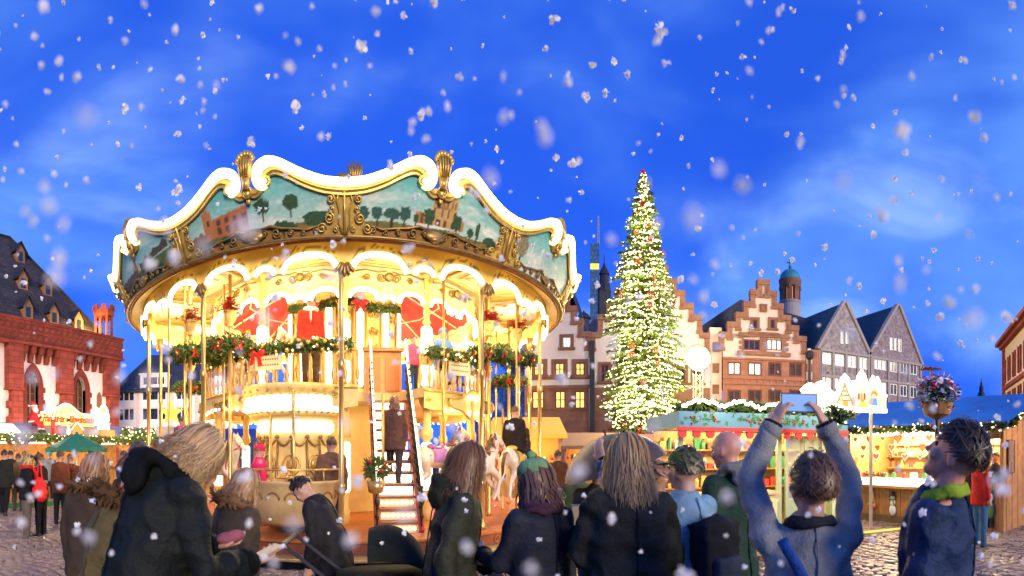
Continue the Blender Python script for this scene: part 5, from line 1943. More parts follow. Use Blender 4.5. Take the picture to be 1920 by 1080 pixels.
for i in range(26):                   # mugs, bottles and boxes along the shelf
    rr2 = random.Random(i)
    u = 0.4 + (L - 0.8) * i / 25
    mb = MB()
    c = LW.P(u, 1.19, -0.12 - 0.12 * (i % 2))
    if i % 3:
        mb.lathe([(0.0, 0), (0.05, 0.0), (0.055, 0.12), (0.045, 0.125)], 8, c)
    else:
        mb.lathe([(0.0, 0), (0.045, 0.0), (0.045, 0.16), (0.02, 0.22), (0.018, 0.29)], 8, c)
    mb.build('mug' if i % 3 else 'bottle', mat('mug_%d' % (i % 4), [(0.6, 0.04, 0.03), (0.05, 0.25, 0.3), (0.7, 0.6, 0.4), (0.04, 0.14, 0.05)][i % 4], 0.3), ws, smooth=True, world=True)
for i in range(5):
    lamp('stall_lamp', LW.P(L * (i + 0.5) / 5, 1.85, -0.9), 60, (1, 0.68, 0.30), 0.12, ws)
    lamp('eave_lamp', LW.P(L * (i + 0.5) / 5, 2.35, 0.9), 34, (1, 0.70, 0.36), 0.1, ws)
garland('fir_garland', 'thick fir garland with lights along the eave of the left stall', [LW.P(L * q / 12 - 0.1, 2.2 - 0.03 * (q % 2), 0.30) for q in range(13)], 0.13, 900, balls=3, bulbs=22, seed=11, needle=0.08)
# arched sign on the roof
S0, S1 = LW.u(92), LW.u(193)
zs0 = 2.66
mb = MB()
poly = [(S0, zs0), (S1, zs0)]
for q in range(25):
    t = 1 - q / 24
    h = 0.42 + 0.36 * max(0, cos((t - 0.46) * pi * 1.5)) ** 2 if abs(t - 0.46) < 0.33 else 0.42
    poly.append((S0 + (S1 - S0) * t, zs0 + h))
SD = -0.62
LW.prism(mb, poly, SD, SD + 0.08)
sign = tag(mb.build('stall_sign', emit('sign_face_yellow', (1.0, 0.56, 0.12), 0.95)), 'arched yellow sign with red lettering and bulb edged top on the left stall', 'sign')
mb = MB(); mb.tube([LW.P(x, z + 0.02, SD + 0.06) for x, z in poly[2:]], 0.05, 6); mb.build('sign_light_edge', band_w, sign, smooth=True)
mb = MB()
rb = random.Random(4)
for _ in range(170):
    t = rb.random()
    h = rb.uniform(0.30, 0.74)
    hm = 0.36 + 0.36 * max(0, cos((t - 0.46) * pi * 1.5)) ** 2 if abs(t - 0.46) < 0.33 else 0.36
    if h < hm:
        mb.ball(LW.P(S0 + (S1 - S0) * t, zs0 + h, SD + 0.09), 0.022, 5, 4)
tag(mb.build('sign_bulbs', bulb_s, sign), kind='stuff')
def lettering(text, parent, origin, ux, n_, size, material, shear=0.25, extrude=0.012, width=None, name='lettering'):
    cu = bpy.data.curves.new(name, 'FONT')
    cu.body = text
    cu.size = size
    cu.shear = shear
    cu.extrude = extrude
    cu.offset = 0.006
    cu.align_x = 'CENTER'
    o = bpy.data.objects.new(name, cu)
    COL.objects.link(o)
    dg = bpy.context.evaluated_depsgraph_get()
    me = bpy.data.meshes.new_from_object(o.evaluated_get(dg))
    bpy.data.objects.remove(o)
    xs = [v.co.x for v in me.vertices]
    k = width / (max(xs) - min(xs)) if width else 1.0
    m = Matrix(((ux.x, 0, n_.x, origin.x), (ux.y, 0, n_.y, origin.y), (0, 1, 0, origin.z), (0, 0, 0, 1)))
    me.transform(m @ Matrix.Diagonal((k, 1, 1, 1)))
    me.materials.clear(); me.materials.append(material)
    o = bpy.data.objects.new(name, me)
    COL.objects.link(o)
    if parent is not None:
        o.parent = parent
        o.matrix_parent_inverse = world_inv(parent)
    return o
lettering('Frankfurter Glühweinstubb', sign, LW.P((S0 + S1) / 2, zs0 + 0.13, SD + 0.085), LW.ux, LW.n, 0.40, mat('sign_red', (0.62, 0.05, 0.02), 0.5), 0.3, 0.02, (S1 - S0) * 0.95)
# figures on the roof
def figure_santa(label, c, face):
    t = thing('seated_figurine', label, 'figurine', c, rz=face)
    rm = mat('figurine_red', (0.55, 0.02, 0.025), 0.6); wm_ = mat('figurine_white', (0.8, 0.78, 0.74), 0.7); sk = mat('figurine_skin', (0.62, 0.36, 0.25), 0.6); bk = mat('figurine_black', (0.02, 0.02, 0.02), 0.5)
    mb = MB(); mb.ball((0, 0, 0.30), (0.20, 0.17, 0.26), 12, 8)
    for s in (-1, 1):
        mb.tube([(s * 0.17, 0, 0.42), (s * 0.22, 0.12, 0.30), (s * 0.14, 0.26, 0.34)], [0.075, 0.065, 0.05], 8)
        mb.tube([(s * 0.09, 0.02, 0.10), (s * 0.11, 0.26, 0.10), (s * 0.11, 0.30, -0.12)], [0.10, 0.085, 0.06], 8)
    mb.build('suit', rm, t, smooth=True)
    mb = MB(); mb.ball((0, 0.02, 0.64), (0.10, 0.11, 0.12), 10, 8); mb.build('head', sk, t, smooth=True)
    mb = MB(); mb.ball((0, 0.08, 0.55), (0.11, 0.09, 0.14), 10, 8); mb.lathe([(0.12, 0.68), (0.135, 0.70), (0.12, 0.73)], 10, (0, 0.01, 0)); mb.ball((0.02, -0.17, 0.72), 0.045); mb.lathe([(0.19, 0.12), (0.21, 0.15), (0.19, 0.18)], 12)
    for s in (-1, 1):
        mb.ball((s * 0.13, 0.28, 0.35), 0.055); mb.ball((s * 0.11, 0.30, -0.10), (0.075, 0.075, 0.03))
    mb.build('beard_and_trim', wm_, t, smooth=True)
    mb = MB(); mb.tube([(0, 0.0, 0.72), (0, -0.04, 0.82), (0.01, -0.14, 0.80), (0.02, -0.17, 0.73)], [0.115, 0.07, 0.04, 0.02], 9); mb.build('cap', rm, t, smooth=True)
    mb = MB()
    for s in (-1, 1):
        mb.ball((s * 0.11, 0.34, -0.20), (0.055, 0.10, 0.06), 8, 6)
    mb.build('boots', bk, t, smooth=True)
    return t
ps = LW.P(LW.u(73), 2.60, -0.35)
figure_santa('seated figurine in red suit and cap at the left end of the lettered sign', ps, atan2(LW.n.y, LW.n.x) - pi / 2 + 0.5)
pa = LW.P(LW.u(209), 2.58, -0.5)
ang = thing('angel_figure', 'glowing white angel figure at the far end of the lettered sign', 'figurine', pa)
gl = emit('glowing_white', (1.0, 0.93, 0.78), 2.2)
mb = MB(); mb.lathe([(0.26, 0), (0.22, 0.2), (0.13, 0.5), (0.10, 0.6), (0.0, 0.64)], 14); mb.build('robe', gl, ang, smooth=True)
mb = MB(); mb.ball((0, 0, 0.74), (0.09, 0.09, 0.11), 10, 8); mb.build('head', mat('angel_gold', (0.8, 0.5, 0.2), 0.5), ang, smooth=True)
for s in (-1, 1):
    mb = MB(); mb.prism([(0.04, 0.35), (0.30, 0.15), (0.36, 0.5), (0.26, 0.85), (0.10, 0.70)], (0, 0, 0), LW.ux * s, (0, 0, 1), LW.n, -0.1, -0.06); mb.build('wing', gl, ang)
mb = MB(); mb.tube([(0.17 * cos(q * pi / 8), 0.0, 0.76 + 0.17 * sin(q * pi / 8)) for q in range(16)], 0.025, 5, closed=True); mb.build('halo', bulb_s, ang)
for (px, hgt, lab) in ((96, 0.52, 'tall red candle decoration on the left stall roof'), (107, 0.34, 'short red candle decoration beside the tall one')):
    c = LW.P(LW.u(px), 2.28, 0.12)
    t = thing('candle_decoration', lab, 'candle', c)
    mb = MB(); mb.lathe([(0.075, 0), (0.075, hgt), (0.06, hgt + 0.02), (0, hgt + 0.02)], 10); mb.build('candle', mat('candle_red', (0.62, 0.02, 0.02), 0.4), t, smooth=True)
    mb = MB(); mb.lathe([(0, hgt + 0.02), (0.035, hgt + 0.06), (0.0, hgt + 0.15)], 8); mb.build('flame', bulb_s, t, smooth=True)
def snowman(label, c, s, group=None, nrm=Vector((0, -1, 0))):
    t = thing('snowman_decoration', label, 'snowman', c, rz=atan2(nrm.y, nrm.x) + pi / 2, group=group, scale=s)
    wm_ = mat('snowman_white', (0.80, 0.80, 0.78), 0.7); bk = mat('figurine_black', (0.02, 0.02, 0.02), 0.5)
    mb = MB(); mb.ball((0, 0, 0.24), (0.20, 0.07, 0.25), 12, 8); mb.ball((0, 0, 0.58), (0.15, 0.06, 0.17), 12, 8); mb.ball((0, 0, 0.82), (0.12, 0.06, 0.12), 12, 8); mb.build('body', wm_, t, smooth=True)
    mb = MB(); mb.lathe([(0.16, 0.90), (0.16, 0.92), (0.10, 0.93), (0.10, 1.08), (0, 1.08)], 12); mb.build('hat', bk, t)
    mb = MB(); mb.lathe([(0.10, 0.70), (0.13, 0.73), (0.10, 0.76)], 10); mb.tube([(0.08, -0.06, 0.72), (0.11, -0.07, 0.50)], 0.035, 5); mb.build('scarf', mat('scarf_green', (0.06, 0.22, 0.06), 0.7), t)
    mb = MB(); mb.tube([(0, -0.05, 0.82), (0.02, -0.17, 0.81)], [0.025, 0.003], 6)
    mb.build('nose', mat('carrot', (0.7, 0.2, 0.03), 0.6), t)
    return t
snowman('white snowman figure on the roof of the mulled wine stall', LW.P(LW.u(126), 2.28, 0.1), 0.55, None, LW.n)
gh = thing('gingerbread_house_decoration', 'small gingerbread house decoration beside the roof snowman', 'decoration', LW.P(LW.u(139), 2.28, 0.1))
mb = MB(); mb.prism([(-0.22, 0), (0.22, 0), (0.22, 0.24), (0, 0.46), (-0.22, 0.24)], (0, 0, 0), LW.ux, (0, 0, 1), LW.n, -0.1, 0.1); mb.build('walls', mat('gingerbread', (0.42, 0.17, 0.05), 0.7), gh)
mb = MB()
for s in (-1, 1):
    mb.tube([LW.ux * (s * 0.27) + Vector((0, 0, 0.2)) + LW.n * 0.1, Vector((0, 0, 0.48)) + LW.n * 0.1], 0.03, 5)
mb.build('icing', mat('snowman_white', (0.8, 0.8, 0.78), 0.7), gh)
rp = MB(); u0 = LW.u(176); LW.box(rp, u0, u0 + 0.72, 2.24, 2.50, 0.30, 0.34)
tag(rp.build('menu_board', mat('orange_board', (0.75, 0.13, 0.03), 0.5)), 'orange red menu board under the lettered sign', 'board')
# bright tilted roof light panel at the far left
mb = MB(); LW.prism(mb, [(LW.u(-30), 2.2), (LW.u(45), 2.2), (LW.u(20), 2.62), (LW.u(-40), 2.62)], 0.12, 0.16)
tag(mb.build('roof_light_panel', emit('pale_panel', (0.95, 0.93, 0.85), 0.8)), 'pale slanting light panel at the left end of the stall roof', 'panel')
fd = garland('fir_garland', 'lit fir cluster with red lantern at the far end of the left stall roof', [LW.P(LW.u(228) + 0.12 * q, 2.45 + 0.05 * sin(q), 0.1) for q in range(14)], 0.2, 500, balls=8, ball_m=red_ribbon, bulbs=40, seed=12, needle=0.1)

# ================================================================== parasol
pd = 16.3
pc = at(144, pd)
par_t = thing('parasol', 'green market parasol with a white pole in front of the left stall', 'parasol', pc)
gcol = mat('green_canvas', (0.012, 0.13, 0.085), 0.75, var=0.12, vscale=2)
za, zb_ = zof(812, pd), zof(840, pd)
mb = MB()
R = 59 * pd / F
pv = [Vector((R * cos(q * pi / 4 + 0.2), R * sin(q * pi / 4 + 0.2), zb_)) for q in range(8)]
for q in range(8):
    a, b = pv[q], pv[(q + 1) % 8]
    m_ = (a + b) / 2 * 0.985; m_.z = zb_ + 0.03
    ap = Vector((0, 0, za))
    mb.add([a, m_, b, ap], [(0, 1, 3), (1, 2, 3)])
    mb.add([a, m_, b, b - Vector((0, 0, .14)), m_ - Vector((0, 0, .13)), a - Vector((0, 0, .14))], [(0, 5, 4, 1), (1, 4, 3, 2)])
mb.ball((0, 0, za), 0.05)
mb.build('canopy', gcol, par_t)
mb = MB(); mb.tube([(0, 0, 0.05), (0, 0, za)], 0.028, 8); mb.lathe([(0.3, 0), (0.3, 0.06), (0.05, 0.1)], 14); mb.build('pole', white_paint, par_t)
for q in range(8):
    mb = MB(); mb.tube([(0, 0, za - 0.05), pv[q] - Vector((0, 0, 0.02))], 0.012, 4); mb.build('rib', wood, par_t)
bk_ = thing('blue_bin', 'blue litter bin with an orange label under the green parasol', 'bin', at(150, 14.2))
mb = MB(); mb.lathe([(0.26, 0), (0.30, 0.55), (0.30, 0.6), (0.24, 0.6), (0.22, 0.1)], 16); mb.build('bin_body', mat('bin_blue', (0.02, 0.08, 0.40), 0.4), bk_)
mb = MB(); mb.box((0.1, -0.28, 0.33), (0.18, 0.04, 0.22), Matrix.Rotation(0.3, 3, 'Z')); mb.build('bin_label', mat('label_orange', (0.6, 0.22, 0.05), 0.5), bk_)

# ================================================================== booths seen beyond the carousel
def booth(name, label, pa, pb, d, z0, z1, roof_m, wall_m, lamp_w=60):
    W_ = Wall(at(pa, d)[:2], at(pb, d)[:2])
    t = thing(name, label, 'stall', W_.P(W_.L / 2, 0, -1))
    mb = MB()
    W_.box(mb, 0, W_.L, 0, 0.95, -0.05, 0); W_.box(mb, 0, W_.L, 0.951, 1.0, -0.3, 0.2)
    mb.build('counter', wood, t, world=True)
    mb = MB(); W_.box(mb, 0, W_.L, 0, z0, -2.0, -1.95); mb.build('back_wall', wall_m, t, world=True)
    for u in (0.05, W_.L - 0.05):
        mb = MB(); W_.box(mb, u - 0.05, u + 0.05, 1.0, z0, -0.1, 0); mb.build('post', wood, t, world=True)
    mb = MB()
    mb.add([W_.P(-0.2, z0, 0.4), W_.P(W_.L + 0.2, z0, 0.4), W_.P(W_.L, z1, -1), W_.P(0, z1, -1), W_.P(-0.2, z0, -2.2), W_.P(W_.L + 0.2, z0, -2.2)], [(0, 1, 2, 3), (3, 2, 5, 4), (0, 3, 4), (1, 5, 2)])
    W_.box(mb, -0.2, W_.L + 0.2, z0 - 0.16, z0 - 0.004, 0.36, 0.40)
    mb.build('roof', roof_m, t, world=True)
    mb = MB()
    k_ = int(W_.L / 0.22)
    for q in range(k_):
        mb.ball(W_.P(W_.L * (q + 0.5) / k_, z0 - 0.08, 0.43), 0.045, 7, 5)
    tag(mb.build('bulb_row', bulb_w, t), kind='stuff')
    lamp('booth_lamp', W_.P(W_.L / 2, z0 - 0.25, -0.8), lamp_w, (1, 0.66, 0.28), 0.12, t)
    rg = random.Random(int(pa))
    for q in range(int(W_.L / 0.16)):
        mb = MB(); h_ = rg.uniform(0.08, 0.26); u = 0.08 + q * 0.16
        c = W_.P(u, 1.0 if q % 2 else 1.38, -0.1 if q % 2 else -1.85)
        mb.lathe([(0, 0), (0.055, 0), (0.06, h_ * 0.7), (0.03, h_), (0, h_)], 7, c)
        mb.build('ware', mat('ware_%d' % (q % 5), [(0.6, 0.05, 0.04), (0.65, 0.45, 0.12), (0.7, 0.68, 0.6), (0.05, 0.22, 0.1), (0.25, 0.1, 0.04)][q % 5], 0.4), t, smooth=True, world=True)
    return t, W_
yel = mat('yellow_tarp', (0.72, 0.40, 0.05), 0.6, var=0.12)
booth('yellow_booth', 'yellow roofed booth with a row of bulbs just right of the carousel', 922, 1052, 19, 2.35, 3.05, yel, mat('orange_back', (0.6, 0.25, 0.04), 0.6), 140)
booth('red_gabled_stall', 'small stall with a red roof at the foot of the christmas tree', 1184, 1228, 27, 1.9, 2.7, mat('bright_red_tarp', (0.55, 0.02, 0.03), 0.6), wood, 120)
booth('brown_roofed_stall', 'brown roofed stall between the tree and the blue fronted kiosk', 1232, 1296, 21, 2.1, 2.9, mat('plum_tarp', (0.20, 0.08, 0.09), 0.7, var=0.2), wood_dark, 60)
booth('lamp_lit_stall', 'dark wooden stall crowded with glinting wares behind the umbrella', 1058, 1178, 24, 2.0, 2.65, mat('brown_tarp', (0.15, 0.09, 0.06), 0.7), wood, 260)
booth('cream_booth', 'cream roofed booth behind the left carousel poles', 292, 400, 25, 2.4, 3.0, mat('cream_tarp', (0.75, 0.62, 0.35), 0.6), wood, 200)
booth('blue_roofed_booth', 'blue roofed booth behind the carousel horses', 408, 480, 22, 2.3, 2.75, mat('navy_tarp', (0.02, 0.06, 0.30), 0.6), mat('navy_back', (0.02, 0.05, 0.25), 0.6), 40)
st = thing('yellow_star', 'yellow star ornament on top of the cream roofed booth', 'star', at(321, 24.4, 3.0))
mb = MB()
pts = []
for q in range(10):
    r_ = 0.62 if q % 2 == 0 else 0.26
    pts.append((r_ * sin(q * pi / 5), 0.55 + r_ * cos(q * pi / 5)))
thp = (321 - CX) / F
mb.prism(pts, (0, 0, 0), (cos(thp), -sin(thp), 0), (0, 0, 1), (-sin(thp), -cos(thp), 0), -0.06, 0.06)
mb.build('star', emit('star_yellow', (1.0, 0.55, 0.04), 0.8), st)

# ================================================================== blue fronted kiosk
KW = Wall((2.94, 8.75), (6.35, 8.75))
ki = thing('kiosk', 'green kiosk with a light blue fascia and red scalloped trim', 'kiosk', KW.P(1.7, 0, -0.8))
L = KW.L
mint = mat('mint_paint', (0.42, 0.52, 0.30), 0.5, var=0.08)
mb = MB(); KW.box(mb, 0, L, 0, 2.1, -1.7, -1.65); mb.build('back_wall', mat('kiosk_back', (0.55, 0.35, 0.14), 0.6), ki, world=True)
mb = MB(); KW.box(mb, L - 0.03, L, 0, 2.12, -1.64, -0.1); mb.build('side_wall', mint, ki, world=True)
for px in (1276, 1370, 1462, 1544, 1572):
    u = min(max(KW.u(px), 0.04), L - 0.04)
    mb = MB(); KW.box(mb, u - 0.045, u + 0.045, 0, 2.12, -0.09, 0.0); mb.build('post', mint, ki, world=True)
d0, d1 = KW.u(1474), KW.u(1542)
for i, (a, b) in enumerate(((d0, (d0 + d1) / 2 - 0.01), ((d0 + d1) / 2 + 0.01, d1))):
    mb = MB()
    KW.box(mb, a, a + 0.06, 0.05, 2.0, -0.06, -0.02); KW.box(mb, b - 0.06, b, 0.05, 2.0, -0.06, -0.02)
    for z0, z1 in ((0.05, 0.75), (1.38, 1.44), (1.72, 2.0)):
        KW.box(mb, a + 0.06, b - 0.06, z0, z1, -0.055, -0.025)
    dr_ = mb.build('door', mint, ki, world=True)
    mb = MB(); KW.box(mb, a + 0.06, b - 0.06, 0.752, 1.718, -0.042, -0.038)
    glass = _M.get('thin_glass')
    if glass is None:
        glass = bpy.data.materials.new('thin_glass'); glass.use_nodes = True
        b_ = glass.node_tree.nodes['Principled BSDF']
        b_.inputs['Base Color'].default_value = (0.9, 0.95, 0.9, 1); b_.inputs['Roughness'].default_value = 0.03
        b_.inputs['Alpha'].default_value = 0.18
        _M['thin_glass'] = glass
    mb.build('pane', glass, dr_, world=True)
mb = MB(); KW.box(mb, 0.05, KW.u(1462) - 0.05, 0, 0.86, -0.05, 0.0); KW.box(mb, 0.0, KW.u(1462) - 0.05, 0.861, 0.92, -0.4, 0.12); mb.build('counter', mat('cream_counter', (0.66, 0.52, 0.26), 0.5), ki, world=True)
blue_f = mat('light_blue_board', (0.09, 0.26, 0.38), 0.5, var=0.06)
zf0, zf1 = 2.11, 2.38
mb = MB(); KW.box(mb, -0.12, L + 0.05, zf0, zf1, 0.30, 0.36); KW.box(mb, -0.12, -0.06, zf0, zf1, -1.8, 0.299)
fas = mb.build('fascia', blue_f, ki, world=True)
red_t = mat('red_trim', (0.62, 0.02, 0.015), 0.5)
mb = MB(); KW.box(mb, -0.14, L + 0.07, 2.04, zf0 - 0.002, 0.29, 0.38)
q = -0.12
i = 0
while q < L:
    KW.prism(mb, [(q, 2.039), (q, 1.96), (q + 0.04, 1.92), (q + 0.10, 1.92), (q + 0.14, 1.96), (q + 0.14, 2.039)], 0.31, 0.36)
    q += 0.26
mb.build('scalloped_trim', red_t, ki, world=True)
mb = MB()
rg = random.Random(31)
for cu_ in (0.15, 0.45, 1.25, 1.5, 1.75, 2.0, 2.3, 2.75, 3.1):
    for q in range(14):
        p = KW.P(cu_ + rg.gauss(0, 0.10), 2.25 + rg.gauss(0, 0.05), 0.364)
        a = rg.uniform(0, 2 * pi)
        d_ = KW.ux * cos(a) + Vector((0, 0, sin(a)))
        w_ = (KW.ux * -sin(a) + Vector((0, 0, cos(a)))) * 0.022
        mb.add([p, p + d_ * 0.04 + w_ + KW.n * 0.01, p + d_ * 0.09, p + d_ * 0.04 - w_ + KW.n * 0.01], [(0, 1, 2, 3)])
tag(mb.build('holly_leaves', mat('holly_green', (0.05, 0.22, 0.04), 0.5, var=0.3), fas, world=True), kind='stuff')
mb = MB()
for cu_ in (0.15, 0.45, 1.25, 1.5, 1.75, 2.0, 2.3, 2.75, 3.1):
    for q in range(3):
        mb.ball(KW.P(cu_ + rg.gauss(0, 0.08), 2.25 + rg.gauss(0, 0.04), 0.37), 0.022, 6, 4)
tag(mb.build('holly_berries', red_t, fas, world=True), kind='stuff')
mb = MB(); KW.box(mb, -0.1, L + 0.05, 2.125, 2.17, -1.8, 0.28); mb.build('roof', wood_dark, ki, world=True)
garland('fir_garland', 'fir garland with big round bulbs along the top of the blue fronted kiosk', [KW.P(-0.05 + (L + 0.3) * q / 14, 2.44 + 0.06 * abs(sin(q * 0.9)), 0.25) for q in range(15)], 0.11, 700, balls=2, bulbs=0, seed=13, needle=0.09)
mb = MB()
for q in range(74):
    t = q / 73
    mb.ball(KW.P(-0.05 + (L + 0.1) * t, 2.47 + 0.10 * abs(sin(t * 15)) + rg.uniform(-.03, .03), 0.38), 0.032, 8, 6)
tag(mb.build('bulb_chain', bulb_w, ki, smooth=True, world=True), kind='stuff')
for i in range(3):
    lamp('kiosk_lamp', KW.P(L * (i + 0.5) / 3, 1.95, -0.8), 60, (1, 0.72, 0.36), 0.12, ki)
    lamp('chain_lamp', KW.P(L * (i + 0.5) / 3, 2.65, 0.75), 20, (1, 0.80, 0.45), 0.1, ki)
rg = random.Random(5)
for shelf in range(3):
    mb = MB(); KW.box(mb, 0.05, L - 0.05, 0.9 + 0.4 * shelf, 0.93 + 0.4 * shelf, -1.64, -1.3); mb.build('shelf', wood, ki, world=True)
    for q in range(22):
        u = 0.12 + q * (L - 0.24) / 21
        c = KW.P(u, 0.931 + 0.4 * shelf, -1.45)
        mb = MB(); h_ = rg.uniform(0.1, 0.26)
        if rg.random() < 0.5:
            mb.lathe([(0, 0), (0.05, 0), (0.06, h_ * .6), (0.03, h_ * .9), (0, h_)], 8, c)
        else:
            mb.box(c + Vector((0, 0, h_ / 2)), (0.11, 0.1, h_))
        mb.build('ware', mat('ware_%d' % rg.randrange(5), (0.6, 0.3, 0.2), 0.4), ki, world=True)
# painted cream box in front of the kiosk
BW = Wall(at(1384, 8.05)[:2], at(1447, 7.95)[:2])
bx = thing('painted_box', 'cream painted wooden box with gold scrolls in front of the kiosk', 'box', BW.P(BW.L / 2, 0, -0.3))
crm = mat('box_cream', (0.68, 0.56, 0.28), 0.5, var=0.06)
mb = MB(); BW.box(mb, 0, BW.L, 0.06, 0.86, -0.6, 0.0); BW.box(mb, -0.02, BW.L + 0.02, 0.861, 0.90, -0.62, 0.02); mb.build('body', crm, bx, world=True)
mb = MB(); BW.box(mb, -0.03, BW.L + 0.03, 0.0, 0.058, -0.63, 0.03); mb.build('plinth', mat('plinth_red', (0.30, 0.03, 0.03), 0.5), bx, world=True)
mb = MB(); c = [BW.P(0.05, 0.13, 0.006), BW.P(BW.L - 0.05, 0.13, 0.006), BW.P(BW.L - 0.05, 0.80, 0.006), BW.P(0.05, 0.80, 0.006)]; mb.tube(c, 0.008, 4, closed=True)
for (u, z, f) in ((0.12, 0.72, 1), (BW.L - 0.12, 0.72, -1), (0.12, 0.22, -1), (BW.L - 0.12, 0.22, 1), (BW.L - 0.1, 0.5, 1)):
    pts = [BW.P(u + 0.05 * (1 - q / 14) * cos(f * q * .6), z + 0.05 * (1 - q / 14) * sin(f * q * .6), 0.008) for q in range(13)]
    mb.tube(pts, 0.006, 4)
mb.build('gold_scrolls', mat('gold_paint', (0.5, 0.28, 0.04), 0.4), bx, world=True)
mb = MB()
rg = random.Random(77)
for q in range(60):
    p = BW.P(BW.L * 0.45 + rg.gauss(0, 0.08), 0.36 + rg.gauss(0, 0.035), 0.006)
    a = rg.uniform(0, 6.28)
    d_ = BW.ux * cos(a) + Vector((0, 0, sin(a)))
    w_ = d_.cross(BW.n) * 0.012
    mb.add([p, p + d_ * 0.03 + w_ + BW.n * .006, p + d_ * 0.06, p + d_ * 0.03 - w_ + BW.n * .006], [(0, 1, 2, 3)])
tag(mb.build('painted_fir_sprig', mat('holly_green', (0.05, 0.22, 0.04), 0.5), bx, world=True), kind='stuff')

# ================================================================== gingerbread stall on the right
RW = Wall((7.86, 10.23), (8.62, 6.10))
gs = thing('gingerbread_stall', 'wooden gingerbread stall with a blue tarpaulin roof and bright hanging hearts', 'stall', RW.P(2, 0, -0.9))
L = RW.L
LD = RW.u(1841)
n = int(LD / 0.105)
for i in range(n):
    mb = MB(); RW.box(mb, i * LD / n + 0.003, (i + 1) * LD / n - 0.003, 0.06, 0.84, -0.04, 0.004 * ((i * 7) % 3)); mb.build('plank', wood, gs, world=True)
n2 = 4
for i in range(n2):
    a = LD + (L - LD) * i / n2
    mb = MB(); RW.box(mb, a + 0.004, LD + (L - LD) * (i + 1) / n2 - 0.004, 0.03, 1.02, -0.03, 0.006 + 0.004 * (i % 2)); mb.build('plank', wood, gs, world=True)
mb = MB(); RW.box(mb, -0.05, LD, 0.0, 0.2, 0.012, 0.03); mb.build('skirting', mat('brown_tarp_skirt', (0.16, 0.09, 0.04), 0.5, var=0.3), gs, world=True)
mb = MB(); RW.box(mb, -0.05, LD - 0.02, 0.842, 0.90, -0.45, 0.16); mb.build('counter', wood, gs, world=True)
mb = MB(); RW.box(mb, 0.0, LD - 0.05, 0.901, 1.06, -0.30, 0.10); mb.build('display_case', hot_white, gs, world=True)
mb = MB(); RW.box(mb, 0, L, 0.0, 2.3, -1.9, -1.85); mb.build('back_wall', mat('stall_back', (0.72, 0.55, 0.32), 0.6), gs, world=True)
mb = MB(); RW.box(mb, -0.04, 0.0, 0.0, 2.26, -1.9, -0.101); mb.build('side_wall', wood, gs, world=True)
for z in (1.25, 1.55, 1.85):
    mb = MB(); RW.box(mb, 0.05, LD, z, z + 0.03, -1.84, -1.45); mb.build('shelf', wood, gs, world=True)
mb = MB(); RW.box(mb, 0.05, L - 0.05, 2.12, 2.2, -1.5, -0.25); mb.build('ceiling_lights', hot_white, gs, world=True)
for u in (0.0, LD, L - 0.04):
    mb = MB(); RW.box(mb, u - 0.04, u + 0.04, 0.0 if u > LD else 0.9, 2.26, -0.1, 0.02); mb.build('post', wood, gs, world=True)
tarp = mat('blue_tarpaulin', (0.02, 0.16, 0.48), 0.42, var=0.25, vscale=1.6, bump=0.5, bscale=5)
mb = MB()
nu_, nv_ = 24, 6
for i in range(nu_ + 1):
    for j in range(nv_ + 1):
        u = -0.25 + (L + 0.55) * i / nu_
        t = j / nv_
        z = 2.30 + (3.02 - 2.30) * t - 0.05 * sin(pi * t) + 0.02 * nz(u * 2.2, t * 4, 1, 9)
        mb.v.append(tuple(RW.P(u, z, 0.38 - 1.75 * t)))
for i in range(nu_):
    for j in range(nv_):
        a = i * (nv_ + 1) + j
        mb.f.append((a, a + nv_ + 1, a + nv_ + 2, a + 1)); mb.m.append(0)
mb.add([RW.P(-0.25, 3.02, -1.37), RW.P(L + 0.3, 3.02, -1.37), RW.P(L + 0.3, 2.3, -2.6), RW.P(-0.25, 2.3, -2.6)], [(0, 1, 2, 3)])
mb.add([RW.P(-0.25, 2.30, 0.38), RW.P(L + 0.3, 2.30, 0.38), RW.P(L + 0.3, 2.24, 0.39), RW.P(-0.25, 2.24, 0.39)], [(0, 3, 2, 1)])
mb.build('tarpaulin_roof', tarp, gs, smooth=True, world=True)
# boarded end wall facing the camera
EW = Wall(RW.P(L + 0.001, 0)[:2], (RW.P(L + 0.001, 0) + Vector((2.3, 0.5, 0)))[:2])
n = 22
for i in range(n):
    a, b = EW.L * i / n, EW.L * (i + 1) / n
    mid = (a + b) / 2
    zt_ = min(2.22 + mid * 0.42, 2.9)
    mb = MB(); EW.box(mb, a + 0.003, b - 0.003, 0.02, zt_, -0.03, 0.004 * ((i * 5) % 3)); mb.build('end_plank', wood, gs, world=True)
garland('fir_garland', 'fir garland with fairy lights and red ribbons along the eave of the gingerbread stall', [RW.P(-0.2 + (L + 0.4) * q / 14, 2.2 - 0.03 * (q % 2), 0.40) for q in range(15)], 0.10, 1300, balls=7, ball_m=red_ribbon, bulbs=30, seed=14, needle=0.06)
garland('fir_garland', 'fir garland climbing the boarded end of the gingerbread stall', [EW.P(0.02 + 0.17 * q, 2.25 + 0.075 * q, 0.12) for q in range(10)], 0.11, 900, balls=5, ball_m=red_ribbon, bulbs=26, seed=15, needle=0.07)
for i in range(4):
    lamp('stall_lamp', RW.P(L * (i + 0.5) / 4, 2.0, -0.6), 130, (1, 0.76, 0.42), 0.14, gs)
lamp('counter_lamp', RW.P(L * 0.45, 1.95, 0.75), 85, (1, 0.70, 0.34), 0.12, gs)
lamp('end_lamp', EW.P(0.6, 2.1, 1.0), 40, (1, 0.70, 0.30), 0.1, gs)
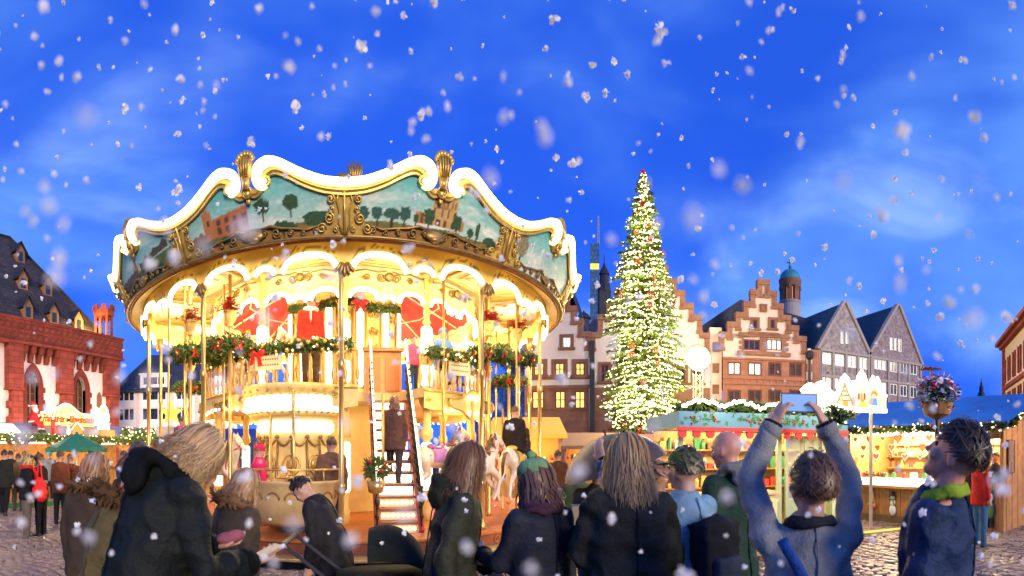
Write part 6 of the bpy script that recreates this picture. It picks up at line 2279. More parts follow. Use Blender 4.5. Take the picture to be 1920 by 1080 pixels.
# hanging gingerbread hearts
ging = mat('gingerbread', (0.42, 0.17, 0.05), 0.7)
ice = mat('icing_white', (0.82, 0.78, 0.74), 0.6); ice_r = mat('icing_red', (0.6, 0.05, 0.06), 0.6)
def heart_pts(s):
    pts = []
    for q in range(22):
        t = 2 * pi * q / 22
        pts.append((s * 16 * sin(t) ** 3 / 17, s * (13 * cos(t) - 5 * cos(2 * t) - 2 * cos(3 * t) - cos(4 * t)) / 17))
    return pts
rg = random.Random(8)
ORD = ('first', 'second', 'third', 'fourth', 'fifth', 'sixth', 'seventh', 'eighth', 'ninth', 'tenth', 'eleventh', 'twelfth')
for i in range(24):
    row, k_ = i // 8, i % 8
    u = 0.16 + (LD - 0.45) * (k_ + 0.35 * (row % 2)) / 7.4
    z = 2.0 - row * 0.21
    dd = -0.06 - 0.14 * row
    s = (0.07, 0.11, 0.085, 0.125)[(i * 5 + row) % 4]
    c = RW.P(u, z, dd)
    t = thing('gingerbread_heart', '%s gingerbread heart with %s icing, %s from the kiosk in the %s row' % ('large' if s > 0.1 else 'small', 'white' if i % 3 else 'red', ORD[k_], ('top', 'middle', 'lowest')[row]), 'gingerbread', c, group='gingerbread hearts in the stall')
    mb = MB(); mb.prism(heart_pts(s), (0, 0, 0), RW.ux, (0, 0, 1), RW.n, 0, 0.02); mb.build('heart', ging, t)
    mb = MB(); mb.tube([RW.ux * (x * .88) + Vector((0, 0, z_ * .88)) + RW.n * 0.022 for x, z_ in heart_pts(s)], s * 0.09, 5, closed=True); mb.build('icing_rim', ice if i % 3 else ice_r, t)
    mb = MB(); mb.tube([Vector((0, 0, s * .3)), Vector((0, 0, max(0.06, 2.2 - z)))], 0.004, 4); mb.build('ribbon', ice_r, t)
WC = [('red', (0.6, 0.05, 0.04)), ('amber', (0.65, 0.40, 0.10)), ('white', (0.75, 0.72, 0.66)), ('green', (0.05, 0.22, 0.1)), ('brown', (0.25, 0.1, 0.04))]
for i in range(36):
    row, k_ = i // 12, i % 12
    u = 0.15 + (LD - 0.35) * k_ / 11.5
    c = RW.P(u, (1.06, 1.281, 1.581)[row] + 0.001, (-0.1, -1.62, -1.6)[row])
    mb = MB(); h_ = rg.uniform(0.09, 0.2)
    kind = rg.randrange(3)
    if kind == 0:
        mb.box(c + Vector((0, 0, h_ / 2)), (0.12, 0.14, h_))
    elif kind == 1:
        mb.lathe([(0, 0), (0.055, 0), (0.06, h_ * .75), (0.035, h_), (0, h_)], 9, c)
    else:
        mb.lathe([(0, 0), (0.06, 0), (0.0, h_ * 1.5)], 9, c)
    cn, cc_ = WC[rg.randrange(5)]
    nm_ = ('sweet_box', 'sweet_jar', 'sweet_cone')[kind]
    o = mb.build(nm_, mat('sweet_' + cn, cc_, 0.4))
    tag(o, '%s %s of sweets, %s from the kiosk on the %s' % (cn, ('box', 'jar', 'cone')[kind], ORD[k_], ('counter display', 'lower shelf', 'upper shelf')[row]), ('box', 'jar', 'cone')[kind], 'sweets in the gingerbread stall')
mb = MB()
for q in range(9):
    mb.tube([RW.P(0.55 + 0.07 * q, 1.18 + 0.05 * sin(q * 2.2), 0.06), RW.P(0.60 + 0.07 * q, 1.10, 0.09), RW.P(0.64 + 0.07 * q, 1.18, 0.06)], 0.022, 5)
tag(mb.build('pretzel_rail', mat('dark_gingerbread', (0.16, 0.06, 0.02), 0.6)), 'row of dark iced biscuits on a rail above the stall counter', 'biscuits', kind='stuff')
snowman('painted snowman cut-out on the stall planks nearest the kiosk', RW.P(RW.u(1606), 0.22, 0.05), 0.52, 'snowmen on the stall front', RW.n)
snowman('painted snowman cut-out on the stall planks near the man in blue', RW.P(RW.u(1676), 0.20, 0.05), 0.52, 'snowmen on the stall front', RW.n)
nc = thing('nutcracker_panel', 'bearded figurine cut-out on the stall door panel by the shoppers', 'figurine', RW.P(RW.u(1857), 0.12, 0.03))
mb = MB(); mb.ball((0, 0, 0.62), (0.03, 0.10, 0.11), 10, 8); mb.build('face', mat('figurine_white', (0.8, 0.78, 0.74), 0.7), nc, smooth=True)
mb = MB(); mb.ball((0, 0, 0.36), (0.03, 0.13, 0.2), 10, 8); mb.ball((0, 0, 0.74), (0.03, 0.11, 0.06), 10, 6); mb.build('coat', mat('coat_green', (0.07, 0.16, 0.07), 0.7), nc, smooth=True)
mb = MB()
for s in (-1, 1):
    mb.tube([(0, s * 0.05, 0.2), (0, s * 0.06, 0.0)], 0.04, 6)
mb.build('boots', mat('figurine_black', (0.02, 0.02, 0.02), 0.5), nc)
bb = thing('bauble_bunch', 'bunch of coloured wool balls hanging on the stall front', 'decoration', RW.P(RW.u(1638), 0.84, 0.05))
mb = MB()
for q in range(7):
    mb.tube([(0, 0, 0), (0.0, 0.09 * (q - 3) / 3, -0.38 + 0.02 * (q % 3))], 0.006, 4)
mb.build('strings', mat('string_orange', (0.7, 0.35, 0.08), 0.6), bb)
for q in range(9):
    mb = MB(); mb.ball((-0.02, 0.10 * (q % 5 - 2) / 2, -0.42 - 0.05 * (q // 5)), 0.045, 8, 6); mb.build('ball', mat('wool_%d' % (q % 4), [(0.7, 0.3, 0.04), (0.6, 0.05, 0.05), (0.3, 0.06, 0.35), (0.06, 0.2, 0.06)][q % 4], 0.8), bb, smooth=True)
mb = MB(); p0, p1 = RW.P(RW.u(1880) + 0.0, 1.5, 0.012), None
EWb = thing('nativity_board', 'framed greenery picture hung on the boarded end wall', 'picture', EW.P(0.28, 1.35, 0.02))
mb = MB(); EW.box(mb, 0.14, 0.46, 1.25, 1.92, 0.015, 0.04); mb.build('board', mat('photo_dark', (0.20, 0.12, 0.07), 0.4, var=0.7, vscale=9), EWb, world=True)
mb = MB(); mb.tube([EW.P(0.13, 1.24, 0.045), EW.P(0.47, 1.24, 0.045), EW.P(0.47, 1.93, 0.045), EW.P(0.13, 1.93, 0.045)], 0.012, 4, closed=True); mb.build('frame', wood_dark, EWb, world=True)
hb = MB(); RW.box(hb, LD + 0.08, L - 0.06, 1.95, 2.2, 0.03, 0.08)
tag(hb.build('wooden_shutter', wood_dark), 'raised wooden shutter over the bright stall opening', 'shutter')

# yellow cable ramp on the cobbles
p0, p1 = at(1560, 10.9), at(1700, 11.4)
p0, p1 = at(1566, 9.9), at(1702, 10.9)
dd = (p1 - p0).normalized(); nn = Vector((-dd.y, dd.x, 0))
cr = thing('cable_ramp', 'yellow topped black cable ramp lying on the cobbles before the gingerbread stall', 'cable ramp', p0)
mb = MB(); mb.prism([(-0.22, 0.02), (0.22, 0.02), (0.1, 0.07), (-0.1, 0.07)], p0, nn, (0, 0, 1), dd, 0, (p1 - p0).length); mb.build('ramp', mat('black_rubber', (0.03, 0.03, 0.03), 0.7), cr, world=True)
mb = MB(); mb.prism([(-0.09, 0.072), (0.09, 0.072), (0.09, 0.08), (-0.09, 0.08)], p0, nn, (0, 0, 1), dd, 0, (p1 - p0).length); mb.build('lid', mat('signal_yellow', (0.75, 0.45, 0.02), 0.5), cr, world=True)

# illuminated picture sign above the stalls
SW_ = Wall(at(1503, 10.6)[:2], at(1662, 11.0)[:2])
sg_ = thing('light_sign', 'glowing white scalloped light sign with toy figures above the stalls', 'sign', SW_.P(SW_.L / 2, 2.45))
L = SW_.L
outl = [(0, 2.55), (L, 2.55)]
for q in range(41):
    t = 1 - q / 40
    h = 0.28
    for c_, w_, a_ in ((0.22, 0.10, 0.26), (0.50, 0.06, 0.44), (0.70, 0.055, 0.54), (0.86, 0.07, 0.44), (0.10, 0.10, 0.22)):
        h = max(h, 0.28 + a_ * math.exp(-((t - c_) / w_) ** 2))
    outl.append((L * t, 2.55 + h))
mb = MB(); SW_.prism(mb, outl, -0.12, 0.0); mb.build('light_box', emit('sign_white', (1.0, 0.80, 0.50), 0.42), sg_, world=True)
mb = MB(); mb.tube([SW_.P(x, z + 0.01, 0.0) for x, z in outl[2:]], 0.055, 6); mb.tube([SW_.P(0, 2.56, 0.01), SW_.P(L, 2.56, 0.01)], 0.05, 6); mb.build('bulb_edge', emit('hot_edge', (1.0, 0.86, 0.58), 3.5), sg_, smooth=True, world=True)
def flat(name, poly, m, d=0.012):
    mb = MB(); SW_.prism(mb, poly, 0.003, d); mb.build(name, m, sg_, world=True)
orange_p = emit('print_orange', (0.85, 0.30, 0.04), 0.5, False); brown_p = emit('print_brown', (0.30, 0.09, 0.02), 0.5, False)
pink_p = emit('print_pink', (0.85, 0.35, 0.35), 0.5, False); blue_p = emit('print_blue', (0.12, 0.35, 0.65), 0.5, False); yel_p = emit('print_yellow', (0.95, 0.6, 0.08), 0.5, False); face_p = emit('print_face', (0.95, 0.62, 0.42), 0.5, False)
ub = L * 0.50
mb = MB()                                          # tiered candle pyramid
for s in (-1, 1):
    mb.tube([SW_.P(ub + s * 0.17, 2.68, 0.02), SW_.P(ub + s * 0.05, 2.95, 0.02), SW_.P(ub, 3.14, 0.02)], 0.012, 4)
for z, w_ in ((2.76, 0.13), (2.86, 0.08), (2.95, 0.06), (3.04, 0.03)):
    mb.tube([SW_.P(ub - w_, z, 0.02), SW_.P(ub + w_, z, 0.02)], 0.009, 4)
mb.build('printed_pyramid', brown_p, sg_, world=True)
flat('printed_fire', [(ub - 0.06, 2.62), (ub + 0.08, 2.62), (ub + 0.06, 2.74), (ub - 0.03, 2.76)], orange_p)
for du, m in ((-0.045, brown_p), (0.0, orange_p), (0.045, brown_p)):
    u = L * 0.70 + du * 1.4
    flat('printed_window', [(u - 0.018, 2.78), (u + 0.018, 2.78), (u + 0.018, 2.90), (u, 2.93), (u - 0.018, 2.90)], m)
def disc(u, z, r, n=12):
    return [(u + r * cos(q * 2 * pi / n), z + r * sin(q * 2 * pi / n)) for q in range(n)]
u = L * 0.85
flat('printed_hood', disc(u, 2.90, 0.075), orange_p); flat('printed_face', disc(u - 0.01, 2.86, 0.05), face_p, 0.016)
flat('printed_coat', [(u - 0.10, 2.68), (u + 0.08, 2.66), (u + 0.05, 2.82), (u - 0.05, 2.82)], blue_p); flat('printed_scarf', [(u - 0.12, 2.72), (u - 0.04, 2.70), (u - 0.03, 2.80), (u - 0.08, 2.81)], pink_p, 0.016)
u = L * 0.60
flat('printed_child', [(u - 0.05, 2.64), (u + 0.05, 2.64), (u + 0.04, 2.78), (u - 0.03, 2.79)], pink_p); flat('printed_head', disc(u, 2.82, 0.035), blue_p)
u = L * 0.72
flat('printed_toy', [(u - 0.1, 2.62), (u + 0.1, 2.62), (u + 0.08, 2.70), (u, 2.74), (u - 0.07, 2.70)], yel_p); flat('printed_head', disc(u - 0.02, 2.76, 0.035), orange_p)
mb = MB(); 
for u_ in (0.3, L - 0.3):
    SW_.box(mb, u_ - 0.03, u_ + 0.03, 0, 2.6, -0.2, -0.13)
mb.build('sign_posts', steel, sg_, world=True)
lamp('sign_glow', SW_.P(L / 2, 3.3, 1.2), 6, (1, 0.85, 0.6), 0.2, sg_)
garland('fir_garland', 'small fir branch with lights between the two stall roofs', [at(1560 + q * 4, 9.2, zof(775 + q * 2, 9.2)) for q in range(6)], 0.15, 900, bulbs=26, seed=16, needle=0.12)

# hanging flower basket and toy windmill post
fb = thing('flower_basket', 'basket of white, red and pink flowers on a post above the man in blue', 'flower basket', at(1757, 6.3))
zc_ = zof(768, 6.3)
mb = MB(); mb.tube([(0, 0, 0), (0, 0, zc_ - 0.1)], 0.03, 6); mb.build('post', dark_metal, fb)
mb = MB(); mb.lathe([(0.04, zc_ - 0.12), (0.16, zc_ - 0.06), (0.20, zc_ + 0.08), (0.18, zc_ + 0.09), (0.0, zc_ + 0.02)], 14); mb.build('basket', wood, fb)
rg = random.Random(41)
fl_cols = [('petal_white', (0.78, 0.74, 0.76), 330), ('petal_red', (0.55, 0.02, 0.03), 110), ('petal_pink', (0.55, 0.22, 0.34), 60), ('leaf_green', (0.05, 0.12, 0.025), 420)]
for nm_, c_, cnt in fl_cols:
    mb = MB()
    for _ in range(cnt):
        v = Vector((rg.gauss(0, 1), rg.gauss(0, 1), rg.gauss(0, 1) + 0.5)).normalized()
        rr_ = (0.16 + 0.13 * rg.random()) if nm_ != 'leaf_green' else 0.26 * rg.random() ** 0.5
        if nm_ == 'petal_red':
            v = (v + Vector((rg.choice((-.8, .7)), -0.3, 0.5))).normalized()
        p = Vector((v.x * rr_ * 0.98, v.y * rr_ * 0.98, zc_ + 0.18 + v.z * rr_ * 0.85))
        d_ = Vector((rg.gauss(0, 1), rg.gauss(0, 1), rg.gauss(0, 1))).normalized()
        w_ = d_.orthogonal().normalized() * 0.024
        mb.add([p, p + d_ * 0.04 + w_, p + d_ * 0.085, p + d_ * 0.04 - w_], [(0, 1, 2, 3)])
    mb.build('foliage' if nm_ == 'leaf_green' else 'blossom', mat(nm_, c_, 0.6, var=0.2), fb)
py_t = thing('pyramid_windmill', 'wooden christmas pyramid rotor standing up against the sky at right', 'windmill', at(1746, 22))
zc_ = zof(692, 22)
mb = MB()
for q in range(12):
    a = q * pi / 6
    d_ = Vector((cos(a), sin(a), 0)); w_ = Vector((-sin(a), cos(a), 0))
    mb.hexa([d_ * .08 - w_ * .03 + Vector((0, 0, zc_)), d_ * .46 - w_ * .1 + Vector((0, 0, zc_ - .04)), d_ * .46 + w_ * .1 + Vector((0, 0, zc_ + .04)), d_ * .08 + w_ * .03 + Vector((0, 0, zc_ + .01)),
             d_ * .08 - w_ * .03 + Vector((0, 0, zc_ + .015)), d_ * .46 - w_ * .1 + Vector((0, 0, zc_ - .025)), d_ * .46 + w_ * .1 + Vector((0, 0, zc_ + .055)), d_ * .08 + w_ * .03 + Vector((0, 0, zc_ + .025))])
mb.build('rotor', wood, py_t)
mb = MB(); mb.tube([(0, 0, 0), (0, 0, zc_ + 0.1)], 0.04, 6); mb.lathe([(0.3, zc_ - 1.0), (0.3, zc_ - 0.95), (0.04, zc_ - 0.9)], 10); mb.build('post', wood, py_t)
for s in (-1, 1):
    mb = MB(); mb.tube([(s * 0.3, 0, zc_ - 1.2), (s * 0.22, 0, zc_ - 0.6), (0.02 * s, 0, zc_ - 0.2)], 0.02, 5); mb.build('arm', wood, py_t)
# ================================================================== bodies
V = Vector
_tmp = bpy.data.scenes.new('remesh_bench')
def remesh(mb, voxel, smooth=3, decim=None):
    me = mb.mesh('raw', skin_m)
    ob = bpy.data.objects.new('raw', me)
    _tmp.collection.objects.link(ob)
    m = ob.modifiers.new('r', 'REMESH'); m.mode = 'VOXEL'; m.voxel_size = voxel
    if smooth:
        s = ob.modifiers.new('s', 'SMOOTH'); s.iterations = smooth; s.factor = 0.5
    vl = _tmp.view_layers[0]
    vl.update()
    dg = vl.depsgraph
    out_ = bpy.data.meshes.new_from_object(ob.evaluated_get(dg), depsgraph=dg)
    bpy.data.objects.remove(ob)
    bpy.data.meshes.remove(me)
    out_.polygons.foreach_set('use_smooth', [True] * len(out_.polygons))
    return out_
skin_m = mat('skin', (0.52, 0.30, 0.21), 0.5, var=0.10, vscale=14, spec=0.35)
shoe_m = mat('shoe_leather', (0.025, 0.02, 0.018), 0.5, var=0.2)
fabric_cache = {}
def fabric(c, rough=0.85, k=60):
    key = tuple(round(x, 3) for x in c) + (k, rough)
    if key not in fabric_cache:
        fabric_cache[key] = mat('cloth_%d' % len(fabric_cache), c, rough, var=0.28, vscale=9, bump=0.4, bscale=k, spec=0.12 if rough > 0.7 else 0.2)
    return fabric_cache[key]
hair_cache = {}
def hair_mat(c):
    key = tuple(c)
    if key not in hair_cache:
        hair_cache[key] = mat('hair_%d' % len(hair_cache), c, 0.45, var=0.45, vscale=30, spec=0.5)
    return hair_cache[key]
def fin(me, name, material, parent):
    me.materials.clear(); me.materials.append(material)
    me.name = name
    o = bpy.data.objects.new(name, me)
    COL.objects.link(o)
    if parent is not None:
        o.parent = parent
    return o
def wrinkle(me, amp, fx=(7, 7, 3.4), seed=0.0):
    if amp <= 0:
        return
    nv = len(me.vertices)
    co = [0.0] * (3 * nv); no = [0.0] * (3 * nv)
    me.vertices.foreach_get('co', co)
    me.vertex_normals.foreach_get('vector', no)
    N = noise.noise
    for i in range(0, 3 * nv, 3):
        x, y, z = co[i], co[i + 1], co[i + 2]
        n1_ = N(V((x * fx[0] + seed, y * fx[1], z * fx[2] * 2.4 + x * 3.0 + seed)))
        n2_ = N(V((x * 15 + seed, y * 15, z * 24)))
        f = 1 - abs(n1_) * 3.0
        a = amp * (1.0 * f - 0.4) + amp * 0.5 * n2_
        co[i] = x + no[i] * a; co[i + 1] = y + no[i + 1] * a; co[i + 2] = z + no[i + 2] * a
    me.vertices.foreach_set('co', co)
    me.update()
def loft(mb, rings, n=16):
    """closed loft through (centre, rx, ry, matrix)"""
    vs_, fs_ = [], []
    for c, rx, ry, R in rings:
        for j in range(n):
            a = 2 * pi * j / n
            vs_.append(c + R @ Vector((rx * cos(a), ry * sin(a), 0)))
    k = len(rings)
    for i in range(k - 1):
        for j in range(n):
            a, b = i * n + j, i * n + (j + 1) % n
            fs_.append((a, b, b + n, a + n))
    fs_.append(tuple(range(n - 1, -1, -1)))
    fs_.append(tuple((k - 1) * n + j for j in range(n)))
    mb.add(vs_, fs_)
def limb(mb, pts, rad, n=10):
    pts = [Vector(p) for p in pts]
    mb.tube(pts, rad, n)
    for p, r in zip(pts, rad):
        mb.ball(p, r * 0.985, n, 6)
def hair_strips(head_M, style, count, rng, width=0.010, length=0.25, k=1.0, vol=0.0):
    mb = MB()
    mb.shade = []
    ax = Vector((0.080, 0.100, 0.112)) * k
    if count > 700:
        count = int(count * 3.6)
    for _ in range(count):
        ph = rng.uniform(0, 2 * pi)                   # 0 = towards the face (+Y)
        front = cos(ph)
        t0 = rng.uniform(0.0, 1.15)
        back = 1.75 if style != 'short' else 1.75
        t1 = back if front < 0.35 else (0.95 if front > 0.75 else 0.95 + (0.75 - front) / 0.4 * 0.7)
        if style == 'short':
            t1 = min(t1, 1.62 if front < -0.45 else 1.34)
        t1 += rng.uniform(-0.14, 0.14)
        if t0 > t1 - 0.25:
            t0 = max(0, t1 - 0.5)
        if style == 'short':
            t0 = rng.uniform(0.0, max(0.1, t1 - 0.2)); t1 = min(t1, t0 + rng.uniform(0.30, 0.55))
        sc = 1.04 + rng.random() * 0.09 + vol * rng.random() ** 1.5 + (rng.uniform(0.05, 0.16) if rng.random() < 0.04 else 0)
        pts = []
        m = 5
        wob = rng.uniform(-0.18, 0.18) if style != 'short' else rng.uniform(-0.9, 0.9)
        for q in range(m + 1):
            t = t0 + (t1 - t0) * q / m
            f = ph + wob * q / m
            s_ = sc * (1 + 0.05 * q / m)
            pts.append(Vector((ax.x * sin(t) * sin(f) * s_, ax.y * sin(t) * cos(f) * s_ - 0.012 * k, ax.z * cos(t) * s_ + 0.012 * k)))
        if style in ('long', 'bob') and front < 0.72:
            l = (length if style == 'long' else length * 0.5) * rng.uniform(0.6, 1.1) * k
            p = pts[-1]
            o2 = Vector((p.x, p.y, 0)).normalized() * rng.uniform(-0.02, 0.05) * k
            for q in range(1, 5):
                pts.append(p + Vector((0, 0, -l * q / 4)) + o2 * (q / 4) + Vector((rng.gauss(0, .006), rng.gauss(0, .006), 0)) * k)
        w = width * rng.uniform(0.6, 1.3) * k
        tone = rng.uniform(0.55, 1.5)
        n_ = len(pts)
        base_i = len(mb.v)
        for q, p in enumerate(pts):
            d = (pts[min(q + 1, n_ - 1)] - pts[max(q - 1, 0)]).normalized()
            outw = Vector((p.x, p.y, max(p.z, -0.02))).normalized()
            sd = d.cross(outw)
            sd = sd.normalized() if sd.length > 1e-6 else Vector((1, 0, 0))
            ww = w * (1 - 0.75 * (q / (n_ - 1)) ** 2)
            tw = outw * ww * rng.uniform(-0.3, 0.3)
            mb.v.append(tuple(head_M @ (p - sd * ww + tw))); mb.v.append(tuple(head_M @ (p + sd * ww))); mb.shade += [tone, tone]
        for q in range(n_ - 1):
            a = base_i + 2 * q
            mb.f.append((a, a + 1, a + 3, a + 2)); mb.m.append(0)
    # dense cap below the strands
    nu_, nv_ = 18, 9
    b0 = len(mb.v)
    for i in range(nv_ + 1):
        for j in range(nu_):
            f = 2 * pi * j / nu_
            front = cos(f)
            tm = (1.60 if front < -0.45 else 1.32) if (style == 'short' and front < 0.3) else 1.72 if front < 0.3 else (0.92 if front > 0.75 else 0.92 + (0.75 - front) / 0.45 * 0.8)
            t = tm * i / nv_
            mb.v.append(tuple(head_M @ Vector((ax.x * 1.045 * sin(t) * sin(f), ax.y * 1.045 * sin(t) * cos(f) - 0.010 * k, ax.z * 1.045 * cos(t) + 0.010 * k)))); mb.shade.append(0.5)
    for i in range(nv_):
        for j in range(nu_):
            a, b = b0 + i * nu_ + j, b0 + i * nu_ + (j + 1) % nu_
            mb.f.append((a, b, b + nu_, a + nu_)); mb.m.append(0)
    return mb
def hand(mb, w, fd, pn, k, curl=0.5, fine=False, side=1):
    """wrist point, finger direction, palm normal"""
    fd = fd.normalized()
    pn = (pn - fd * pn.dot(fd)).normalized()
    sd = fd.cross(pn).normalized() * side
    R = Matrix((sd, pn, fd)).transposed()
    mb.ball(w + fd * 0.05 * k, (0.040 * k, 0.017 * k, 0.055 * k), 10, 8, R)
    limb(mb, [w - fd * 0.03 * k, w + fd * 0.02 * k], [0.028 * k, 0.026 * k], 8)
    lens = (0.062, 0.074, 0.070, 0.052)
    for i in range(4):
        b = w + fd * (0.092 - 0.004 * abs(i - 1.5)) * k + sd * (0.030 - 0.020 * i) * k
        a1, a2, a3 = curl * 0.6, curl * 1.6, curl * 2.4
        p1 = b + (fd * cos(a1) + pn * sin(a1)) * lens[i] * 0.5 * k
        p2 = p1 + (fd * cos(a2) + pn * sin(a2)) * lens[i] * 0.36 * k
        p3 = p2 + (fd * cos(a3) + pn * sin(a3)) * lens[i] * 0.28 * k
        r = 0.0088 if fine else 0.011
        limb(mb, [b - fd * 0.02 * k, p1, p2, p3], [r * k, r * 0.97 * k, r * 0.9 * k, r * 0.8 * k], 7)
    tb = w + fd * 0.025 * k + sd * 0.030 * k
    t1 = tb + (fd * 0.6 + sd * 0.65 + pn * 0.35 * curl).normalized() * 0.040 * k
    t2 = t1 + (fd * 0.85 + sd * 0.15 + pn * 0.7 * curl).normalized() * 0.032 * k
    limb(mb, [tb, t1, t2], [0.014 * k, 0.011 * k, 0.009 * k], 7)
ARM_DOWN = lambda s: (V((0.16 * s, -0.02, -1)), V((0.04 * s, 0.22, -1)))
LEG_DOWN = lambda s: (V((0.04 * s, 0.02, -1)), V((0.0, -0.03, -1)))
WALK = ((V((-0.02, 0.38, -1)), V((0, -0.12, -1))), (V((0.02, -0.20, -1)), V((0, -0.55, -1))))
SIT = ((V((-0.18, 1, -0.12)), V((-0.02, 0.05, -1))), (V((0.18, 1, -0.12)), V((0.02, 0.05, -1))))
RIDE = ((V((-0.75, 0.75, -0.55)), V((-0.05, -0.2, -1))), (V((0.75, 0.75, -0.55)), V((0.05, -0.2, -1))))
pcount = [0]
def person(label, px, d, face, H=1.72, z0=0.0, lean=(0, 0), head=(0, 0, 0), armL=None, armR=None, legs=None, top=(0.03, 0.03, 0.035), bottom=(0.04, 0.045, 0.06),
           hair=((0.06, 0.035, 0.02), 'short', 300), hat=None, puff=0.0, coat=0.0, hood=None, scarf=None, vox=0.022, curl=(0.5, 0.5), palm=(None, None), fine=False, group=None, loc=None,
           strap=None, wr=0.008, sit=None, hair_len=0.25, skin=None, vol=0.0, build=1.0, bare=False, shoes=None):
    pcount[0] += 1
    sd_ = pcount[0]
    rng = random.Random(sd_ * 17)
    k = H / 1.72
    p0 = loc if loc is not None else at(px, d)
    th = atan2(p0.x, p0.y)
    rz = -th - radians(face)
    pel = 0.95 * k
    root = V((0, 0, 0.0))
    legs = legs or (LEG_DOWN(-1), LEG_DOWN(1))
    # pelvis height so that the lower foot rests on the ground
    th_l, sh_l = 0.42 * k, 0.41 * k
    lows = []
    for (a, b) in legs:
        lows.append((a.normalized() * th_l + b.normalized() * sh_l).z)
    hip_z = -min(lows) + 0.070 * k if sit is None else sit + 0.10 * k
    off = hip_z - 0.90 * k
    def B(x, y, z):                                    # body point; the trunk above the pelvis leans
        p = V((x * k * build, y * k * build, z * k + off))
        piv = V((0, 0, 0.95 * k + off))
        f = min(1.0, max(0.0, (z - 0.92) / 0.30)); f = f * f * (3 - 2 * f)
        q = p - piv
        q = Matrix.Rotation(radians(lean[1]) * f, 3, 'Y') @ (Matrix.Rotation(-radians(lean[0]) * f, 3, 'X') @ q)
        return q + piv
    RL = Matrix.Rotation(radians(lean[1]), 3, 'Y') @ Matrix.Rotation(-radians(lean[0]), 3, 'X')
    I3 = Matrix.Identity(3)
    def tr(z, rx, ry, y=0.0):
        f = min(1.0, max(0.0, (z - 0.92) / 0.30)); f = f * f * (3 - 2 * f)
        R = Matrix.Rotation(radians(lean[1]) * f, 3, 'Y') @ Matrix.Rotation(-radians(lean[0]) * f, 3, 'X')
        return (B(0, y, z), rx * k * build, ry * k * build, R)
    shL, shR = B(-0.166, 0, 1.395), B(0.166, 0, 1.395)
    arms = [armL or ARM_DOWN(-1), armR or ARM_DOWN(1)]
    AP = []
    for i, sh in enumerate((shL, shR)):
        u = (RL @ arms[i][0]).normalized(); f = (RL @ arms[i][1]).normalized()
        el = sh + u * 0.285 * k
        wr_ = el + f * 0.25 * k
        AP.append((sh, el, wr_, f))
    hipL, hipR = V((-0.088 * k * build, 0, hip_z)), V((0.088 * k * build, 0, hip_z))
    LP = []
    for i, hp in enumerate((hipL, hipR)):
        a, b = legs[i][0].normalized(), legs[i][1].normalized()
        kn = hp + a * th_l
        an = kn + b * sh_l
        LP.append((hp, kn, an))
    nb = B(0, -0.005, 1.465)
    RH = RL @ Matrix.Rotation(-radians(head[1]), 3, 'Z') @ Matrix.Rotation(radians(head[2]), 3, 'Y') @ Matrix.Rotation(-radians(head[0]), 3, 'X')
    hc = nb + RH @ V((0, 0.022, 0.145)) * k
    HM = Matrix.Translation(hc) @ RH.to_4x4()
    # ---- body: one continuous skin
    mb = MB()
    h = lambda x, y, z: hc + RH @ V((x, y, z)) * k
    mb.ball(h(0, -0.008, 0.022), (0.077 * k, 0.096 * k, 0.095 * k), 16, 12, RH)
    mb.ball(h(0, 0.022, -0.035), (0.062 * k, 0.070 * k, 0.080 * k), 14, 10, RH)
    mb.ball(h(0, 0.058, -0.088), (0.032 * k, 0.030 * k, 0.026 * k), 10, 8, RH)
    mb.ball(h(0, 0.088, -0.012), (0.012 * k, 0.016 * k, 0.026 * k), 8, 6, RH)
    mb.ball(h(0, 0.100, -0.026), (0.015 * k, 0.017 * k, 0.013 * k), 8, 6, RH)
    mb.ball(h(0, 0.078, 0.030), (0.052 * k, 0.020 * k, 0.014 * k), 10, 6, RH)
    mb.ball(h(0, 0.086, -0.058), (0.024 * k, 0.012 * k, 0.008 * k), 8, 6, RH)
    for s in (-1, 1):
        mb.ball(h(s * 0.078, -0.008, -0.012), (0.010 * k, 0.022 * k, 0.032 * k), 8, 6, RH)
        mb.ball(h(s * 0.042, 0.062, -0.030), (0.026 * k, 0.026 * k, 0.024 * k), 8, 6, RH)
    limb(mb, [nb - RL @ V((0, 0, 0.05)) * k, hc - RH @ V((0, 0.02, 0.06)) * k], [0.060 * k, 0.055 * k], 12)
    loft(mb, [tr(0.86, 0.14, 0.10), tr(0.95, 0.155, 0.105), tr(1.08, 0.135, 0.095), tr(1.25, 0.155, 0.10), tr(1.38, 0.165, 0.095), tr(1.45, 0.09, 0.07)], 14)
    for i in range(2):
        sh, el, w, f = AP[i]
        limb(mb, [sh, el, w], [0.050 * k, 0.040 * k, 0.028 * k], 9)
        pn = palm[i]
        pn = (RL @ pn) if pn is not None else RL @ V((-1 if i else 1, 0.3, 0))
        hand(mb, w, f, pn, k, curl[i], fine, 1 if i == 0 else -1)
        hp, kn, an = LP[i]
        limb(mb, [hp, kn, an], [0.075 * k, 0.052 * k, 0.036 * k], 9)
        mb.ball(an + V((0, 0.06, -0.04)) * k, (0.036 * k, 0.10 * k, 0.03 * k), 8, 6)
    body = fin(remesh(mb, vox * (0.5 if fine else 0.75), 2), 'person', skin or skin_m, None)
    body.location = (p0.x, p0.y, z0)
    body.rotation_euler = (0, 0, rz)
    tag(body, label, 'person', group)
    # ---- eyes
    if vox < 0.02 or fine:
        for s in (-1, 1):
            mb = MB(); mb.ball(h(s * 0.030, 0.076, 0.008), 0.011 * k, 8, 6); mb.build('eye', mat('eye_dark', (0.04, 0.03, 0.025), 0.15), body, smooth=True)
    # ---- upper garment
    mb = MB()
    g = puff * 0.6
    hem = 0.80 - coat
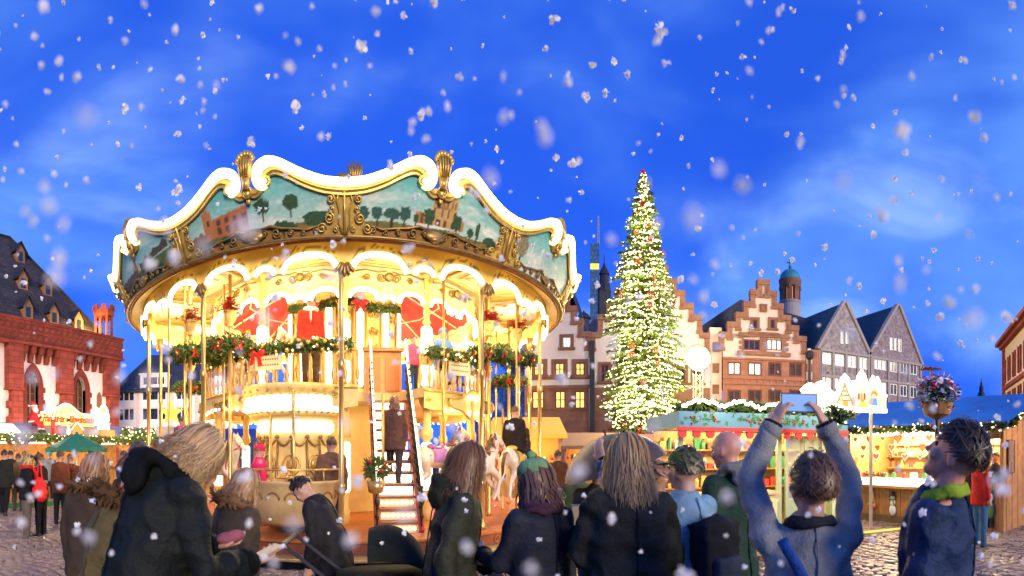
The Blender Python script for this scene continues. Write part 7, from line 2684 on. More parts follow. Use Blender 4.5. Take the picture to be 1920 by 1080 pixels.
    rings = [tr(hem, 0.185 + g + coat * 0.08, 0.145 + g + coat * 0.08), tr(max(hem + 0.05, 0.88), 0.188 + g, 0.148 + g), tr(0.98, 0.172 + g, 0.130 + g), tr(1.10, 0.162 + g, 0.122 + g), tr(1.22, 0.172 + g, 0.125 + g), tr(1.33, 0.182 + g, 0.122 + g), tr(1.41, 0.150 + g, 0.106 + g * .7), tr(1.462, 0.092 + g * .5, 0.085 + g * .5), tr(1.50, 0.072 + g * .4, 0.074 + g * .4)]
    loft(mb, rings, 20)
    for i in range(2):
        sh, el, w, f = AP[i]
        g2 = g * 0.55
        m1 = sh.lerp(el, 0.5); m2 = el.lerp(w, 0.55)
        limb(mb, [sh, m1, el, m2, w - f * 0.012 * k], [(0.062 + g2) * k, (0.056 + g2) * k, (0.050 + g2) * k, (0.046 + g2) * k, (0.038 + g2 * .8) * k], 10)
    me = remesh(mb, vox, 3)
    wrinkle(me, wr * (1.0 if vox < 0.03 else 0.6), seed=sd_)
    tm = fabric(top, 0.68 if vox < 0.0205 else 0.85) if not isinstance(top, bpy.types.Material) else top
    fin(me, 'jacket', tm, body)
    if vox < 0.0205:
        rib = fabric(tuple(c * 0.55 for c in top)) if not isinstance(top, bpy.types.Material) else tm
        for i in range(2):
            sh, el, w, f = AP[i]
            mb = MB(); r_ = (0.040 + g * 0.5) * k
            mb.tube([w - f * 0.050 * k, w - f * 0.045 * k, w - f * 0.005 * k, w], [r_ * 0.92, r_ * 1.06, r_ * 1.03, r_ * 0.9], 14); mb.build('cuff', rib, body, smooth=True)
        mb = MB(); c_, rx_, ry_, R_ = rings[0]
        mb.tube([c_ + R_ @ V(((rx_ + 0.004) * cos(q * pi / 14), (ry_ + 0.004) * sin(q * pi / 14), 0.012)) for q in range(28)], 0.012 * k, 6, closed=True); mb.build('hem_band', rib, body, smooth=True)
        for sgn, nm_ in ((1, 'zip'), (-1, 'back_seam')):
            mb = MB(); pts = []
            for c_, rx_, ry_, R_ in rings[:-1]:
                pts.append(c_ + R_ @ V((0, sgn * (ry_ + 0.006), 0)))
            mb.tube(pts, 0.006 * k if sgn > 0 else 0.004 * k, 5); mb.build(nm_, dark_metal if sgn > 0 else rib, body, smooth=True)
    # ---- trousers
    mb = MB()
    mb.ball(V((0, 0, hip_z + 0.05 * k)), (0.165 * k * build, 0.125 * k * build, 0.14 * k), 14, 8)
    for i in range(2):
        hp, kn, an = LP[i]
        limb(mb, [hp, hp.lerp(kn, .5), kn, kn.lerp(an, .55), an + V((0, 0, -0.01 * k))], [0.108 * k * build, 0.094 * k * build, 0.076 * k, 0.068 * k, 0.060 * k], 10)
    me = remesh(mb, vox * 1.1, 3)
    wrinkle(me, wr * 0.8, seed=sd_ + 5)
    fin(me, 'trousers', fabric(bottom), body)
    # ---- shoes
    for i in range(2):
        hp, kn, an = LP[i]
        sd = (kn - an).normalized()
        fw = V((0, 1, 0)) - sd * 0.0
        mb = MB()
        c = an + V((0, 0.055, -0.042)) * k
        mb.ball(c, (0.046 * k, 0.130 * k, 0.042 * k), 12, 8)
        mb.ball(an + V((0, -0.01, -0.02)) * k, (0.048 * k, 0.055 * k, 0.06 * k), 10, 8)
        mb.box(c + V((0, 0.002, -0.026)) * k, (0.085 * k, 0.235 * k, 0.02 * k))
        mb.build('shoe', shoes or shoe_m, body, smooth=True)
    # ---- hair and headgear
    if hair:
        mbh = hair_strips(HM, hair[1], hair[2], rng, width=0.0034 if hair[2] > 700 else (0.012 if hair[2] > 200 else 0.022), length=hair_len, k=k, vol=vol)
        ho = mbh.build('hair', attr_mat('hair_strands', 0.42, 0.5), body, smooth=True)
        paint_mesh(ho.data, [tuple(c * t for c in hair[0]) for t in mbh.shade])
    if hat:
        mb = MB()
        kind, c = hat
        prof = [(0.092, -0.005), (0.098, 0.012), (0.096, 0.045), (0.102, 0.047), (0.096, 0.09), (0.066, 0.125), (0.0, 0.142)] if kind == 'beanie' else [(0.095, 0.02), (0.094, 0.06), (0.075, 0.10), (0.0, 0.118)]
        n_ = 16
        vs_ = []
        for (r, z) in prof:
            for j in range(n_):
                a = 2 * pi * j / n_
                vs_.append(HM @ V((r * cos(a) * k * 0.94, r * sin(a) * k * 1.12 - 0.006 * k, (z + 0.008) * k)))
        fs_ = []
        for i in range(len(prof) - 1):
            for j in range(n_):
                a, b = i * n_ + j, i * n_ + (j + 1) % n_
                fs_.append((a, b, b + n_, a + n_))
        mb.add(vs_, fs_)
        if kind == 'beanie' and len(hat) > 1:
            mb.ball(HM @ V((0, 0, 0.16 * k)), 0.03 * k, 8, 6)
        if kind == 'cap':
            mb.add([HM @ (V(q) * k) for q in ((-0.07, 0.09, 0.03), (0.07, 0.09, 0.03), (0.055, 0.165, 0.018), (-0.055, 0.165, 0.018), (-0.07, 0.09, 0.038), (0.07, 0.09, 0.038), (0.055, 0.165, 0.026), (-0.055, 0.165, 0.026))],
                   [(0, 1, 2, 3), (7, 6, 5, 4), (0, 4, 5, 1), (1, 5, 6, 2), (2, 6, 7, 3), (3, 7, 4, 0)])
        mb.build('hat', fabric(c), body, smooth=True)
    if hood:
        kind, c = hood
        mb = MB()
        if kind == 'fur':
            for _ in range(420 if vox < 0.02 else 220):
                a = rng.uniform(0, 2 * pi)
                R_ = 0.100 + g
                base_p = B(0, -0.045, 1.475) + RL @ V((R_ * 0.98 * sin(a), R_ * 0.85 * cos(a), 0.035 * cos(a + pi))) * k
                v = V((rng.gauss(0, 1), rng.gauss(0, 1), rng.gauss(0, 1))).normalized()
                p = base_p + v * 0.030 * k
                w = v.orthogonal().normalized() * 0.010 * k
                mb.add([p - w, p + w, p + v * 0.055 * k], [(0, 1, 2)])
            base_pts = [B(0, -0.045, 1.475) + RL @ V((R_ * 0.98 * sin(q * pi / 8), R_ * 0.85 * cos(q * pi / 8), 0.035 * cos(q * pi / 8 + pi))) * k for q in range(16)]
            mb.tube(base_pts, 0.036 * k, 8, closed=True)
            mb.build('fur_hood', fabric(c, 0.95, 140), body)
        elif kind == 'collar':
            for zz, rr_ in ((1.458, 0.092), (1.480, 0.082)):
                pts = [B(0, -0.008, zz) + RL @ V(((rr_ + g * .7) * sin(q * pi / 8), (rr_ - 0.006 + g * .7) * cos(q * pi / 8), -0.018 * cos(q * pi / 8))) * k for q in range(16)]
                mb.tube(pts, 0.017 * k, 8, closed=True)
            me = remesh(mb, vox, 2); wrinkle(me, wr * .6, seed=sd_ + 9)
            fin(me, 'collar', fabric(c), body)
        else:
            pts = [B(0, -0.035, 1.475) + RL @ V(((0.090 + g) * sin(q * pi / 8), (0.088 + g) * cos(q * pi / 8), 0.025 * cos(q * pi / 8 + pi) + (0.02 if cos(q * pi / 8) < 0 else -0.01))) * k for q in range(16)]
            mb.tube(pts, 0.032 * k, 10, closed=True)
            mb.ball(B(0, -0.105 - g, 1.43), (0.105 * k, 0.055 * k, 0.085 * k), 14, 10, RL)
            me = remesh(mb, vox, 3); wrinkle(me, wr, seed=sd_ + 9)
            fin(me, 'hood', fabric(c) if not isinstance(c, bpy.types.Material) else c, body)
    if scarf:
        mb = MB()
        for q0 in (0, 0.03):
            pts = [B(0, 0.0, 1.455 + q0) + RL @ V(((0.088 + g) * sin(q * pi / 7), (0.088 + g) * cos(q * pi / 7), 0.012 * sin(q * 3))) * k for q in range(14)]
            mb.tube(pts, 0.030 * k, 8, closed=True)
        mb.tube([B(0.04, 0.10 + g, 1.45), B(0.05, 0.155 + g, 1.36), B(0.05, 0.16 + g, 1.20)], [0.035 * k, 0.04 * k, 0.035 * k], 8, ratio=0.45)
        mb.build('scarf', fabric(scarf), body, smooth=True)
    if strap:
        mb = MB()
        pts = []
        for q in range(17):
            t = q / 16
            if strap[1] == 'cross':
                x = -0.14 + 0.30 * t; z = 1.43 - 0.55 * t
                pts.append(B(x, -(0.145 + g) * sqrt(max(0.05, 1 - (x / 0.215) ** 2)), z))
        mb.tube(pts, 0.022 * k, 6, ratio=0.35, up=(0, 0, 1)); mb.build('strap', fabric(strap[0]), body, smooth=True)
    body['_k'] = k
    del body['_k']
    info = dict(body=body, B=B, AP=AP, HM=HM, RL=RL, k=k, M=Matrix.Translation(V((p0.x, p0.y, z0))) @ Matrix.Rotation(rz, 4, 'Z'), rz=rz)
    return info
def held(name, label, cat, info, hand_i, build_fn, group=None, fwd=0.075):
    """a thing in a hand: top-level, placed at the palm"""
    sh, el, w, f = info['AP'][hand_i]
    p = info['M'] @ (w + f * fwd * info['k'])
    t = thing(name, label, cat, p, rz=info['rz'], group=group)
    build_fn(t)
    return t

phone_m = mat('phone_case', (0.42, 0.28, 0.12), 0.4)
screen_m = emit('phone_screen', (0.55, 0.40, 0.25), 0.35, False)
# ---------------------------------------------------------------- nearest figures
DK = (0.008, 0.011, 0.010)
a1 = person('blond woman in a dark hooded jacket looking down at the phone in her hands', 268, 2.2, 72, H=1.84, lean=(14, -2), head=(38, -4, 0),
            armL=(V((-0.30, 0.50, -1)), V((0.34, 1.0, 0.30))), armR=(V((0.30, 0.42, -1)), V((-0.34, 1.0, 0.22))),
            top=DK, bottom=(0.03, 0.035, 0.05), hair=((0.50, 0.33, 0.15), 'bob', 1900), hair_len=0.22, vol=0.10, hood=('cloth', (0.006, 0.007, 0.007)), puff=0.045, coat=0.06, vox=0.011, fine=True, curl=(0.55, 0.6),
            palm=(V((0.25, 0.2, 1)), V((-0.3, 0.2, 1))), wr=0.013, build=1.14)
def mk_phone(t):
    mb = MB(); mb.box((0, 0.02, 0.03), (0.075, 0.15, 0.010), Matrix.Rotation(0.35, 3, 'X')); mb.build('phone_body', phone_m, t)
    mb = MB(); mb.box((0, 0.018, 0.0365), (0.066, 0.135, 0.003), Matrix.Rotation(0.35, 3, 'X')); mb.build('phone_display', screen_m, t)
held('phone', 'phone in a tan case held by the blond woman in the dark jacket', 'phone', a1, 1, mk_phone)
mbx = MB(); sh, el, w, f = a1['AP'][0]
mbx.ball(w + f * 0.05 + V((0.02, 0.02, 0.03)), (0.05, 0.075, 0.035), 10, 8)
mbx.ball(w + f * 0.10 + V((0.03, 0.0, 0.045)), (0.04, 0.05, 0.03), 10, 8)
gl_ = fin(remesh(mbx, 0.012, 3), 'glove', fabric((0.30, 0.10, 0.13), 0.9, 90), a1['body'])
person('person in a long olive coat standing just behind the blond woman', 205, 2.45, 62, H=1.66, lean=(10, 0), head=(12, 20, 0), top=(0.095, 0.075, 0.030), bottom=(0.03, 0.03, 0.04), hair=((0.16, 0.09, 0.045), 'short', 900), hood=('fur', (0.09, 0.05, 0.025)), puff=0.055, coat=0.12, vox=0.018, wr=0.014,
       armL=(V((-0.2, 0.25, -1)), V((0.3, 1, -0.3))), armR=(V((0.2, 0.2, -1)), V((-0.3, 1, -0.4))))
person('person with auburn hair and a brown fur collar turned towards the stalls', 172, 3.7, 30, H=1.64, head=(8, 40, 0), top=(0.05, 0.035, 0.025), bottom=(0.03, 0.03, 0.035), hair=((0.30, 0.15, 0.06), 'bob', 500), hood=('fur', (0.12, 0.07, 0.035)), puff=0.045, vox=0.022)
person('person with short grey brown hair seen over the dark hood', 262, 4.0, 20, H=1.72, top=(0.04, 0.035, 0.03), hair=((0.10, 0.065, 0.045), 'short', 400), puff=0.03, vox=0.024)
person('person in grey trousers and a fur hooded brown jacket beside the blond woman', 430, 3.3, 55, H=1.55, head=(14, 10, 0), lean=(8, 0), top=(0.06, 0.045, 0.028), bottom=(0.07, 0.075, 0.085), hair=((0.34, 0.20, 0.09), 'bob', 500), hood=('fur', (0.20, 0.11, 0.05)), puff=0.05, vox=0.02)
# walking woman and pram
a2 = person('woman with shoulder length brown hair walking past the carousel in a dark coat', 842, 3.0, 82, H=1.72, lean=(7, 0), head=(6, 0, 0), legs=WALK, top=(0.026, 0.030, 0.020), bottom=(0.02, 0.022, 0.025), hair=((0.15, 0.075, 0.03), 'long', 1300), hair_len=0.17, vol=0.16, hood=('cloth', (0.02, 0.022, 0.016)), puff=0.035, coat=0.18, vox=0.016, wr=0.013,
            armL=(V((-0.15, 0.25, -1)), V((0.1, 0.9, -0.6))), armR=(V((0.15, -0.30, -1)), V((0.0, 0.25, -1))))
pr = thing('pram', 'dark folding pram pushed along in front of the carousel stair', 'pram', at(736, 3.7), rz=-((736 - CX) / F) - radians(90))
blk = fabric((0.014, 0.018, 0.015)); 
mb = MB()
pts = []
for q in range(9):
    t = q / 8
    for j in range(9):
        a = pi * j / 8
        pts.append(V((0.24 * cos(a), 0.30 * cos(t * pi * 0.60 + 0.1) - 0.05, 0.80 + 0.34 * sin(t * pi * 0.60 + 0.1) * (0.35 + 0.65 * sin(a)))))
fs_ = [(q * 9 + j, q * 9 + j + 1, (q + 1) * 9 + j + 1, (q + 1) * 9 + j) for q in range(8) for j in range(8)]
mb.add(pts, fs_); mb.build('pram_hood', blk, pr, smooth=True)
mb = MB(); loft(mb, [(V((0, 0.02, 0.50)), 0.20, 0.36, Matrix.Identity(3)), (V((0, 0.02, 0.62)), 0.24, 0.42, Matrix.Identity(3)), (V((0, 0.02, 0.80)), 0.245, 0.43, Matrix.Identity(3))], 16); mb.build('pram_body', blk, pr, smooth=True)
mb = MB()
for s in (-1, 1):
    mb.tube([(s * 0.22, -0.75, 1.02), (s * 0.22, -0.35, 0.72), (s * 0.20, 0.30, 0.24)], 0.014, 6); mb.tube([(s * 0.22, 0.25, 0.62), (s * 0.20, -0.32, 0.22)], 0.014, 6)
mb.tube([(-0.22, -0.75, 1.02), (0.22, -0.75, 1.02)], 0.018, 8); mb.build('pram_frame', dark_metal, pr)
for (x, y, r) in ((-0.24, 0.32, 0.14), (0.24, 0.32, 0.14), (-0.26, -0.34, 0.18), (0.26, -0.34, 0.18)):
    mb = MB(); mb.lathe([(r - 0.03, -0.02), (r, -0.025), (r, 0.025), (r - 0.03, 0.02), (r - 0.03, -0.02)], 18, (x, y, r), rot=Matrix.Rotation(pi / 2, 3, 'Y'), caps=False)
    mb.tube([(x, y - r + .02, r), (x, y + r - .02, r)], 0.008, 5); mb.tube([(x, y, .02), (x, y, 2 * r - .02)], 0.008, 5)
    mb.build('wheel', mat('black_rubber', (0.03, 0.03, 0.03), 0.7), pr)
person('stooping figure in black leaning forward before the carousel tub', 628, 4.3, -70, H=1.56, lean=(24, 0), head=(24, 0, 0), legs=WALK, top=(0.014, 0.014, 0.016), bottom=(0.015, 0.016, 0.02), hair=((0.03, 0.02, 0.015), 'short', 500), puff=0.04, coat=0.05, vox=0.02,
       armL=(V((-0.1, 0.3, -1)), V((0, 0.6, -0.9))), armR=(V((0.1, 0.2, -1)), V((0, 0.5, -0.9))))
a3 = person('woman in a green knitted hat and dark coat holding a paper cup', 1014, 2.8, -38, H=1.60, head=(10, -15, 0), top=(0.014, 0.018, 0.030), bottom=(0.012, 0.018, 0.035), hair=((0.10, 0.05, 0.03), 'long', 700), hair_len=0.14, hat=('beanie', (0.16, 0.30, 0.14)), puff=0.035, coat=0.16, vox=0.018, scarf=(0.06, 0.03, 0.05),
            armL=(V((-0.2, 0.45, -1)), V((0.15, 1.0, 0.05))), armR=(V((0.2, 0.2, -1)), V((-0.3, 1.0, -0.5))))
def mk_cup(t):
    mb = MB(); mb.lathe([(0.0, -0.05), (0.030, -0.05), (0.040, 0.05), (0.036, 0.052), (0.03, 0.0)], 14); mb.build('cup', mat('paper_white', (0.75, 0.72, 0.68), 0.6), t, smooth=True)
held('paper_cup', 'white paper cup held by the woman in the green hat', 'cup', a3, 0, mk_cup)
a4 = person('broad figure in a dark jacket and black cap with long fair hair, from behind', 1180, 2.6, -14, H=1.72, head=(4, -25, 0), top=(0.024, 0.025, 0.020), bottom=(0.012, 0.018, 0.05), hair=((0.36, 0.22, 0.09), 'long', 1300), hair_len=0.20, vol=0.12, hat=('cap', (0.015, 0.015, 0.016)), puff=0.06, coat=0.0, vox=0.016, hood=('collar', (0.10, 0.085, 0.04)), build=1.0, wr=0.013,
            armL=(V((-0.25, 0.25, -1)), V((0.1, 1.0, 0.35))), armR=(V((0.22, 0.05, -1)), V((-0.1, 0.35, -1))))
def mk_phone2(t):
    mb = MB(); mb.box((0, 0.02, 0.05), (0.074, 0.010, 0.15)); mb.build('phone_body', mat('pale_phone', (0.65, 0.62, 0.5), 0.4), t)
    mb = MB(); mb.box((0, 0.013, 0.05), (0.066, 0.003, 0.135)); mb.build('phone_display', screen_m, t)
held('phone', 'pale phone held out by the figure in the black cap', 'phone', a4, 0, mk_phone2)
um = person('person carrying an open umbrella behind the black capped figure', 1122, 4.2, 10, H=1.62, top=(0.05, 0.04, 0.03), hair=((0.2, 0.1, 0.05), 'short', 250), vox=0.026, armR=(V((0.3, 0.35, -1)), V((-0.2, 0.5, 1))))
ut = thing('umbrella', 'open brown umbrella tilted above the crowd beside the tree', 'umbrella', um['M'] @ (um['AP'][1][2]), rz=um['rz'])
umb_m = mat('smoky_umbrella', (0.075, 0.045, 0.03), 0.45, var=0.25)
tilt = Matrix.Rotation(radians(-16), 3, 'Y') @ Matrix.Rotation(radians(6), 3, 'X')
rim_u = 0.46
tipz = 0.55
rib_pts = []
mb = MB()
NS = 8
for q in range(NS * 3):
    a = 2 * pi * q / (NS * 3)
    col_ = []
    for j in range(6):
        t = j / 5
        r = rim_u * sin(t * 1.25) / sin(1.25) * (1.0 if q % 3 == 0 else 0.965 + 0.03 * (1 - t))
        z = tipz - 0.30 * (1 - cos(t * 1.25)) / (1 - cos(1.25)) + (0 if q % 3 == 0 else 0.012 * t)
        col_.append(tilt @ V((r * cos(a), r * sin(a), z)))
    rib_pts.append(col_)
vs_, fs_ = [], []
for c_ in rib_pts:
    vs_ += c_
for q in range(NS * 3):
    for j in range(5):
        a, b = q * 6 + j, ((q + 1) % (NS * 3)) * 6 + j
        fs_.append((a, b, b + 1, a + 1))
mb.add(vs_, fs_); mb.build('umbrella_canopy', umb_m, ut, smooth=True)
for q in range(NS):
    mb = MB(); mb.tube([p * 0.985 for p in rib_pts[q * 3]], 0.005, 4); mb.build('umbrella_rib', dark_metal, ut)
mb = MB(); mb.tube([(0, 0, -0.08), tilt @ V((0, 0, tipz + 0.05))], 0.008, 6); mb.build('umbrella_shaft', dark_metal, ut)
a5 = person('person in a pale blue jacket raising one arm with a dark backpack on', 1284, 2.85, -42, H=1.66, head=(-4, -10, 0), top=(0.16, 0.30, 0.42), bottom=(0.025, 0.06, 0.11), hair=((0.07, 0.07, 0.03), 'short', 700), hat=('cap', (0.07, 0.12, 0.03)), puff=0.03, vox=0.018,
            armL=(V((-0.45, 0.75, 0.10)), V((-0.15, 0.35, 1.0))), armR=(V((0.25, 0.2, -1)), V((-0.1, 0.8, -0.4))))
bp = thing('backpack', 'dark backpack with a blue top on the person in pale blue', 'backpack', a5['M'] @ a5['B'](0.02, -0.24, 1.10), rz=a5['rz'], scale=0.74)
mb = MB(); mb.box((0, 0.02, 0.06), (0.34, 0.20, 0.50)); mb.ball((0, 0.0, 0.28), (0.17, 0.11, 0.09), 12, 8); me = remesh(mb, 0.02, 9); wrinkle(me, 0.010, seed=3); fin(me, 'pack', fabric((0.016, 0.017, 0.022)), bp)
mb = MB(); mb.box((0, -0.10, -0.04), (0.25, 0.09, 0.24)); me = remesh(mb, 0.018, 6); fin(me, 'pack_pocket', fabric((0.035, 0.045, 0.07)), bp)
mb = MB()
for s in (-1, 1):
    mb.tube([(s * 0.10, 0.13, 0.0), (s * 0.13, 0.12, 0.25), (s * 0.12, 0.22, 0.36), (s * 0.11, 0.34, 0.34)], 0.022, 6, ratio=0.4)
mb.build('pack_straps', fabric((0.02, 0.02, 0.025)), bp, smooth=True)
person('bald man in a dark green jacket and khaki trousers beside the kiosk', 1370, 3.3, -50, H=1.79, head=(6, -10, 0), top=(0.010, 0.035, 0.025), bottom=(0.22, 0.16, 0.09), hair=None, hood=('cloth', (0.22, 0.22, 0.20)), puff=0.02, vox=0.017, skin=mat('ruddy_skin', (0.56, 0.27, 0.19), 0.45, var=0.12, vscale=12))
a6 = person('person in a blue grey jumper holding a phone up high with both hands', 1512, 2.0, -16, H=1.63, lean=(-4, 0), head=(-14, -10, 0),
            armL=(V((-0.20, 0.50, 0.78)), V((0.44, 0.10, 0.90))), armR=(V((0.20, 0.50, 0.80)), V((-0.44, 0.10, 0.90))), top=fabric((0.24, 0.255, 0.26), 0.9, 110), bottom=(0.03, 0.035, 0.05),
            hair=((0.10, 0.050, 0.025), 'short', 1500), vol=0.10, puff=0.022, vox=0.013, fine=True, curl=(0.75, 0.75), palm=(V((0.9, 0.5, 0.1)), V((-0.9, 0.5, 0.1))), strap=((0.02, 0.07, 0.28), 'cross'), wr=0.010, coat=0.02, hood=('collar', (0.02, 0.022, 0.03)))
pL = a6['M'] @ (a6['AP'][0][2] + a6['AP'][0][3] * 0.10); pR = a6['M'] @ (a6['AP'][1][2] + a6['AP'][1][3] * 0.10)
pt = thing('phone', 'phone held sideways above the head of the person in the blue grey jumper', 'phone', (pL + pR) / 2, rz=a6['rz'])
mb = MB(); mb.box((0, 0, 0), (0.155, 0.010, 0.078)); mb.build('phone_body', mat('black_phone', (0.05, 0.08, 0.12), 0.3), pt)
mb = MB(); mb.box((0, -0.0065, 0), (0.145, 0.003, 0.068)); mb.build('phone_display', emit('bright_screen', (0.20, 0.38, 0.70), 0.45, False), pt)
for i in (0, 1):                                  # dark cuffs
    sh, el, w, f = a6['AP'][i]
    mb = MB(); mb.tube([w - f * 0.03, w + f * 0.012], [0.042, 0.040], 12); mb.build('cuff', fabric((0.015, 0.015, 0.018)), a6['body'], smooth=True)
a7 = person('man in a navy and blue jacket with a green collar looking up to the left', 1750, 1.97, -76, H=1.765, lean=(-3, 0), head=(-26, -4, 0), top=(0.012, 0.030, 0.085), bottom=(0.012, 0.022, 0.06), hair=((0.035, 0.022, 0.015), 'short', 1100), puff=0.028, build=0.95, coat=0.12, vox=0.013, fine=True, wr=0.014,
            hood=('collar', (0.24, 0.36, 0.03)), skin=_M['ruddy_skin'], armL=(V((-0.12, 0.12, -1)), V((0.05, 0.15, -1))), armR=(V((0.12, 0.0, -1)), V((0.0, 0.12, -1))))
mb = MB()                                           # darker yoke over the shoulders
# ---------------------------------------------------------------- couple and others at the left
a8 = person('woman in a black jacket and red scarf on the cobbles, talking to her companion', 50, 9.9, 80, H=1.63, head=(12, 0, 0), top=(0.014, 0.013, 0.014), bottom=(0.12, 0.10, 0.075), hair=((0.48, 0.32, 0.12), 'long', 260), hair_len=0.12, hat=('cap', (0.05, 0.045, 0.05)), scarf=(0.55, 0.02, 0.02), puff=0.03, vox=0.026,
            armL=(V((-0.1, 0.3, -1)), V((0.2, 0.9, 0.1))), armR=(V((0.1, 0.1, -1)), V((-0.1, 0.9, 0.1))), shoes=mat('trainer', (0.10, 0.10, 0.10), 0.6, var=0.7, vscale=25))
a9 = person('companion in a dark coat and ankle boots facing the woman with the red scarf', 77, 10.2, -60, H=1.62, head=(10, 0, 0), top=(0.03, 0.02, 0.018), bottom=(0.014, 0.013, 0.015), hair=((0.22, 0.11, 0.05), 'short', 220), hat=('beanie', (0.12, 0.07, 0.05)), puff=0.02, vox=0.026,
            armL=(V((-0.1, 0.3, -1)), V((0.2, 0.9, 0.3))), armR=(V((0.1, 0.2, -1)), V((-0.1, 0.9, 0.5))))
rb = thing('red_bag', 'bright red cloth bag hanging between the couple on the cobbles', 'bag', at(74, 9.7, 0.98))
mb = MB(); mb.ball((0, 0, 0), (0.19, 0.10, 0.22), 14, 10); mb.ball((0.04, 0, -0.08), (0.20, 0.10, 0.16), 12, 8); me = remesh(mb, 0.02, 2); wrinkle(me, 0.018, seed=2); fin(me, 'bag_body', mat('bag_red', (0.75, 0.02, 0.015), 0.7), rb)
mb = MB(); mb.tube([(-0.07, 0, 0.18), (-0.04, 0, 0.45), (0.04, 0, 0.45), (0.08, 0, 0.18)], 0.014, 6); mb.build('bag_strap', mat('bag_red', (0.75, 0.02, 0.015), 0.7), rb)
bgs = [
    ('person in a black coat walking away at the far left edge', 8, 13.6, 15, 1.75, (0.018, 0.02, 0.018), (0.012, 0.012, 0.014), (0.05, 0.03, 0.02), WALK),
    ('person in a mustard jacket behind the couple', 34, 14.6, 10, 1.62, (0.20, 0.12, 0.04), (0.10, 0.08, 0.05), (0.12, 0.07, 0.04), None),
    ('taller of two people in rust brown coats near the parasol', 113, 11.8, 30, 1.68, (0.16, 0.05, 0.022), (0.03, 0.025, 0.022), (0.12, 0.06, 0.03), None),
    ('shorter of two people in rust brown coats near the parasol', 132, 12.2, -20, 1.62, (0.13, 0.045, 0.02), (0.03, 0.03, 0.03), (0.20, 0.10, 0.05), None),
    ('person in a dark parka at the counter left of the parasol', 20, 15.6, 20, 1.72, (0.03, 0.03, 0.025), (0.02, 0.02, 0.025), (0.05, 0.03, 0.02), None),
    ('customer in a turquoise jacket at the wine counter', 46, 16.6, 15, 1.70, (0.05, 0.36, 0.42), (0.03, 0.03, 0.04), (0.10, 0.06, 0.03), None),
    ('customer in a grey coat with a turquoise hood beside the parasol', 92, 16.9, -10, 1.72, (0.22, 0.24, 0.26), (0.03, 0.03, 0.04), (0.04, 0.30, 0.34), None),
    ('customer in a pale jacket seen under the parasol', 117, 17.6, 10, 1.68, (0.35, 0.33, 0.30), (0.04, 0.04, 0.05), (0.3, 0.2, 0.1), None),
    ('customer in a brown coat right of the parasol pole', 170, 17.2, 5, 1.74, (0.10, 0.06, 0.04), (0.03, 0.03, 0.03), (0.05, 0.03, 0.02), None),
    ('person in a blue quilted jacket beyond the fur collars', 232, 14.0, 40, 1.70, (0.03, 0.05, 0.12), (0.02, 0.02, 0.03), (0.08, 0.05, 0.03), None),
    ('shopper in a red jacket and jeans at the gingerbread stall', 1838, 9.0, 60, 1.72, (0.50, 0.03, 0.02), (0.05, 0.13, 0.22), (0.06, 0.04, 0.03), None),
    ('shopper in a dark jacket carrying bags beside the red jacket', 1816, 9.3, 40, 1.70, (0.08, 0.05, 0.04), (0.05, 0.11, 0.18), (0.10, 0.06, 0.03), None),
    ('person in a brown coat by the yellow booth', 1046, 12.0, 0, 1.70, (0.10, 0.045, 0.02), (0.03, 0.03, 0.03), (0.06, 0.03, 0.02), None),
    ('child in a yellow hat between the adults near the tree', 1213, 4.3, -20, 1.48, (0.10, 0.06, 0.03), (0.03, 0.03, 0.04), (0.55, 0.34, 0.08), None),
    ('person in a red scarf partly hidden by the raised arm', 1234, 3.4, -40, 1.58, (0.12, 0.04, 0.035), (0.03, 0.03, 0.04), (0.25, 0.13, 0.06), None),
    ('onlooker in an olive coat in front of the carousel edge', 1085, 5.6, -30, 1.55, (0.05, 0.07, 0.025), (0.03, 0.03, 0.03), (0.08, 0.04, 0.02), None),
    ('stallholder in a dark apron inside the bright stall doorway', 1866, 10.9, -150, 1.66, (0.05, 0.05, 0.05), (0.03, 0.03, 0.03), (0.06, 0.04, 0.03), None),
]
for (lab, px, d, fc, H, tp_, bt_, hc_, lg) in bgs:
    person(lab, px, d, fc, H=H, top=tp_, bottom=bt_, hair=(hc_, 'short', 160), legs=lg, puff=0.03, vox=0.030 if d > 6 else 0.024, wr=0.006, coat=0.05)

# ---------------------------------------------------------------- on the carousel
def on_car(r, a, z=0.38):
    p = MC @ pl(r, a, 0)
    return V((p.x, p.y, 0)), z
l_, z_ = on_car(4.15, -20)
person('rider in a pink jacket and pink hat seated in the carousel tub', 0, 0, 70, H=1.45, loc=l_, z0=z_, sit=0.62, legs=SIT, top=(0.75, 0.03, 0.12), bottom=(0.03, 0.03, 0.06), hair=((0.2, 0.1, 0.05), 'short', 200), hat=('beanie', (0.75, 0.02, 0.10)), puff=0.04, vox=0.022)
l_, z_ = on_car(4.05, -3)
person('rider in a brown padded jacket seated in the carousel tub, back to the picture', 0, 0, -10, H=1.70, loc=l_, z0=z_, sit=0.60, legs=SIT, top=(0.14, 0.075, 0.05), bottom=(0.03, 0.03, 0.04), hair=((0.07, 0.035, 0.02), 'short', 250), puff=0.06, vox=0.022)
l_, z_ = on_car(3.4, -14)
person('child in a pale top between the tub riders', 0, 0, 180, H=1.3, loc=l_, z0=z_, sit=0.75, legs=SIT, top=(0.55, 0.42, 0.32), hair=((0.25, 0.13, 0.05), 'short', 200), vox=0.026)
l_, z_ = on_car(2.9, -12.5, 2.86)
person('man in a red jumper and grey hat standing on the carousel balcony', 0, 0, 165, H=1.70, loc=l_, z0=z_, top=(0.60, 0.03, 0.02), bottom=(0.10, 0.065, 0.035), hair=((0.6, 0.55, 0.5), 'short', 250), hat=('beanie', (0.25, 0.18, 0.16)), puff=0.05, vox=0.022, scarf=(0.7, 0.66, 0.6))
l_, z_ = on_car(2.75, 48, 2.86)
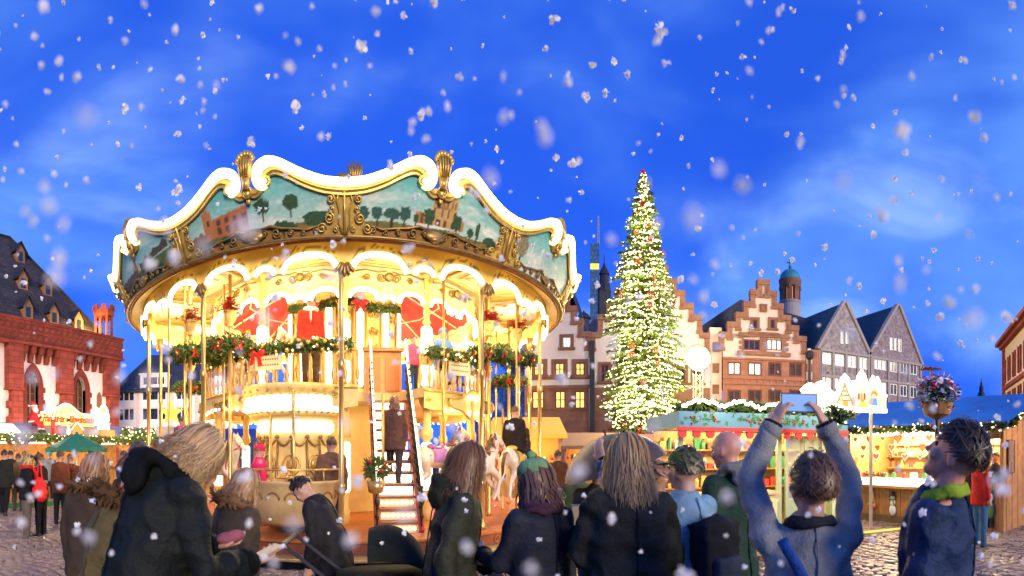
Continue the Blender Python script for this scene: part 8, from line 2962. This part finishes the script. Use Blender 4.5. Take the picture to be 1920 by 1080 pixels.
person('rider in a blue jacket on the upper deck right of the stair', 0, 0, 150, H=1.55, loc=l_, z0=z_, sit=0.55, legs=SIT, top=(0.12, 0.26, 0.62), bottom=(0.03, 0.03, 0.05), hair=((0.1, 0.05, 0.03), 'short', 200), hat=('beanie', (0.10, 0.2, 0.5)), puff=0.05, vox=0.024)
l_, z_ = on_car(3.68, 13.5, 1.33)
person('person in a brown coat climbing the carousel stair', 0, 0, 5, H=1.50, loc=l_, z0=z_ - 0.19, top=(0.09, 0.045, 0.035), bottom=(0.04, 0.03, 0.03), hair=((0.16, 0.07, 0.03), 'long', 300), hair_len=0.14, puff=0.04, coat=0.12, vox=0.022, legs=WALK)
l_, z_ = on_car(2.7, 30, 2.86)
person('child in a pink jacket on the upper deck by the stair head', 0, 0, 140, H=1.1, loc=l_, z0=z_, top=(0.6, 0.08, 0.16), hair=((0.1, 0.05, 0.03), 'short', 150), vox=0.026)

# ---------------------------------------------------------------- carousel horses
white_h = mat('ivory_horse', (0.66, 0.54, 0.40), 0.35, var=0.12, vscale=4, coat=0.4)
mane_h = mat('brown_mane', (0.16, 0.08, 0.035), 0.5, var=0.4, vscale=20)
mb = MB()
loft(mb, [(V((0, -0.50, 1.04)), 0.10, 0.12, Matrix.Rotation(radians(90), 3, 'X')), (V((0, -0.40, 1.05)), 0.165, 0.20, Matrix.Rotation(radians(90), 3, 'X')), (V((0, -0.12, 1.01)), 0.155, 0.175, Matrix.Rotation(radians(90), 3, 'X')), (V((0, 0.18, 1.02)), 0.165, 0.20, Matrix.Rotation(radians(90), 3, 'X')), (V((0, 0.40, 1.07)), 0.14, 0.19, Matrix.Rotation(radians(90), 3, 'X')), (V((0, 0.50, 1.08)), 0.08, 0.12, Matrix.Rotation(radians(90), 3, 'X'))], 14)
limb(mb, [(0, 0.38, 1.12), (0, 0.52, 1.32), (0, 0.58, 1.52)], [0.145, 0.105, 0.078], 12)
limb(mb, [(0, 0.57, 1.55), (0, 0.70, 1.47), (0, 0.83, 1.36)], [0.082, 0.066, 0.045], 10)
mb.ball((0, 0.84, 1.345), (0.042, 0.05, 0.042), 8, 6)
for s in (-1, 1):
    limb(mb, [(s * 0.045, 0.55, 1.61), (s * 0.055, 0.55, 1.70)], [0.022, 0.006], 6)
    limb(mb, [(s * 0.09, 0.36, 0.95), (s * 0.10, 0.58 if s > 0 else 0.46, 0.78), (s * 0.09, 0.52 if s > 0 else 0.66, 0.55), (s * 0.09, 0.42 if s > 0 else 0.62, 0.42)], [0.085, 0.055, 0.038, 0.040], 9)
    limb(mb, [(s * 0.10, -0.40, 0.98), (s * 0.11, -0.34 if s > 0 else -0.46, 0.74), (s * 0.10, -0.58 if s > 0 else -0.70, 0.55), (s * 0.10, -0.64 if s > 0 else -0.74, 0.30), (s * 0.10, -0.56 if s > 0 else -0.68, 0.22)], [0.115, 0.075, 0.045, 0.036, 0.042], 9)
horse_me = remesh(mb, 0.022, 3)
horse_me.materials.clear(); horse_me.materials.append(white_h)
def tuft(pts_fn, n, r0, seed):
    rg = random.Random(seed); mb = MB()
    for i in range(n):
        mb.tube(pts_fn(i / (n - 1), rg), [r0, r0 * 0.9, r0 * 0.5, 0.004], 5)
    return mb
mane_me = tuft(lambda t, rg: [(0, 0.33 + 0.24 * t, 1.26 + 0.36 * t), (0.05 * rg.choice((-1, 1)), 0.29 + 0.22 * t, 1.24 + 0.36 * t), (0.09 * rg.choice((-1, 1)), 0.27 + 0.24 * t, 1.15 + 0.36 * t), (0.10 * rg.choice((-1, 1)), 0.30 + 0.24 * t, 1.08 + 0.36 * t)], 22, 0.022, 1).mesh('mane', mane_h, True)
tail_me = tuft(lambda t, rg: [(0, -0.50, 1.14), (0.03 * (t - .5), -0.62, 1.12), (0.06 * (t - .5), -0.72 - .04 * t, 0.92), (0.08 * (t - .5), -0.70 - .1 * t, 0.66 + .1 * t)], 9, 0.026, 2).mesh('tail', mane_h, True)
mb = MB()
for j in range(13):
    a = -1.9 + 3.8 * j / 12
    for y in (-0.22, -0.06, 0.12):
        r = 0.205 if y != 0.12 else 0.215
        mb.v.append((r * 0.86 * sin(a), y, 1.015 + r * cos(a)))
for j in range(12):
    for q in range(2):
        a = j * 3 + q
        mb.f.append((a, a + 1, a + 4, a + 3)); mb.m.append(0)
mb.ball((0, -0.17, 1.235), (0.12, 0.05, 0.055), 10, 6); mb.ball((0, 0.09, 1.235), (0.08, 0.04, 0.045), 10, 6); mb.ball((0, -0.04, 1.215), (0.11, 0.12, 0.03), 10, 6)
saddle_v = []
cols_ = [(0.06, 0.20, 0.48), (0.50, 0.04, 0.05), (0.32, 0.14, 0.34), (0.60, 0.40, 0.06)]
for c_ in cols_:
    saddle_v.append(mb.mesh('saddle', mat('saddle_%d' % len(saddle_v), c_, 0.4, var=0.35, vscale=14, coat=0.3), True))
mb = MB()
mb.tube([(0.155 * cos(q * pi / 8), 0.40 + 0.03, 1.05 + 0.18 * sin(q * pi / 8)) for q in range(16)], 0.016, 5, closed=True)
mb.tube([(0.05 * cos(q * pi / 6), 0.76 + 0.015 * sin(q * pi / 6), 1.42 + 0.055 * sin(q * pi / 6)) for q in range(12)], 0.010, 5, closed=True)
for s in (-1, 1):
    mb.tube([(s * 0.05, 0.77, 1.40), (s * 0.10, 0.45, 1.28), (s * 0.06, 0.10, 1.28)], 0.008, 4)
br_me = mb.mesh('bridle', mat('bridle_red', (0.4, 0.05, 0.04), 0.5), True)
mb = MB(); mb.lathe([(0.024, 0.0), (0.024, 3.9)], 8, (0, 0, 0)); hp_me = mb.mesh('horse_pole', brass, True)
horses = [(4.20, 33, 0.02, 0, 'ivory carousel horse with a blue saddle at the right front of the platform'), (3.45, 30, 0.16, 2, 'ivory carousel horse with a purple saddle just behind the blue saddled one'),
          (4.20, 54, 0.14, 3, 'ivory carousel horse with a yellow saddle ridden at the right rim'), (3.5, 56, 0.0, 1, 'ivory carousel horse with a red saddle on the inner right row'),
          (4.15, 76, 0.05, 0, 'ivory carousel horse with a blue saddle at the far right of the platform'), (4.15, -50, 0.10, 3, 'ivory carousel horse with a yellow saddle at the left rim'),
          (3.5, -44, 0.0, 1, 'ivory carousel horse with a red saddle left of the tub'), (4.15, -72, 0.02, 2, 'ivory carousel horse with a purple saddle at the far left of the platform'), (4.1, 100, 0.1, 1, 'ivory carousel horse with a red saddle at the back right of the platform'),
          (4.1, -98, 0.08, 0, 'ivory carousel horse with a blue saddle at the back left of the platform')]
horses += [(2.55, -40, 2.36, 1, 'ivory horse with a red saddle on the upper deck behind the left garland'), (2.55, -64, 2.40, 2, 'ivory horse with a purple saddle at the far left of the upper deck'), (2.5, 66, 2.38, 3, 'ivory horse with a yellow saddle on the upper deck behind the right garland'), (2.5, 100, 2.36, 0, 'ivory horse with a blue saddle at the rear of the upper deck'), (2.5, -95, 2.36, 3, 'ivory horse with a yellow saddle at the rear left of the upper deck')]
for i, (r, a, dz, c_, lab) in enumerate(horses):
    p = MC @ pl(r, a, 0)
    t = thing('carousel_horse', lab, 'carousel horse', (p.x, p.y, 0.38 + dz), rz=-CAR_TH + radians(a) - pi / 2, group='carousel horses')
    for nm_, me in (('body', horse_me), ('mane', mane_me), ('tail', tail_me), ('saddle', saddle_v[c_]), ('bridle', br_me)):
        o = bpy.data.objects.new(nm_, me); COL.objects.link(o); o.parent = t
    o = bpy.data.objects.new('horse_pole', hp_me); COL.objects.link(o); o.parent = t; o.location = (0, 0.14, -dz if dz < 1 else 2.48 - dz); o.scale = (1, 1, 1.17 if dz < 1 else 0.53)
    if dz > 1:
        t.scale = (0.86, 0.86, 0.86)
def rider(lab, r, a, dz, **kw):
    p = MC @ pl(r, a, 0)
    face = 0
    th = atan2(p.x, p.y)
    rz = -CAR_TH + radians(a) - pi / 2
    f = math.degrees(-th - rz)
    person(lab, 0, 0, f, loc=V((p.x, p.y, 0)), z0=0.38 + dz, sit=1.18, legs=RIDE, vox=0.022, puff=0.04, **kw)
rider('rider in a black jacket on the yellow saddled horse', 4.20, 54, 0.14, H=1.66, top=(0.018, 0.014, 0.012), bottom=(0.02, 0.02, 0.02), hair=((0.12, 0.06, 0.03), 'short', 250))
rider('rider in a dark brown jacket near the right rim of the carousel', 4.15, 76, 0.05, H=1.66, top=(0.05, 0.025, 0.016), bottom=(0.02, 0.02, 0.02), hair=((0.08, 0.04, 0.02), 'short', 250))
rider('small rider in a grey cap and pink scarf on the left of the carousel', 4.15, -50, 0.10, H=1.30, top=(0.10, 0.05, 0.04), bottom=(0.03, 0.03, 0.04), hair=((0.2, 0.1, 0.05), 'short', 150), hat=('cap', (0.12, 0.10, 0.08)), scarf=(0.7, 0.04, 0.14))

# ---------------------------------------------------------------- tub on the platform
tb_c = MC @ pl(4.15, -11.5, 0)
tb = thing('carousel_tub', 'round cream carousel tub with a hand rail at the front of the platform', 'tub', (tb_c.x, tb_c.y, 0.38))
tubm = mat('tub_cream', (0.52, 0.36, 0.16), 0.45, var=0.2, vscale=3, coat=0.3)
mb = MB(); mb.lathe([(0.0, 0.14), (0.50, 0.14), (0.62, 0.22), (0.72, 0.55), (0.76, 0.80), (0.79, 0.83), (0.76, 0.85), (0.70, 0.80), (0.60, 0.28), (0.0, 0.24)], 32); mb.build('tub_body', tubm, tb, smooth=True)
mb = MB(); mb.lathe([(0.22, 0.0), (0.22, 0.06), (0.12, 0.13)], 16); mb.build('tub_pivot', dark_metal, tb)
mb = MB(); mb.tube([(0.74 * cos(q * pi / 16), 0.74 * sin(q * pi / 16), 1.02) for q in range(32)], 0.016, 6, closed=True)
for q in range(8):
    a = q * pi / 4 + 0.3
    mb.tube([(0.75 * cos(a), 0.75 * sin(a), 0.82), (0.74 * cos(a), 0.74 * sin(a), 1.02)], 0.012, 5)
mb.build('tub_rail', brass, tb, smooth=True)
mb = MB()
for q in range(16):
    a = q * pi / 8
    rot = Matrix.Rotation(a, 3, 'Z')
    pts = [rot @ V((0.745 - 0.0 + 0.01, 0.11 * cos(t * pi / 6), 0.58 + 0.10 * sin(t * pi / 6))) for t in range(7)]
    mb.tube(pts, 0.014, 5)
mb.build('tub_scrolls', mat('tub_brown', (0.28, 0.12, 0.04), 0.5), tb, smooth=True)
mb = MB(); mb.lathe([(0.03, 0.2), (0.03, 2.3)], 8); mb.lathe([(0.25, 0.86), (0.28, 0.88), (0.25, 0.90), (0.04, 0.88)], 16); mb.build('tub_column', brass, tb, smooth=True)
bpy.data.scenes.remove(_tmp)
# small potted fir by the stair foot
pf = MC @ pl(4.35, 6.5, 0)
pt_ = thing('potted_fir', 'small potted fir with red ribbon at the foot of the carousel stair', 'plant', (pf.x, pf.y, 0.38))
mb = MB(); mb.lathe([(0.0, 0.0), (0.10, 0.0), (0.02, 0.06), (0.02, 0.62), (0.12, 0.66), (0.15, 0.84), (0.0, 0.84)], 12); mb.build('pedestal_pot', brass, pt_, smooth=True)
rg = random.Random(3)
mb = MB()
for _ in range(420):
    v = V((rg.gauss(0, 1), rg.gauss(0, 1), rg.gauss(0, 1))).normalized()
    p = V((0, 0, 1.02)) + V((v.x * .20, v.y * .20, v.z * .19)) * rg.uniform(.4, 1)
    d = (v + V((rg.gauss(0, .5), rg.gauss(0, .5), rg.gauss(0, .5)))).normalized()
    w = d.orthogonal().normalized() * 0.016
    mb.add([p - w, p + w, p + d * .09], [(0, 1, 2)])
mb.build('foliage', green_needles, pt_)
mb = MB()
for q in range(6):
    mb.ball((0.17 * cos(q * 1.1), 0.17 * sin(q * 1.1), 1.05 + 0.1 * sin(q * 2)), 0.035, 6, 5)
tag(mb.build('berries', red_ribbon, pt_), kind='stuff')
# ================================================================== falling snow
snow_m = bpy.data.materials.new('snow_flake')
snow_m.use_nodes = True
b_ = snow_m.node_tree.nodes['Principled BSDF']
b_.inputs['Base Color'].default_value = (0.96, 0.97, 1.0, 1)
b_.inputs['Roughness'].default_value = 0.9
b_.inputs['Base Color'].default_value = (1, 1, 1, 1)
b_.inputs['Transmission Weight'].default_value = 0.0
tl = snow_m.node_tree.nodes.new('ShaderNodeBsdfTranslucent')
tl.inputs['Color'].default_value = (1, 1, 1, 1)
mxs = snow_m.node_tree.nodes.new('ShaderNodeMixShader')
mxs.inputs[0].default_value = 0.5
mo = [n for n in snow_m.node_tree.nodes if n.type == 'OUTPUT_MATERIAL'][0]
snow_m.node_tree.links.new(b_.outputs[0], mxs.inputs[1]); snow_m.node_tree.links.new(tl.outputs[0], mxs.inputs[2]); snow_m.node_tree.links.new(mxs.outputs[0], mo.inputs['Surface'])
rs_ = random.Random(99)
def flake(mb, p, s):
    """a loose clump of ice plates"""
    el = V((rs_.uniform(.7, 1.3), rs_.uniform(.7, 1.3), rs_.uniform(.7, 1.3)))
    for _ in range(18):
        v = V((rs_.gauss(0, 1), rs_.gauss(0, 1), rs_.gauss(0, 1)))
        v = v.normalized() * rs_.random() ** 0.5 * s * 0.85
        c = p + V((v.x * el.x, v.y * el.y, v.z * el.z))
        d = V((rs_.gauss(0, 1), rs_.gauss(0, 1), rs_.gauss(0, 1))).normalized()
        w = d.orthogonal().normalized()
        e = d.cross(w)
        q = s * rs_.uniform(.35, .65)
        mb.add([c + (w * cos(t * pi / 3) + e * sin(t * pi / 3)) * q for t in range(6)], [(0, 1, 2, 3, 4, 5)])
mb = MB()
for _ in range(820):
    th = rs_.uniform(-1.02, 1.02)
    u = rs_.random()
    if u < 0.12:
        d = rs_.uniform(0.16, 0.40); s = rs_.uniform(0.0020, 0.0034)
    elif u < 0.50:
        d = rs_.uniform(0.35, 1.3); s = rs_.uniform(0.0028, 0.0056)
    else:
        d = rs_.uniform(1.3, 5.0); s = rs_.uniform(0.007, 0.015)
    v = rs_.uniform(-0.24, 0.90)
    if v < 0.05 and rs_.random() < 0.35:
        continue
    if d < 0.42 and v > 0.66:
        d += 0.5; s *= 1.5
    flake(mb, V((d * sin(th), d * cos(th), EYE + v * d)), s)
tag(mb.build('falling_snow', snow_m), 'white snowflakes drifting through the air', 'snow', kind='stuff')
